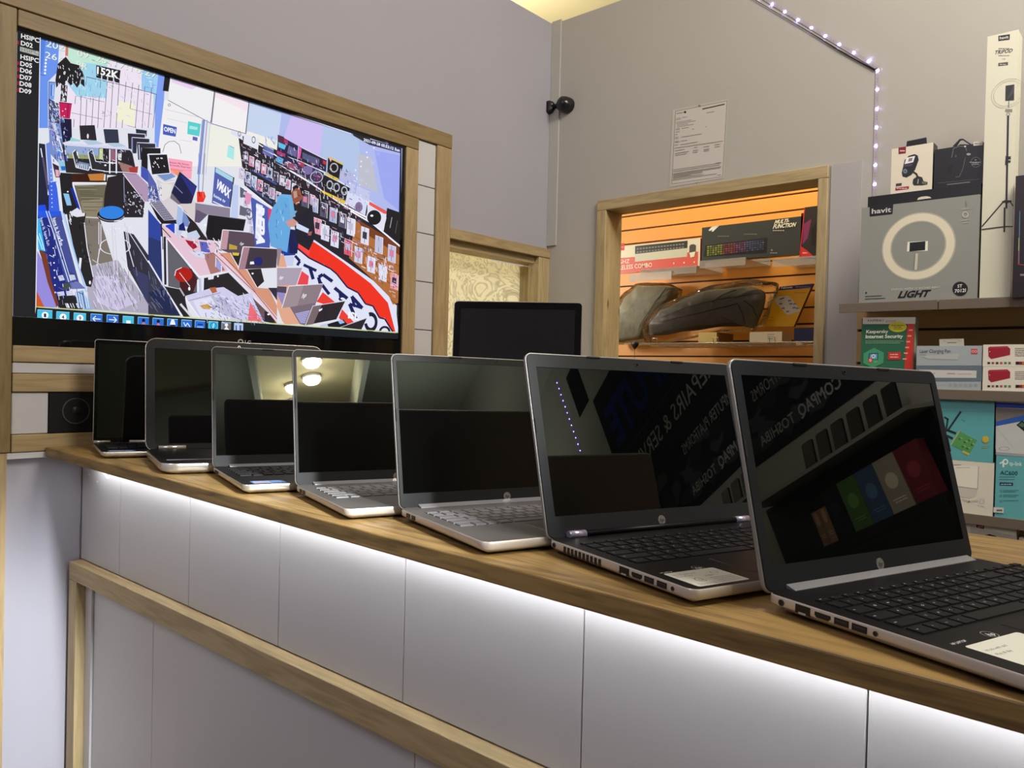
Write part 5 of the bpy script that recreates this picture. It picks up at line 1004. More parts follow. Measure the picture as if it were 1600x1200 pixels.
def fm_art(a):
    a.poly([(1404, 230.5), (1415.8, 229), (1415.3, 239.5), (1404, 241)], (120, 24, 34)); a.scrib(1406, 1414, 236.5, -1.6, (214, 190, 190)); 
    a.poly([(1409, 270), (1413.5, 250), (1420, 243.5), (1429, 240.8), (1434, 243), (1435.5, 250), (1430, 265), (1424, 273.5), (1416.5, 277.5), (1410.5, 276)], (30, 32, 34))
    a.poly([(1416.3, 246.5), (1430, 243.5), (1427, 253.5), (1413.3, 256.5)], (226, 222, 226)); a.poly([(1420, 247.5), (1426, 246.5), (1425, 251.5), (1419, 252.8)], (130, 120, 118)); a.poly([(1412.5, 257.5), (1426, 255.5), (1425, 259), (1411.8, 261)], (70, 60, 90)); a.ell(1414.3, 267.5, 4.2, 4.5, (52, 72, 84), 20); a.ring(1414.3, 267.5, 2.6, 2.8, .7, (150, 170, 175), 18)
    a.line([(1427.5, 269), (1432, 272), (1434, 277)], 2.8, (40, 40, 40)); a.poly([(1427, 280), (1434, 275), (1441, 277), (1443, 283), (1449.5, 284.5), (1449, 288), (1441, 289.5), (1428, 289.5), (1426, 286)], (34, 38, 34)); a.poly([(1440, 283.5), (1449, 284.5), (1447.5, 287.5), (1441, 287.5)], (96, 104, 80)); a.line([(1435, 280), (1434, 287)], .9, (200, 200, 196))
    a.poly([(1400, 287), (1409, 286), (1408.8, 290), (1399.8, 291)], (70, 50, 50)); a.poly([(1399.3, 293.3), (1420.3, 291), (1420, 295), (1399.1, 297.6)], (140, 30, 36)); a.scrib(1401, 1418, 295, -1.2, (220, 190, 190))
o, _ = goods('car_transmitter_box', 'white box picturing a black car transmitter, on top of the ring light box', 'box', 2.285, [(1391.3, 304), (1458.5, 222.5)], .045, [(214, 206, 186), (34, 34, 32), (200, 194, 176)], fm_art, zb=btop)
mb = MB(); t0 = hit(1432, 224, 0, 2.31); mb.prism([(t0.y-.026, t0.z-.006), (t0.y+.026, t0.z-.006), (t0.y+.024, t0.z+.010), (t0.y-.024, t0.z+.012)], .0012, 0, Matrix.Translation((2.31, 0, 0))@Matrix(((0, 0, 1, 0), (1, 0, 0, 0), (0, 1, 0, 0), (0, 0, 0, 1)))); h_ = mb.build('hang_tab', M_BLACK); h_.parent = o; h_.location = h_.location-o.location
def hs_art(a):
    a.line([(1487, 246), (1490, 232), (1499, 228.5), (1508, 229), (1510.5, 236)], 1.2, (96, 96, 96)); a.line([(1508.5, 246), (1504, 265), (1499, 276), (1493, 277)], 1.0, (86, 86, 86)); a.ell(1508, 228.8, 1.8, 1.2, (200, 200, 195), 12); a.ell(1513.5, 241, 3.4, 1.8, (150, 150, 146), 14); a.poly([(1482, 258), (1490, 256), (1486, 272), (1479, 272)], (12, 12, 14)); a.ell(1493.5, 244, 1.5, 2.2, (70, 70, 72), 10)
    a.ring(1525, 253.5, 8, 8, .5, (120, 120, 118), 26); a.scrib(1515, 1533, 254, -1.1, (150, 150, 146)); a.scrib(1519, 1530, 257.5, -1, (150, 150, 146), 2, 2.2); a.scrib(1523, 1526, 250.5, -1, (160, 160, 150))
    a.line([(1466, 286), (1530, 280)], .9, (70, 72, 72)); a.line([(1480, 288.5), (1515.5, 284.5)], 1.4, (110, 112, 112)); a.poly([(1521, 221.5), (1536, 220), (1535.5, 226.5), (1521, 228)], (200, 196, 182)); a.scrib(1523, 1534, 225.5, -1.6, (120, 116, 110))
o, _ = goods('headset_box', 'black box picturing an ear hook headset, between white transmitter box and tripod box', 'box', 2.285, [(1458.5, 298), (1538.5, 222)], .05, [(22, 22, 24), (18, 18, 20), (26, 26, 28)], hs_art, zb=btop)
tr = [hit(*p, 0, 2.30) for p in ((1489, 229), (1500, 217), (1505, 217.5), (1516, 225))]; ho = [hit(*p, 0, 2.30) for p in ((1499, 219), (1502.5, 218.8), (1510, 223.8), (1507.5, 225))]
mb = MB(); T = Matrix.Translation((2.30, 0, 0))@Matrix(((0, 0, 1, 0), (1, 0, 0, 0), (0, 1, 0, 0), (0, 0, 0, 1)))
for q in ([(1488, 229), (1499.5, 217), (1500.5, 220), (1495, 229)], [(1499.5, 217), (1504.5, 216.5), (1518, 225.5), (1516, 226.5), (1504, 219), (1500.5, 220)], [(1495, 229), (1500, 225.5), (1509, 225.5), (1516, 226.3), (1515, 230)]):
    mb.prism([(hit(*p, 0, 2.30).y, hit(*p, 0, 2.30).z) for p in q], .0012, 0, T)
h_ = mb.build('hang_tab', M_BLACK); h_.parent = o; h_.location = h_.location-o.location
def tp_art(a):
    a.poly([(1560, 56), (1578, 53.5), (1577.6, 62), (1560, 64.3)], (20, 20, 20)); a.text('havit', (1562, 61.6), (1576, 59.8), (1562, 57), (200, 200, 190), .02)
    a.text('TRIPOD', (1554.5, 85), (1582, 81.5), (1555.2, 79), (40, 40, 38), .02, .25); a.scrib(1560, 1578, 76.5, -1.2, (110, 108, 100)); a.scrib(1560, 1577, 87.4, -1, (120, 118, 110)); a.scrib(1566, 1571, 92.5, -.8, (140, 136, 126)); a.poly([(1560, 98.6), (1575, 97), (1575, 101.5), (1560, 103.2)], (60, 60, 56)); a.scrib(1562, 1573, 101.5, -1.6, (170, 168, 156))
    c = hit(1575, 146, 0, 2.27); fn0 = a.fn; a.fn = lambda u, v, k: Vector((2.27-.0002-k*.00003, c.y-u, c.z+v))
    a.ring(0, 0, .036, .036, .0007, (150, 146, 130), 44); a.ring(0, 0, .031, .031, .0007, (160, 156, 140), 44); a.fn = fn0
    a.poly([(1571.5, 134), (1585, 132), (1584.5, 156.5), (1571, 157.5)], (34, 34, 34)); a.poly([(1573, 156), (1583.5, 134), (1584.8, 134), (1584.5, 145)], (60, 60, 60)); a.line([(1576.5, 158), (1576.2, 168)], 1, (90, 90, 86)); a.scrib(1571, 1583, 174.5, -4, (130, 128, 116)); a.ring(1575.5, 178.5, 3, 2.6, .8, (110, 110, 100), 16)
    a.line([(1575.3, 181.5), (1572.5, 325)], 3.0, (26, 26, 24)); a.line([(1573.8, 245), (1572.9, 257)], 4.6, (26, 26, 24)); a.poly([(1575.5, 245), (1579.5, 244), (1579.3, 249), (1575.5, 248.6)], (26, 26, 24)); a.poly([(1575.3, 251), (1579.2, 250.5), (1579, 254), (1575, 253.5)], (26, 26, 24))
    a.poly([(1565, 315), (1570, 313), (1580, 313.2), (1581.5, 315), (1575, 317), (1568, 316.3)], (26, 26, 24)); a.line([(1567, 316), (1534.8, 353.5)], 1.8, (26, 26, 24)); a.line([(1579, 316), (1583, 322)], 1.8, (26, 26, 24)); a.line([(1534.5, 358.5), (1570, 354), (1582.5, 354)], 1.6, (26, 26, 24)); a.line([(1569.8, 325), (1569.3, 362)], 2.6, (26, 26, 24))
o, tb = goods('tripod_box', 'tall narrow white box picturing a tripod stand with ring light', 'box', 2.27, [(1530, 469), (1591.5, 46)], .058, [(206, 204, 182), (206, 204, 184), (200, 196, 176)], tp_art, zb=S1+.0005)
def kb_art(a):
    a.line([(1593.5, 330), (1592, 412)], 1.2, (70, 130, 160)); a.line([(1592, 372), (1591.6, 392)], 1.3, (150, 160, 40)); a.line([(1591.6, 392), (1591.2, 413), (1600, 414)], 1.3, (150, 60, 40)); a.scrib(1594, 1604, 431, -3, (130, 120, 120))
goods('gaming_box', 'dark box with rainbow edge print, beside the tall tripod box at the photo edge', 'box', 2.235, [(1581, 466), (1675, 264)], .05, [(30, 20, 26), (22, 16, 20), (24, 18, 22)], kb_art, zb=S1+.0005)
# second shelf
def av_art(a):
    a.poly([(1348.4, 496), (1430.5, 495.5), (1430.2, 506), (1348, 506.5)], (216, 212, 194)); a.text('KASPERSKY', (1356, 502.5), (1381.5, 502.2), (1356, 499), (70, 72, 66), .01); a.scrib(1384, 1400, 501.5, -1, (150, 150, 136), 2, -2)
    a.poly([(1418.5, 506), (1428.6, 506), (1424.5, 640), (1408, 640)], (196, 52, 44))
    for i in range(6): a.scrib(1420-i*1.9, 1426-i*1.9, 517+i*9, -2.2, (226, 160, 140))
    a.text('Kaspersky', (1353.5, 520.5), (1388, 520), (1353.8, 515.5), (226, 228, 212), .03); a.text('Internet Security', (1352.5, 528.5), (1411, 527.8), (1352.8, 523), (226, 228, 212), .03)
    a.scrib(1352.5, 1412, 533.5, -.9, (150, 180, 150)); a.scrib(1352.5, 1407, 536.3, -.9, (150, 180, 150))
    a.ell(1402.7, 510.8, 14.2, 8.2, (206, 196, 44), 36); a.scrib(1393, 1413, 509, -1, (90, 90, 30)); a.scrib(1397, 1409, 511.6, -1, (90, 90, 30)); a.scrib(1396, 1411, 514.5, -1, (90, 90, 30))
    a.poly([(1349.5, 552), (1366, 543.5), (1381, 551), (1380.5, 567), (1364, 575), (1349, 567.5)], (66, 150, 106)); a.poly([(1357.5, 552), (1372.5, 551.5), (1372, 562), (1357, 562)], (40, 70, 110)); a.poly([(1359.5, 553.5), (1371, 553), (1370.5, 561), (1359, 561)], (110, 160, 190)); a.ring(1365, 556.5, 3, 3, 1, (235, 238, 230), 18); a.ell(1360, 563, 3.6, 3.8, (196, 44, 40), 18); a.ring(1360, 563, 1.9, 2.1, .8, (240, 230, 224), 14); a.line([(1366, 565.5), (1371, 565)], 1.4, (120, 190, 60))
    a.poly([(1388, 550.5), (1408, 550), (1407.6, 561.5), (1387.5, 562)], (196, 52, 44)); a.scrib(1391, 1404, 554.5, -1.3, (232, 200, 190)); a.scrib(1391, 1404, 558.5, -1.2, (232, 200, 190))
goods('software_box', 'green and white antivirus software box with yellow oval, on the second shelf', 'box', 2.275, [(1343.5, 609), (1430, 495.7)], .036, [(44, 100, 72), (186, 184, 166), (210, 206, 190)], av_art, zb=S2+.0005)
def pen_art(a):
    a.poly([(1432, 571), (1534.5, 571), (1534.3, 596), (1430, 596)], (96, 112, 122)); a.poly([(1436, 577.5), (1526, 579), (1525.5, 590.5), (1434, 590)], (196, 192, 186)); a.line([(1480, 583.8), (1492, 584)], 1.4, (150, 130, 116)); a.line([(1496, 584.4), (1518, 584.4)], .8, (160, 146, 130)); a.line([(1458, 584.2), (1461, 583)], .9, (120, 120, 116))
    a.text('Laser Charging Pen', (1437, 551.3), (1485, 551), (1437, 545.5), (96, 100, 102), .01); a.scrib(1437, 1447, 554.5, -.9, (140, 146, 148)); a.poly([(1441, 556.5), (1499, 552), (1496, 562), (1450, 561)], (170, 176, 172))
    a.poly([(1517.5, 545), (1527.5, 545), (1527.4, 553), (1517.4, 553)], (186, 70, 66)); a.ring(1520.3, 549, 1.9, 1.9, .5, (230, 220, 214), 14); a.ring(1524.8, 549, 1.9, 1.9, .5, (230, 220, 214), 14)
    for i in range(6): a.ring(1485+i*8, 601.5, 2.3, 2.3, .8, (150, 154, 154), 14)
    a.line([(1457, 601), (1474, 601)], .6, (170, 174, 172))
o, _ = goods('laser_pen_box', 'flat silver box with window showing a laser charging pen, right of the green software box', 'box', 2.262, [(1430.5, 609.5), (1534.8, 540)], .02, [(158, 166, 168), (150, 156, 158), (160, 166, 168)], pen_art, zb=S2+.0005)
mb = MB(); ar = Art(front(2.265), mb); ar.poly([(1467.5, 530), (1506, 529), (1506.5, 540.4), (1468, 540.4)], (176, 174, 160)); ar.ring(1487, 532.6, 13, 2.4, .7, (120, 118, 106), 30); ar.line([(1480, 535.4), (1494, 535.4)], 1.0, (90, 88, 80)); mb2 = mb.build('hang_tab', printed('print_satin', .38)); mb2.parent = o; mb2.location = mb2.location-o.location
def sp_art(dy):
    def f_(a):
        y = 537+dy
        a.poly([(1544, y+6.5), (1546, y+4.8), (1574, y+3.8), (1578.5, y+8), (1578.3, y+17.5), (1549, y+24), (1544.5, y+20)], (150, 30, 44)); a.line([(1546, y+6.5), (1574, y+5.5)], .8, (190, 70, 80)); a.ell(1546.5, y+12.5, .8, .8, (230, 200, 200), 8)
        for i, cc in enumerate(((40, 34, 34), (150, 70, 70), (40, 50, 50), (190, 60, 60), (70, 120, 70), (100, 110, 100))): a.poly([(1543+i*6.5, y+28.6), (1547+i*6.5, y+28.6), (1547+i*6.5, y+31.8), (1543+i*6.5, y+31.8)], cc)
        a.scrib(1586, 1603, y+8, -1, (120, 118, 108), 5, -2.8); 
        for i, cc in enumerate(((34, 16, 16), (120, 30, 34), (180, 100, 50), (190, 160, 60), (70, 120, 80))): a.poly([(1587+i*5, y+28), (1592+i*5, y+28), (1592+i*5, y+32.4), (1587+i*5, y+32.4)], cc)
    return f_
G2 = 'small white speaker boxes'
_, q1 = goods('speaker_box', 'lower of the two stacked white boxes picturing a red speaker', 'box', 2.26, [(1534.8, 610), (1690, 574)], .05, [(216, 210, 194), (200, 196, 182), (206, 200, 186)], sp_art(36.3), G2, zb=S2+.0005)
goods('speaker_box', 'upper of the two stacked white boxes picturing a red speaker', 'box', 2.26, [(1535.2, 574), (1690, 537.5)], .05, [(216, 210, 194), (200, 196, 182), (206, 200, 186)], sp_art(0), G2, zb=q1[3]+.0004)
# third shelf
def wf_art(a):
    a.poly([(1440, 627), (1554, 627.6), (1554, 643), (1440, 641)], (104, 176, 176)); a.line([(1478, 674), (1481, 655), (1476, 652)], 3.0, (40, 60, 60)); a.line([(1482, 671), (1501, 643.5)], 3.2, (34, 56, 56)); a.line([(1480, 672), (1493, 677)], 3.6, (30, 44, 44)); a.line([(1480, 681), (1488, 685)], 3.6, (30, 44, 44))
    a.poly([(1499, 674), (1527, 688), (1515, 709), (1486, 695)], (84, 150, 84)); a.line([(1499, 674), (1486, 695)], 1.4, (190, 176, 110)); a.poly([(1505, 704), (1516, 709), (1513, 711.5), (1503, 707)], (190, 170, 80)); 
    for x_, y_ in ((1498, 684), (1506, 689), (1513, 686), (1503, 696), (1510, 699), (1517, 693)): a.poly([(x_, y_), (x_+3, y_+1.4), (x_+2.4, y_+4), (x_-.6, y_+2.4)], (50, 110, 60)); a.line([(x_+3, y_), (x_+6, y_+1.4)], .6, (200, 214, 170))
    a.ell(1540, 686.5, 5.4, 5.4, (196, 168, 60), 22); a.scrib(1534, 1546, 697, -1, (170, 160, 80), 2, -2.4); a.line([(1503, 655), (1507.5, 658)], .5, (60, 110, 110))
def ex_art(a):
    a.poly([(1484, 726), (1529, 729), (1527.5, 764), (1488, 759)], (226, 222, 204)); a.line([(1529, 729), (1527.5, 764), (1488, 759)], 1.0, (150, 146, 134)); a.poly([(1496, 761), (1527.5, 764.5), (1526, 774), (1516, 779), (1500, 776)], (196, 192, 180)); a.line([(1504, 780), (1514, 784), (1532, 782)], 3.0, (186, 182, 170)); a.poly([(1529, 776), (1540, 778), (1539, 792), (1528, 790)], (206, 202, 190)); a.ring(1534, 784, 3.6, 3.8, .6, (150, 146, 136), 16); a.scrib(1490, 1502, 727, -1, (110, 108, 100)); a.scrib(1494, 1516, 731, -.8, (170, 166, 156))
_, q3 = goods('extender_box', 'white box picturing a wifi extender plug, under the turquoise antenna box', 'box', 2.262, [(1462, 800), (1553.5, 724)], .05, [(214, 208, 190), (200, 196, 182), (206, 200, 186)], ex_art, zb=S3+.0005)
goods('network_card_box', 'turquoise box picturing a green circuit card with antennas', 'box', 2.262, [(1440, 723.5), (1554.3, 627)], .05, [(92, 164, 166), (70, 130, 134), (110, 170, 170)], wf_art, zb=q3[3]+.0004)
def tl_art(a):
    a.ring(1571, 721.5, 4.6, 4.6, 2.2, (220, 232, 226), 26); a.poly([(1566.4, 721), (1569, 721), (1569, 730), (1566.4, 730)], (220, 232, 226)); a.line([(1562.5, 724), (1567, 721.5)], 2.2, (220, 232, 226)); a.text('tp-link', (1577, 727), (1597, 728), (1577, 720.5), (206, 224, 220), .02)
    a.text('AC600', (1562.5, 741.5), (1590, 742.5), (1562.7, 735), (34, 76, 84), .02); a.scrib(1561.5, 1586, 745.5, -.9, (60, 116, 120)); a.scrib(1561.5, 1585, 749.5, -.9, (60, 116, 120)); a.poly([(1562, 753.5), (1583, 754.3), (1583, 759), (1562, 758.2)], (30, 52, 92)); a.scrib(1564, 1581, 757.4, -1.4, (170, 190, 200))
    for y_ in (767, 774.5, 783): a.ring(1563.8, y_, 1.8, 1.8, .5, (40, 90, 96), 12); a.scrib(1567.5, 1592, y_-.6, -.8, (50, 100, 104)); a.scrib(1567.5, 1588, y_+1.8, -.8, (50, 100, 104)) if y_ < 780 else None
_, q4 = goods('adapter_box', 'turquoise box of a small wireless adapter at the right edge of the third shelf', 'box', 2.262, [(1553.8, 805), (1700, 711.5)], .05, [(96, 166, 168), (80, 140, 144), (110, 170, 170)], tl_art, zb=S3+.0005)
o = MB(); ar = Art(front(2.2608), o); ar.k = 20; ar.poly([(1552.5, 792.5), (1568.5, 793.5), (1568.3, 801.5), (1552.3, 800.5)], (206, 204, 192)); ar.scrib(1557, 1566, 799, -3, (110, 110, 104)); o = o.build('price_sticker', printed('print_satin')); tag(o, 'small white price sticker on the bottom corner of a turquoise box', 'sticker')
def bl_art(a):
    a.poly([(1555.5, 627), (1640, 632), (1640, 640), (1557, 636.5)], (36, 64, 160)); a.line([(1555.5, 627.5), (1600, 630)], 1.2, (200, 206, 220)); a.poly([(1556, 637), (1640, 641), (1640, 650), (1556, 659)], (120, 114, 108)); a.poly([(1556, 659), (1600, 648.5), (1640, 644), (1640, 650), (1556, 666)], (44, 90, 170)); a.poly([(1556, 666), (1640, 650), (1640, 716), (1556, 710)], (190, 192, 186)); a.poly([(1588, 664), (1597, 657), (1606, 662), (1606, 676), (1600, 674)], (26, 34, 30)); a.poly([(1591, 664), (1597, 660), (1603, 664), (1598, 668)], (80, 110, 90)); a.ring(1569, 701, 8, 3, .7, (90, 100, 150), 28); a.poly([(1556, 706), (1640, 713), (1640, 717), (1556, 710.5)], (150, 154, 156)); a.line([(1557, 668), (1584, 700)], .4, (160, 162, 158))
goods('memory_drive_box', 'blue topped box picturing a small circuit board, stacked on the turquoise adapter box', 'box', 2.262, [(1555, 711), (1700, 627.2)], .05, [(180, 182, 176), (60, 70, 110), (150, 150, 150)], bl_art, zb=q4[3]+.0004)
# lowest visible shelf
def fm2(dx, dy):
    def f_(a):
        m_ = lambda P: [(x+dx, y+dy) for x, y in P]
        a.poly(m_([(1525.5, 817), (1538, 818.5), (1537.5, 830), (1525.5, 828.6)]), (120, 24, 30)); a.scrib(1528+dx, 1536+dx, 824+dy, -1.8, (214, 190, 190))
        a.poly(m_([(1516, 822), (1589, 838), (1589, 850), (1560, 846), (1516, 840)]), (188, 184, 168))
        a.poly(m_([(1530, 862), (1534, 842), (1538, 836.5), (1546, 834.5), (1556, 837.5), (1560.5, 843), (1558, 858), (1553, 869), (1546, 873.5), (1536, 872.5), (1531, 868)]), (26, 26, 26)); a.poly(m_([(1540.5, 838), (1554.5, 840.5), (1552, 851), (1538, 848.5)]), (220, 210, 214)); a.poly(m_([(1543, 840.5), (1549, 841.5), (1548, 848), (1542, 847)]), (120, 110, 112)); a.ell(1539+dx, 861.5+dy, 6, 6.2, (50, 50, 50), 22); a.ring(1537.5+dx, 862+dy, 3.6, 3.8, .8, (150, 150, 146), 20)
        a.line(m_([(1551, 866), (1557, 872), (1561, 880)]), 2.2, (34, 34, 34))
    return f_
G3 = 'white car transmitter boxes on the lowest shelf'
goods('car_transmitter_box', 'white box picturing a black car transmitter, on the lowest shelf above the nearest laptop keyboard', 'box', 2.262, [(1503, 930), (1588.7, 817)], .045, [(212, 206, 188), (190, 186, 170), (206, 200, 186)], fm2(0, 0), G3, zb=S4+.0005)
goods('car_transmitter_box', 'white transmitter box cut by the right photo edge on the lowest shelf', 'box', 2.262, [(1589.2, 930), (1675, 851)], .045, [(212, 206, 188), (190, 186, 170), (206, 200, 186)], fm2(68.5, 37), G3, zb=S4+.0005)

# ------------------------------------------------------------------ goods seen through the opening
XO = 3.19
def wc_art(a):
    a.poly([(955, 404.5), (1091, 393), (1090.3, 416.2), (955, 429.5)], (206, 84, 66)); a.poly([(955, 381.5), (976, 380), (975.6, 391), (955, 392.7)], (196, 36, 30)); a.scrib(957, 974, 386.8, -1.6, (226, 150, 140))
    a.poly([(992.5, 384.5), (1074.5, 376), (1073.5, 401), (992, 409)], (44, 44, 38)); a.poly([(992.3, 397), (1074, 387.5), (1073.5, 401), (992, 409)], (196, 194, 170))
    for r_ in range(2):
        for i in range(16): a.poly([(995+i*4.7, 388+r_*5-i*.50), (998.2+i*4.7, 387.7+r_*5-i*.50), (998.2+i*4.7, 390+r_*5-i*.5), (995+i*4.7, 390.3+r_*5-i*.5)], (120, 118, 100))
    a.poly([(1077.5, 385), (1079, 382.5), (1084, 381.5), (1087.5, 383.5), (1087, 397), (1084, 402), (1079, 402.5), (1077, 399)], (70, 68, 60)); a.poly([(1077.2, 395), (1087, 393), (1085, 401), (1079, 402.5)], (220, 218, 190))
    a.text('2.4GHZ', (957, 413.5), (984, 411), (957, 407), (240, 216, 190), .01); a.text('WIRELESS COMBO', (957, 422.7), (1019, 417), (957, 415.7), (244, 226, 200), .01)
    for x_ in (1053, 1069, 1085): a.ell(x_, 411.5-(x_-1053)*.06, 1.1, 1.6, (240, 200, 190), 10)
def shelf_at(y0, y1, z, label, X=XO, depth=.235, lip=.03): return ac_shelf(y0, y1, z, label, lip, X-.006, SX-.004, grp='clear acrylic shelves behind the opening')
zA = hit(1040, 421.5, 0, XO).z; zB = hit(1094, 409.5, 0, XO).z
o1, qa = goods('keyboard_combo_box', 'white and red box of a keyboard and mouse set, left on the upper shelf', 'box', XO, [(950, 427.5), (1094.5, 372)], .05, [(214, 208, 182), (190, 60, 50), (214, 206, 184)], wc_art, zb=None)
def mf_art(a):
    a.poly([(1113, 357), (1123, 353), (1113, 359), (1108, 361)], (220, 220, 210))
    for q in ([(1107, 360), (1112, 354.5), (1124, 352), (1114, 356.5), (1109.5, 361)], [(1111.5, 361.5), (1115, 357), (1123.5, 353), (1117, 359), (1114, 362)]): a.poly(q, (214, 214, 204))
    a.poly([(1102, 383.5), (1199.5, 371), (1198, 395.5), (1100, 401)], (20, 22, 22))
    rnd = random.Random(2)
    for r_ in range(5):
        for i in range(22):
            x_ = 1105+i*4.1; y_ = 384.6+r_*3.3-(i*.47); t = i/21; cc = (110, 120, 40) if t < .28 else (120, 56, 60) if t < .5 else (96, 60, 96) if t < .7 else (60, 70, 100)
            j = rnd.uniform(.7, 1.2); a.poly([(x_, y_), (x_+3.1, y_-.35), (x_+3.1, y_+1.9), (x_, y_+2.3)], tuple(int(v*j) for v in cc))
    a.scrib(1122, 1140, 369.8, -.9, (120, 118, 104)); a.scrib(1163, 1183, 366.5, -.9, (120, 118, 104))
    a.text('MULTI-', (1210, 350), (1233, 347.5), (1212, 344), (226, 222, 200), .03, .15); a.text('FUNCTION', (1208, 357.5), (1243.5, 354), (1209.6, 350.8), (226, 222, 200), .03, .15); a.scrib(1208, 1226, 361, -1.2, (190, 186, 166)); a.scrib(1204, 1215, 396, -1.2, (150, 148, 134)); a.ell(1206.5, 391, 1.5, 1.5, (130, 128, 116), 10)
o2, qb = goods('keyboard_box', 'black box picturing a multicoloured lit keyboard, centre of the upper shelf behind the opening', 'box', XO+.004, [(1095.5, 409.5), (1254.5, 337.5)], .045, [(48, 52, 50), (18, 18, 18), (40, 42, 40)], mf_art)
def rd_art(a):
    a.poly([(1258, 324), (1290, 320), (1290, 404), (1251, 406)], (40, 34, 34)); a.poly([(1256, 350), (1268, 342), (1262, 372), (1254, 382)], (120, 40, 90)); a.line([(1257.5, 324), (1249.5, 403)], 1.4, (190, 40, 44)); a.poly([(1252, 385), (1262, 392), (1272, 401), (1251, 403)], (190, 44, 40)); a.scrib(1254, 1262, 396, -1.6, (230, 160, 150)); a.poly([(1267, 360), (1280, 340), (1282, 390), (1268, 382)], (20, 18, 18))
o3, qc = goods('mouse_box', 'red and black box half hidden behind the right post of the opening', 'box', XO+.004, [(1250, 403.5), (1330, 324)], .045, [(44, 26, 28), (150, 30, 34), (30, 20, 20)], rd_art)
shelf_at(hit(1091, 410, 0, XO).y+.004, 1.99, min(qa[2], qa[2])-.0006, 'clear acrylic shelf under the white and red keyboard set box')
shelf_at(hit(1166, 410, 0, XO).y, hit(1094.5, 410, 0, XO).y, qb[2]-.0006, 'clear acrylic shelf under the black keyboard box')
shelf_at(.5, hit(1208, 410, 0, XO).y, qc[2]-.0006, 'clear acrylic shelf behind the right post of the opening')
tg = MB(); tg.box(XO-.016, XO-.014, hit(1049, 430, 0, XO-.015).y, hit(983, 430, 0, XO-.015).y, hit(1016, 438.5, 0, XO-.015).z, hit(1016, 426.2, 0, XO-.015).z)
tg = tg.build('price_holder', mat('clear_plastic', (.92, .9, .85), .08, trans=.55, ior=1.4)); tag(tg, 'clear plastic price holder hanging below the white and red box', 'label holder')
# wire rack shelf with bags and packets
XL = 3.10
zw = hit(1120, 534.5, 0, XL).z; zl = hit(1120, 538.5, 0, SX).z
ws = empty('wire_shelf', (XL+.15, 1.3, zw-.004)); tag(ws, 'wire rack shelf behind the opening, loaded with plastic wrapped bags', 'shelf')
M_WIRE = mat('chrome_wire', (.55, .52, .46), .25, metal=.8)
def wsp(name, mb, m): o = mb.build(name, m); o.parent = ws; o.location = o.location-ws.location; return o
mb = MB(); yy = .62
for x in (XL+.005, XL+.12, XL+.24, SX-.01): mb.tube([(x, .60, zw-.003), (x, 2.02, zw-.003)], .0022, 6)
while yy < 2.0: mb.tube([(XL, yy, zw-.0028), (SX-.003, yy, zw-.0028)], .0014, 6); yy += .045
wsp('wire_deck', mb, M_WIRE)
for y in (.72, .95, 1.12, 1.30, 1.55, 1.85):
    mb = MB(); mb.tube([(XL-.003, y-.012, zw-.002), (XL-.008, y-.010, zw+.02), (XL-.008, y+.010, zw+.02), (XL-.003, y+.012, zw-.002)], .0015, 6); wsp('wire_hook', mb, M_WIRE)
def softbag(name, label, px, X0, X1, col, lean, seed, rough=.8):
    """padded cloth bag: outline from its own silhouette, lofted through its depth with rounded edges and creases"""
    c = Vector((0, 0, 0)); P = [hit(x, y, 0, (X0+X1)/2) for x, y in px]; n = len(P)
    cy = sum(p.y for p in P)/n; cz = sum(p.z for p in P)/n; rnd = random.Random(seed)
    # resample outline
    Q = []; S = 10
    for i in range(n):
        a, b, cc, d_ = P[i-1], P[i], P[(i+1) % n], P[(i+2) % n]
        for k in range(S):
            t = k/S; s_ = .5*((2*b)+(cc-a)*t+(2*a-5*b+4*cc-d_)*t*t+(3*b-a-3*cc+d_)*t**3); l_ = b.lerp(cc, t); q = s_*.35+l_*.65; Q.append((q.y, q.z))
    rings = []
    for f_, sc in ((0, .88), (.05, .94), (.18, .99), (.5, 1.0), (.75, .98), (.92, .9), (1, .76)):
        x = X0+(X1-X0)*f_
        rings.append([(x+math.sin(i*.5+seed)*.0022, cy+(y-cy)*sc+math.sin(i*.6+f_*4+seed)*.0016, cz+(z-cz)*sc+math.sin(i*.5+f_*3+seed*2)*.0016) for i, (y, z) in enumerate(Q)])
    # front face bulges
    cen = [(X0-.004, cy+(y-cy)*.4, cz+(z-cz)*.4) for y, z in Q]
    rings = [cen]+rings
    mb = MB(); mb.loft(rings); zmin = min(v[2] for v in mb.v)
    return mb, Q, (cy, cz)
M_BAGL = mat('pale_grey_fabric', (.30, .28, .20), .9, spec=.15, noise=.2, nscale=30, bump=.3); M_BAGD = mat('dark_grey_fabric', (.085, .075, .06), .9, spec=.15, noise=.25, nscale=30, bump=.3)
film = bpy.data.materials.new('clear_film'); film.use_nodes = True; nt = film.node_tree; L = nt.links.new; N = nt.nodes.new
gl = N('ShaderNodeBsdfGlossy'); gl.inputs['Roughness'].default_value = .08; gl.inputs['Color'].default_value = (.9, .88, .82, 1); tr_ = N('ShaderNodeBsdfTransparent'); tr_.inputs[0].default_value = (.95, .95, .93, 1)
fr_ = N('ShaderNodeFresnel'); fr_.inputs['IOR'].default_value = 1.24; nz = N('ShaderNodeTexNoise'); nz.inputs['Scale'].default_value = 34; nz.inputs['Detail'].default_value = 3; nz.inputs['Distortion'].default_value = 1.2; tcf = N('ShaderNodeTexCoord'); L(tcf.outputs['Object'], nz.inputs['Vector'])
bpn = N('ShaderNodeBump'); bpn.inputs['Strength'].default_value = 1; bpn.inputs['Distance'].default_value = .006; L(nz.outputs['Fac'], bpn.inputs['Height']); L(bpn.outputs[0], gl.inputs['Normal']); L(bpn.outputs[0], fr_.inputs['Normal'])
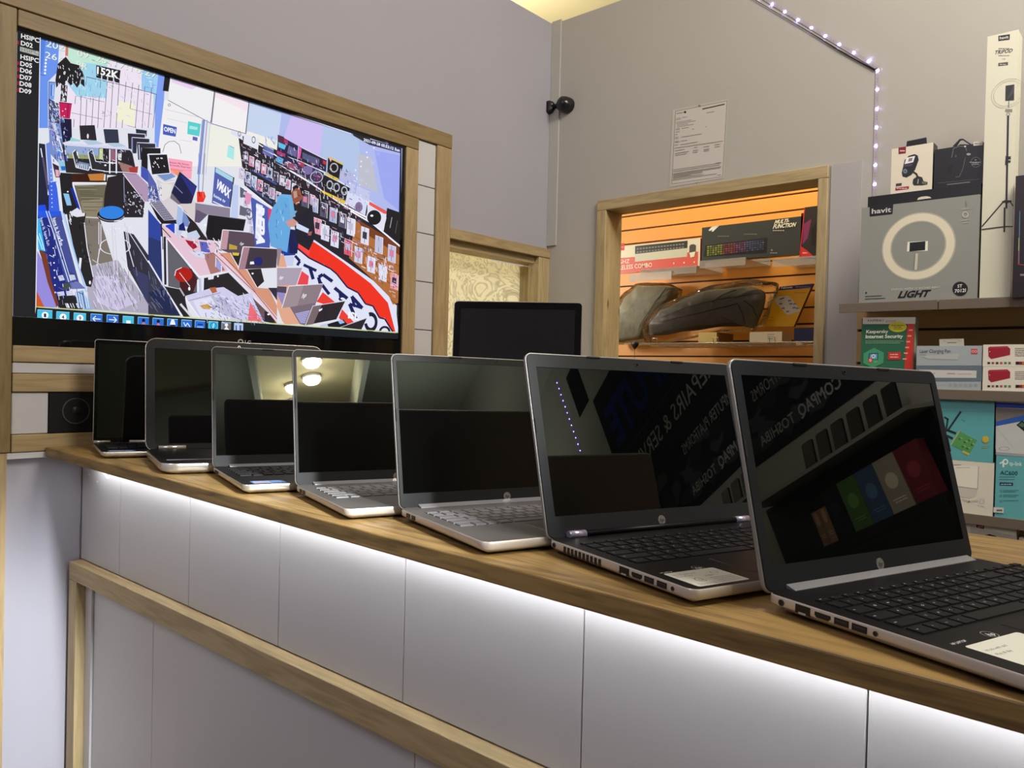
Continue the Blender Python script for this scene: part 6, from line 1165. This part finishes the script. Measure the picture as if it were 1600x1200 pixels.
ms = N('ShaderNodeMixShader'); L(fr_.outputs[0], ms.inputs[0]); L(tr_.outputs[0], ms.inputs[1]); L(gl.outputs[0], ms.inputs[2]); L(ms.outputs[0], nt.nodes['Material Output'].inputs[0])
def bag(name, label, px, X0, X1, m, seed, film_px, strap=None, seams=()):
    mb, Q, c_ = softbag(name, label, px, X0, X1, None, 0, seed)
    root = empty(name, ((X0+X1)/2, c_[0], zw)); tag(root, label, 'bag', 'laptop bags in clear plastic')
    def pp_(nm, mb, m): o = mb.build(nm, m); o.parent = root; o.location = o.location-root.location; return o
    zmin = min(v[2] for v in mb.v); mb.v = [(x, y, max(z, zw+.0006)) for x, y, z in mb.v]
    pp_('bag_body', mb, m)
    for sm, w in seams:
        b2 = MB(); b2.tube([hit(x, y, 0, X0-.007) for x, y in sm], w, 6); pp_('zip_seam', b2, M_RUB)
    mb, Q, c_ = softbag(name, label, film_px, X0-.014, X1+.01, None, 0, seed+5); mb.v = [(x, y, max(z, zw+.0003)) for x, y, z in mb.v]
    pp_('plastic_wrap', mb, film)
bag('laptop_bag', 'pale grey laptop bag in clear plastic, leaning at the left of the wire shelf', [(957, 534), (958, 506), (968, 486), (985, 462), (1001, 448), (1030, 447), (1056, 449), (1058, 458), (1035, 485), (1012, 515), (1003, 530)], 3.31, 3.40, M_BAGL, 3, [(953, 537), (953, 500), (980, 460), (1000, 444), (1040, 442), (1062, 450), (1060, 466), (1030, 500), (1008, 536)],
    seams=(([(1041, 450), (1025, 470), (1006, 498), (998, 512)], .0016), ([(1038, 474), (1024, 483), (1014, 500)], .004)))
bag('laptop_bag', 'dark grey laptop bag in clear plastic, lying across the middle of the wire shelf', [(1022, 524), (1023, 505), (1040, 487), (1068, 473), (1100, 458), (1136, 452), (1178, 449), (1191, 454), (1193, 470), (1182, 500), (1175, 512), (1168, 506), (1110, 512), (1058, 519)], 3.14, 3.28, M_BAGD, 8, [(1015, 536), (1013, 510), (1030, 484), (1070, 466), (1120, 447), (1180, 438), (1214, 442), (1204, 470), (1190, 508), (1170, 517), (1110, 520), (1050, 534)],
    seams=(([(1034, 503), (1060, 496), (1100, 487), (1138, 478)], .0014), ([(1112, 472), (1130, 460), (1150, 453)], .0022), ([(1138, 478), (1152, 474), (1160, 490), (1164, 506)], .0016), ([(1034, 496), (1070, 481), (1120, 468), (1188, 458)], .0012), ([(1163, 470), (1176, 480), (1182, 494)], .0018)))
def pad_art(a):
    a.poly([(1219, 448), (1270, 443), (1268, 449.5), (1215.5, 454)], (24, 32, 86)); a.text('Fellowes', (1220.5, 451.5), (1238, 450), (1220.8, 448), (210, 212, 200), .02); a.scrib(1243, 1266, 449, -1.2, (110, 130, 180)); a.scrib(1241, 1260, 457.8, -.8, (150, 110, 30))
    a.poly([(1211, 468), (1216, 463.5), (1231, 462), (1236, 466), (1250, 483), (1250, 486), (1233, 492), (1229, 491), (1212, 473)], (196, 192, 182)); a.line([(1218.5, 467.5), (1225, 465.5)], 1.6, (40, 40, 44))
    for x_, y_ in ((1217, 474), (1231, 469), (1233, 474), (1239, 474), (1221, 481), (1238, 480), (1243, 481), (1228, 486)): a.poly([(x_, y_), (x_+5, y_-.8), (x_+5.6, y_+1.6), (x_+.8, y_+2.4)], (120, 118, 116))
    a.scrib(1192, 1210, 501, -.8, (170, 120, 20)); a.scrib(1196, 1208, 496.5, -.8, (170, 120, 20))
# yellow pad pack leaning back on its own base
pd = MB(); XP_ = 3.33; q = [hit(*p, 0, XP_) for p in ((1184, 510), (1240, 510.5), (1270, 443), (1219, 448))]; q2 = [p+Vector((.02, 0, 0)) for p in q]
pd.add(q, [(0, 1, 2, 3)], 0, lin((214, 160, 22))); pd.add(q+q2, [(4, 7, 6, 5), (1, 5, 6, 2), (0, 3, 7, 4), (3, 2, 6, 7), (0, 4, 5, 1)], 0, lin((70, 34, 16)))
pa = Art(front(XP_), pd); pad_art(pa); o = pd.build('yellow_pack', printed('print_satin', .38)); tag(o, 'yellow pack with a navy top band leaning at the right end of the wire shelf', 'pack')
def small(name, label, P, X, depth, cols, art=None): return goods(name, label, 'box', X, P, depth, cols, art, 'small cartons on the wire shelf', zb=zw+.0006)
small('carton', 'cream carton under the dark grey wrapped bag on the wire shelf', [(1091, 533), (1120, 519)], 3.11, .16, [(206, 186, 116), (120, 86, 40), (196, 176, 110)])
small('carton', 'small white carton standing in front of the yellow pack', [(1171, 534), (1222, 518)], 3.105, .10, [(206, 198, 170), (150, 120, 84), (226, 216, 184)], lambda a: (a.scrib(1199, 1210, 523, -1, (110, 106, 96), 3, -3.4)))
small('carton', 'navy carton beside the right post of the opening', [(1240.5, 529), (1300, 511)], 3.105, .12, [(22, 26, 60), (60, 50, 60), (200, 196, 186)])
# black pouch hanging under the wire shelf
p = hit(992, 535, 0, 3.105); mb = MB(); mb.loft([[(3.105+.009*math.cos(t*math.pi/4)*s_, p.y+.023*math.sin(t*math.pi/4)*s_, p.z+dz) for t in range(8)] for dz, s_ in ((.004, .5), (0, .9), (-.008, 1), (-.022, .55), (-.033, .08))], 0)
o = mb.build('black_tag', M_BLACK); tag(o, 'small black pouch hanging under the wire shelf on a thin cord', 'pouch'); b2 = MB(); b2.tube([(3.105, p.y, p.z-.033), (3.105, p.y, p.z-.30)], .0008, 6); c_ = b2.build('cord', M_RUB); c_.parent = o; c_.location = c_.location-o.location

# ------------------------------------------------------------------ on the walls
# notice in a clear sleeve
PX = XR-.0006
mb = MB(); ar = Art(front(PX), mb); ar.k = 3
ar.poly([(1051, 171.5), (1138.5, 154.5), (1131, 278.5), (1045.5, 292.5)], (176, 170, 160)); ar.poly([(1055.2, 174.5), (1136.3, 157.6), (1129.2, 276.3), (1049.4, 287.8)], (184, 178, 170))
ar.line([(1055.6, 174), (1136, 157.8), (1129, 276), (1049.8, 287.3), (1055.6, 174)], .7, (110, 104, 100))
ar.poly([(1097.5, 169.5), (1132.6, 161.8), (1132.4, 163.8), (1097.3, 171.6)], (70, 66, 64)); ar.ell(1070.5, 175.2, 1.9, 1.9, (40, 38, 38), 14); ar.line([(1057.5, 177.6), (1068, 175.6)], 1.0, (90, 86, 84)); ar.line([(1104, 176.6), (1116, 174.3)], .9, (110, 106, 102))
def nl(x0, y0, x1, w=.8, c=(124, 118, 112), s=-.166): ar.line([(x0, y0), (x1, y0+(x1-x0)*s)], w, c)
for q in ((1056.5, 185.5, 1064), (1066, 184, 1074), (1056.3, 187.6, 1063.5), (1056.2, 191.5, 1080.5), (1057, 193.6, 1087), (1058, 196, 1075), (1058, 198.5, 1084), (1056, 201.6, 1062), (1056, 203.4, 1062), (1065.5, 200.8, 1076), (1081.5, 202, 1084.5), (1102, 198.3, 1104), (1055.8, 206.6, 1062), (1055.6, 210.5, 1059), (1064.5, 214.5, 1096.5), (1055.3, 214.8, 1060), (1055.2, 217, 1060), (1064, 220.8, 1074), (1055, 221.2, 1060), (1055, 223, 1062), (1063.5, 226.2, 1090.5), (1054.6, 227, 1060), (1055.3, 235.8, 1070), (1084.5, 230.8, 1090), (1099.5, 229.8, 1108.5), (1117, 226.4, 1125), (1055.5, 240, 1076.5), (1083, 235.6, 1091), (1100, 234, 1108.5), (1117, 229.8, 1125.5), (1055.3, 242.8, 1073), (1083, 238.6, 1090.5), (1100, 236.3, 1108), (1118.5, 255, 1126)): nl(*q)
for q in ((1054.5, 231.5, 1130), (1052.4, 265.5, 1127.5), (1052.3, 268.2, 1125), (1052, 271.5, 1127), (1052, 273, 1126.5), (1052, 274.5, 1098), (1052, 276, 1098), (1052, 277.5, 1080), (1052, 279, 1100), (1050.5, 281.6, 1120)): nl(*q, w=.7, s=-.148)
nl(1122, 273.7, 1126.5); ar.ell(1088.5, 286, .8, .8, (90, 84, 80), 8)
ar.poly([(1091, 164.5), (1093, 163.5), (1096, 166), (1094.5, 166.6)], (120, 116, 110))
o = mb.build('wall_notice', printed('print_gloss', .2, coat=.3)); tag(o, 'printed sheet of small text in a clear sleeve above the wall opening', 'notice')
# strip of small lights
ledp = [(1187, -5), (1206.7, 7), (1226.7, 19), (1247, 31.7), (1268, 44), (1289.7, 56.7), (1311.7, 69.7), (1334.7, 82.5), (1358, 95.5), (1371.7, 110.5), (1371.2, 140), (1371, 170), (1370, 199), (1369, 228), (1368, 258), (1367, 288)]
LS = empty('led_strip', tuple(hit(1371, 105, 0, XR-.002))); tag(LS, 'strip of small violet white lights running diagonally then straight down the right wall', 'light strip')
def lsp(name, mb, m): o = mb.build(name, m); o.parent = LS; o.location = o.location-LS.location; return o
def onwall(px, d=.0): p = hit(*px, 0, XR-d); return p
def ribbon(pts, w, d, t=.0012):
    mb = MB()
    for a, b in zip(pts[:-1], pts[1:]):
        dy, dz = b.y-a.y, b.z-a.z; L_ = math.hypot(dy, dz); ny, nz = -dz/L_*w/2, dy/L_*w/2; x0, x1 = XR-d-t, XR-d
        vs = [(x, q.y+s*ny, q.z+s*nz) for x in (x0, x1) for q in (a, b) for s in (1, -1)]
        mb.add(vs, [(0, 1, 3, 2), (4, 6, 7, 5), (0, 4, 5, 1), (2, 3, 7, 6), (0, 2, 6, 4), (1, 5, 7, 3)])
    return mb
pA, pB, pC = hit(1100, -60, 0, XR), hit(1371.5, 106, 0, XR), hit(1365.5, 345, 0, XR)
lsp('tape', ribbon([pA, pB], .0115, .0006), mat('led_tape', (.40, .36, .40), .4)); lsp('tape', ribbon([pB, pC], .0115, .0006), mat('led_tape', (.40, .36, .40), .4))
E_V = mat('led_violet', (.9, .9, 1), .5, emit=(.42, .36, 1.0), estr=180); M_SPOT = mat('tape_marks', (.30, .22, .22), .6)
for i, q in enumerate(ledp):
    p = onwall(q); mb = MB(); mb.loft([[(XR-.0019-.0012*k, p.y+r_*math.cos(t*math.pi/5), p.z+r_*math.sin(t*math.pi/5)) for t in range(10)] for k, r_ in ((0, .0036), (1, .0030))], 0, smooth=False); lsp('diode', mb, E_V)
mb = MB()
for a, b in zip(ledp[:-1], ledp[1:]):
    for f_ in (.42, .58):
        p = onwall((a[0]+(b[0]-a[0])*f_, a[1]+(b[1]-a[1])*f_)); mb.box(XR-.0022, XR-.0018, p.y-.0016, p.y+.0016, p.z-.001, p.z+.001)
lsp('resistors', mb, M_SPOT)
# raised board edge following the diagonal
ca = [hit(x, y, 0, XR-.003) for x, y in ((1095, -52), (1180, 0), (1268, 52), (1310, 78), (1368, 109.5))]
mb = MB(); mb.tube(ca, [.0009, .001, .0014, .002, .0026], 8); o = mb.build('black_cable', M_BLACK); tag(o, 'thin black cable running below the diagonal part of the light strip', 'cable')
# security camera in the corner
sc_ = empty('security_camera', tuple(hit(857, 168, 1, YW))); tag(sc_, 'small black security camera on a bracket in the corner of the two walls', 'camera')
def scp(name, mb, m, bev=0): o = mb.build(name, m, bevel=bev, seg=2); o.parent = sc_; o.location = o.location-sc_.location; return o
p0 = hit(857, 168, 1, YW); pl = hit(849.5, 168, 1, YW); 
mb = MB(); T = Matrix.Translation((p0.x, YW-.0005, p0.z))@Matrix.Rotation(math.radians(90), 4, 'X')
mb.loft([[(x, y, z) for x, y in rr(.030-2*i_, .050-2*i_, .008, -.015+i_, -.025+i_)] for z, i_ in ((0, 0), (.012, .001), (.02, .005), (.026, .010))], 0, T); scp('wall_plate', mb, M_BLACK)
bc = hit(884, 164, 1, YW-.085); mb = MB(); mb.tube([(p0.x, YW-.02, p0.z), (p0.x+.008, YW-.045, p0.z+.001), (bc.x-.030, bc.y+.012, bc.z)], [.010, .008, .008], 12); scp('bracket', mb, M_BLACK)
ax_ = Vector((.83, -.30, -.10)).normalized(); zz = Vector((0, 0, 1)); u_ = (zz-ax_*zz.dot(ax_)).normalized(); w_ = ax_.cross(u_)
rings = []
for t, r_ in ((-.038, .005), (-.035, .017), (-.027, .027), (-.011, .0315), (.006, .0325), (.022, .0305), (.034, .0265), (.040, .0245), (.040, .0205), (.035, .019)):
    rings.append([bc+ax_*t+(u_*math.cos(2*math.pi*k/24)+w_*math.sin(2*math.pi*k/24))*r_ for k in range(24)])
mb = MB(); mb.loft(rings); scp('housing', mb, mat('black_satin', (.010, .010, .011), .22))
mb = MB(); rings = [[bc+ax_*t+(u_*math.cos(2*math.pi*k/20)+w_*math.sin(2*math.pi*k/20))*r_ for k in range(20)] for t, r_ in ((.0352, .0185), (.0365, .009), (.039, .0085), (.0415, .004), (.042, .0005))]; mb.loft(rings); scp('lens', mb, M_BLACKG)
# dark screen standing behind the laptops on the staff desk
D_ = 1.62
DKs = empty('staff_desk', (1.9, 1.45, 0)); tag(DKs, 'low desk behind the counter, hidden by the row of laptops', 'desk')
for nm, b in (('desk_top', (1.55, 2.45, 1.0, 1.95, .70, .73)), ('leg', (1.56, 1.61, 1.01, 1.06, 0, .699)), ('leg', (2.39, 2.44, 1.01, 1.06, 0, .699)), ('leg', (1.56, 1.61, 1.89, 1.94, 0, .699)), ('leg', (2.39, 2.44, 1.89, 1.94, 0, .699))):
    o = MB().box(*b).build(nm, W_PINE[0], bevel=.002); o.parent = DKs; o.location = o.location-DKs.location
# screen plane: fitted from its two upper corners at a distance
dist = 2.35
def at(px, py, t): d = CF+CR*((px-800)/FPX)-CU*((py-600)/FPX); return CAM+d*t
tl, tr2 = at(709.5, 469.5, dist), at(910.5, 478.5, dist*.985)
tr2.z = tl.z
wv_ = (tr2-tl); wm = wv_.length; wv_.normalize(); nf = Vector((wv_.y, -wv_.x, 0)).normalized(); tilt = math.radians(5); up = Vector((0, 0, 1))*math.cos(tilt)-nf*math.sin(tilt)
hm = wm*.60; org = tl-up*hm; nn_ = wv_.cross(up).normalized()
MT = Matrix((wv_, up, nn_)).transposed().to_4x4(); MT.translation = org
mon = empty('monitor', mw=MT); tag(mon, 'black flat screen with a thin silver edge standing behind the laptops before the doorway', 'monitor')
mb = MB(); mb.loft([[(x, y, z) for x, y in rr(wm, hm, .014, 0, 0, 8, i_)] for z, i_ in ((-.024, .02), (-.016, .002), (-.003, 0), (0, .0008))]); mb.build('back_shell', M_RIM, mon)
mb = MB(); mb.loft([[(x, y, z) for x, y in rr(wm, hm, .012, 0, 0, 8, i_)] for z, i_ in ((.0002, .0022), (.0014, .003))]); mb.build('bezel', M_BLACKG, mon)
mb = MB().add([(.022, .03, .0019), (wm-.022, .03, .0019), (wm-.022, hm-.024, .0019), (.022, hm-.024, .0019)], [(0, 1, 2, 3)]); mb.build('display', mat('lit_black_display', (.012, .011, .014), .10, spec=.6), mon)
Mi = MT.inverted(); base = org+wv_*wm*.5-nn_*.06; base.z = .7305
mb = MB(); mb.tube([Mi@(org+wv_*wm*.5+up*hm*.35-nn_*.03), Mi@(org+wv_*wm*.5-nn_*.075+up*.0), Mi@(base+Vector((0, 0, .01)))], [.018, .018, .022], 12); mb.build('stand', M_SIL, mon)
mb = MB(); mb.loft([[Mi@(base+Vector((x, y, z))) for x, y in circ(0, 0, r_, r_*.8, 28)] for z, r_ in ((0, .11), (.008, .108), (.012, .05))]); mb.build('stand_foot', M_SIL, mon)
# ------------------------------------------------------------------ the part of the shop behind the camera (seen in the screens)
M_CG = mat('dull_green_ceiling', (.46, .49, .42), .8)
struct(boxmesh('ceiling_rear', [(-2, .62, -7, -2.5, Z(2.36), Z(2.399)), (1.48, XR, -7, -2.5, Z(2.36), Z(2.399)), (.62, .67, -7, -2.5, Z(2.05), Z(2.399)), (1.43, 1.48, -7, -2.5, Z(2.05), Z(2.399))], M_CG))
for y, lb in ((-5.0, 'round ceiling lamp nearer the counter, between two ceiling beams'), (-5.5, 'round ceiling lamp farther from the counter, between two ceiling beams')):
    t = empty('ceiling_lamp', (1.0, y, Z(2.399))); tag(t, lb, 'lamp', 'round ceiling lamps')
    mb = MB(); mb.loft([[(r_*math.cos(k*math.pi/12), r_*math.sin(k*math.pi/12), z_) for k in range(24)] for r_, z_ in ((.10, -.001), (.10, -.02), (.092, -.03))]); mb.build('base', M_LAM, t)
    mb = MB(); mb.loft([[(r_*math.cos(k*math.pi/12), r_*math.sin(k*math.pi/12), z_) for k in range(24)] for r_, z_ in ((.088, -.031), (.085, -.055), (.06, -.085), (.02, -.10), (.003, -.102))]); mb.build('globe', mat('lamp_glass', (.9, .88, .8), .3, emit=(1, .9, .62), estr=260), t)
# banner on the right wall, nearer than the photo shows
BX = XR-.003
bfn = lambda u, v, k: Vector((BX-.0002-k*.00003, -u, Z(v)))
mb = MB(); mb.box(BX, XR-.0005, -3.10, -1.12, Z(.63), Z(1.76), col=lin((30, 33, 38)))
ar = Art(bfn, mb)
rnd = random.Random(9)
for i in range(26):
    cx_, cy_ = 1.75+rnd.random()*.85, .70+rnd.random()*.22; g_ = int(rnd.uniform(34, 74)); ar.poly([(cx_+math.cos(t*.9)*rnd.uniform(.04, .13), cy_+math.sin(t*.9)*rnd.uniform(.02, .06)) for t in range(7)], (g_, int(g_*1.05), int(g_*1.15)))
ar.text('COMPUTE', (1.25, 1.34), (3.0, 1.34), (1.25, 1.62), (28, 52, 120), .04, .15); ar.line([(1.15, 1.255), (3.05, 1.255)], .006, (70, 74, 80))
ar.text('REPAIRS & SERVICES', (1.60, 1.09), (2.98, 1.09), (1.60, 1.19), (176, 176, 168)); ar.text('COMPUTER PLATFORMS', (1.47, .905), (2.20, .905), (1.47, .965), (166, 166, 158)); ar.text('COMPAQ', (1.58, .695), (1.91, .695), (1.58, .75), (176, 176, 170), .02); ar.text('TOSHIBA', (1.95, .695), (2.27, .695), (1.95, .745), (170, 170, 164), .01)
MBN = printed('banner_cloth', .95); MBN.node_tree.nodes['Principled BSDF'].inputs['Specular IOR Level'].default_value = .05
o = mb.build('shop_banner', MBN); tag(o, 'dark banner with pale lettering on the right wall, mirrored in the two nearest laptop screens', 'banner')
mb = MB(); mb.box(BX, XR-.0005, -3.42, -3.16, Z(1.80), Z(2.14), col=lin((26, 27, 30))); o = mb.build('poster', MBN); tag(o, 'small dark poster high on the wall beyond the banner', 'poster')
# second light strip
L2_ = empty('led_strip', (XR-.002, -3.6, Z(1.2))); tag(L2_, 'vertical strip of small violet lights mirrored in the second nearest laptop screen', 'light strip')
mb = MB(); mb.box(XR-.0017, XR-.0005, -3.626, -3.614, Z(1.2), Z(2.27)); o = mb.build('tape', mat('led_tape', (.62, .56, .60), .4)); o.parent = L2_; o.location = o.location-L2_.location
E_V2 = mat('led_violet_far', (.9, .9, 1), .5, emit=(.22, .12, 1.0), estr=160)
for i in range(18):
    z = Z(1.3+.054*i); mb = MB(); mb.loft([[(XR-.0019-.0012*k, -3.62+r_*math.cos(t*math.pi/5), z+r_*math.sin(t*math.pi/5)) for t in range(10)] for k, r_ in ((0, .005), (1, .004))], 0, smooth=False); o = mb.build('diode', E_V2); o.parent = L2_; o.location = o.location-L2_.location
# phone display ledge
ld = boxmesh('display_ledge', [(XR-.16, XR-.0005, -2.35, -1.16, Z(.415), Z(.43))], mat('pale_ledge', (.34, .33, .29), .5)); tag(ld, 'narrow pale ledge on the right wall under the dark banner', 'ledge')
lc = boxmesh('display_case', [(XR-.17, XR-.0005, -2.35, -1.16, Z(.07), Z(.115)), (XR-.06, XR-.0005, -2.35, -1.16, Z(.116), Z(.40)), (XR-.17, XR-.0005, -2.35, -1.16, 0, Z(.069))], mat('black_case', (.008, .008, .009), .4)); tag(lc, 'black display case with phone boxes below the pale ledge', 'display case')
for i in range(6):
    t = empty('phone', (XR-.085, -1.30-.113*i, Z(.4305))); tag(t, ('first', 'second', 'third', 'fourth', 'fifth', 'last')[i]+' black phone of the row on pale stands, counted from the red box below', 'phone', 'phones on the display ledge')
    T = Matrix.Rotation(math.radians(12), 4, 'Y')
    mb = MB(); mb.loft([[(x_, y_, z_) for y_, z_ in rr(.082, .125, .010, -.041, .012, 6, i_)] for x_, i_ in ((-.006, .001), (-.005, 0), (.002, 0), (.003, .001))], 0, T); mb.build('body', mat('phone_black', (.004, .004, .005), .5, spec=.15), t)
    mb = MB(); mb.box(-.040, .03, -.036, .036, .0, .008); mb.box(.012, .02, -.02, .02, .0, .07); mb.build('stand', mat('cream_stand', (.42, .39, .28), .5), t, bevel=.001)
for i, (cc, w_) in enumerate((((120, 44, 54), .12), ((170, 160, 140), .12), ((70, 96, 124), .115), ((84, 120, 64), .115), ((34, 36, 42), .115), ((150, 120, 90), .05), ((140, 112, 88), .05))):
    y0_ = -1.225-sum(((.12, .12, .115, .115, .115, .05, .05)[:i]))-.004*i
    mb = MB(); mb.box(XR-.125, XR-.085, y0_-w_, y0_, Z(.1155), Z(.325 if i < 5 else .27), col=lin(cc)); ar = Art(lambda u, v, k: Vector((XR-.1252-k*.00003, y0_-u, Z(.1155)+v)), mb)
    ar.ell(w_/2, .12, w_*.28, .03, tuple(min(255, int(v*1.35)) for v in cc), 20); ar.scrib(w_*.2, w_*.8, .05, .004, tuple(min(255, int(v*1.5)) for v in cc), 2, .01)
    o = mb.build('phone_box', printed('print_gloss')); tag(o, ('red box with a rounded panel, first in the case below the phones', 'cream box, second in the case below the phones', 'blue box, third in the case below the phones', 'green box, fourth in the case below the phones', 'dark grey box, fifth in the case below the phones', 'narrow bronze box next to the dark grey box', 'narrow bronze box at the far end of the row')[i], 'box', 'phone boxes in the display case')
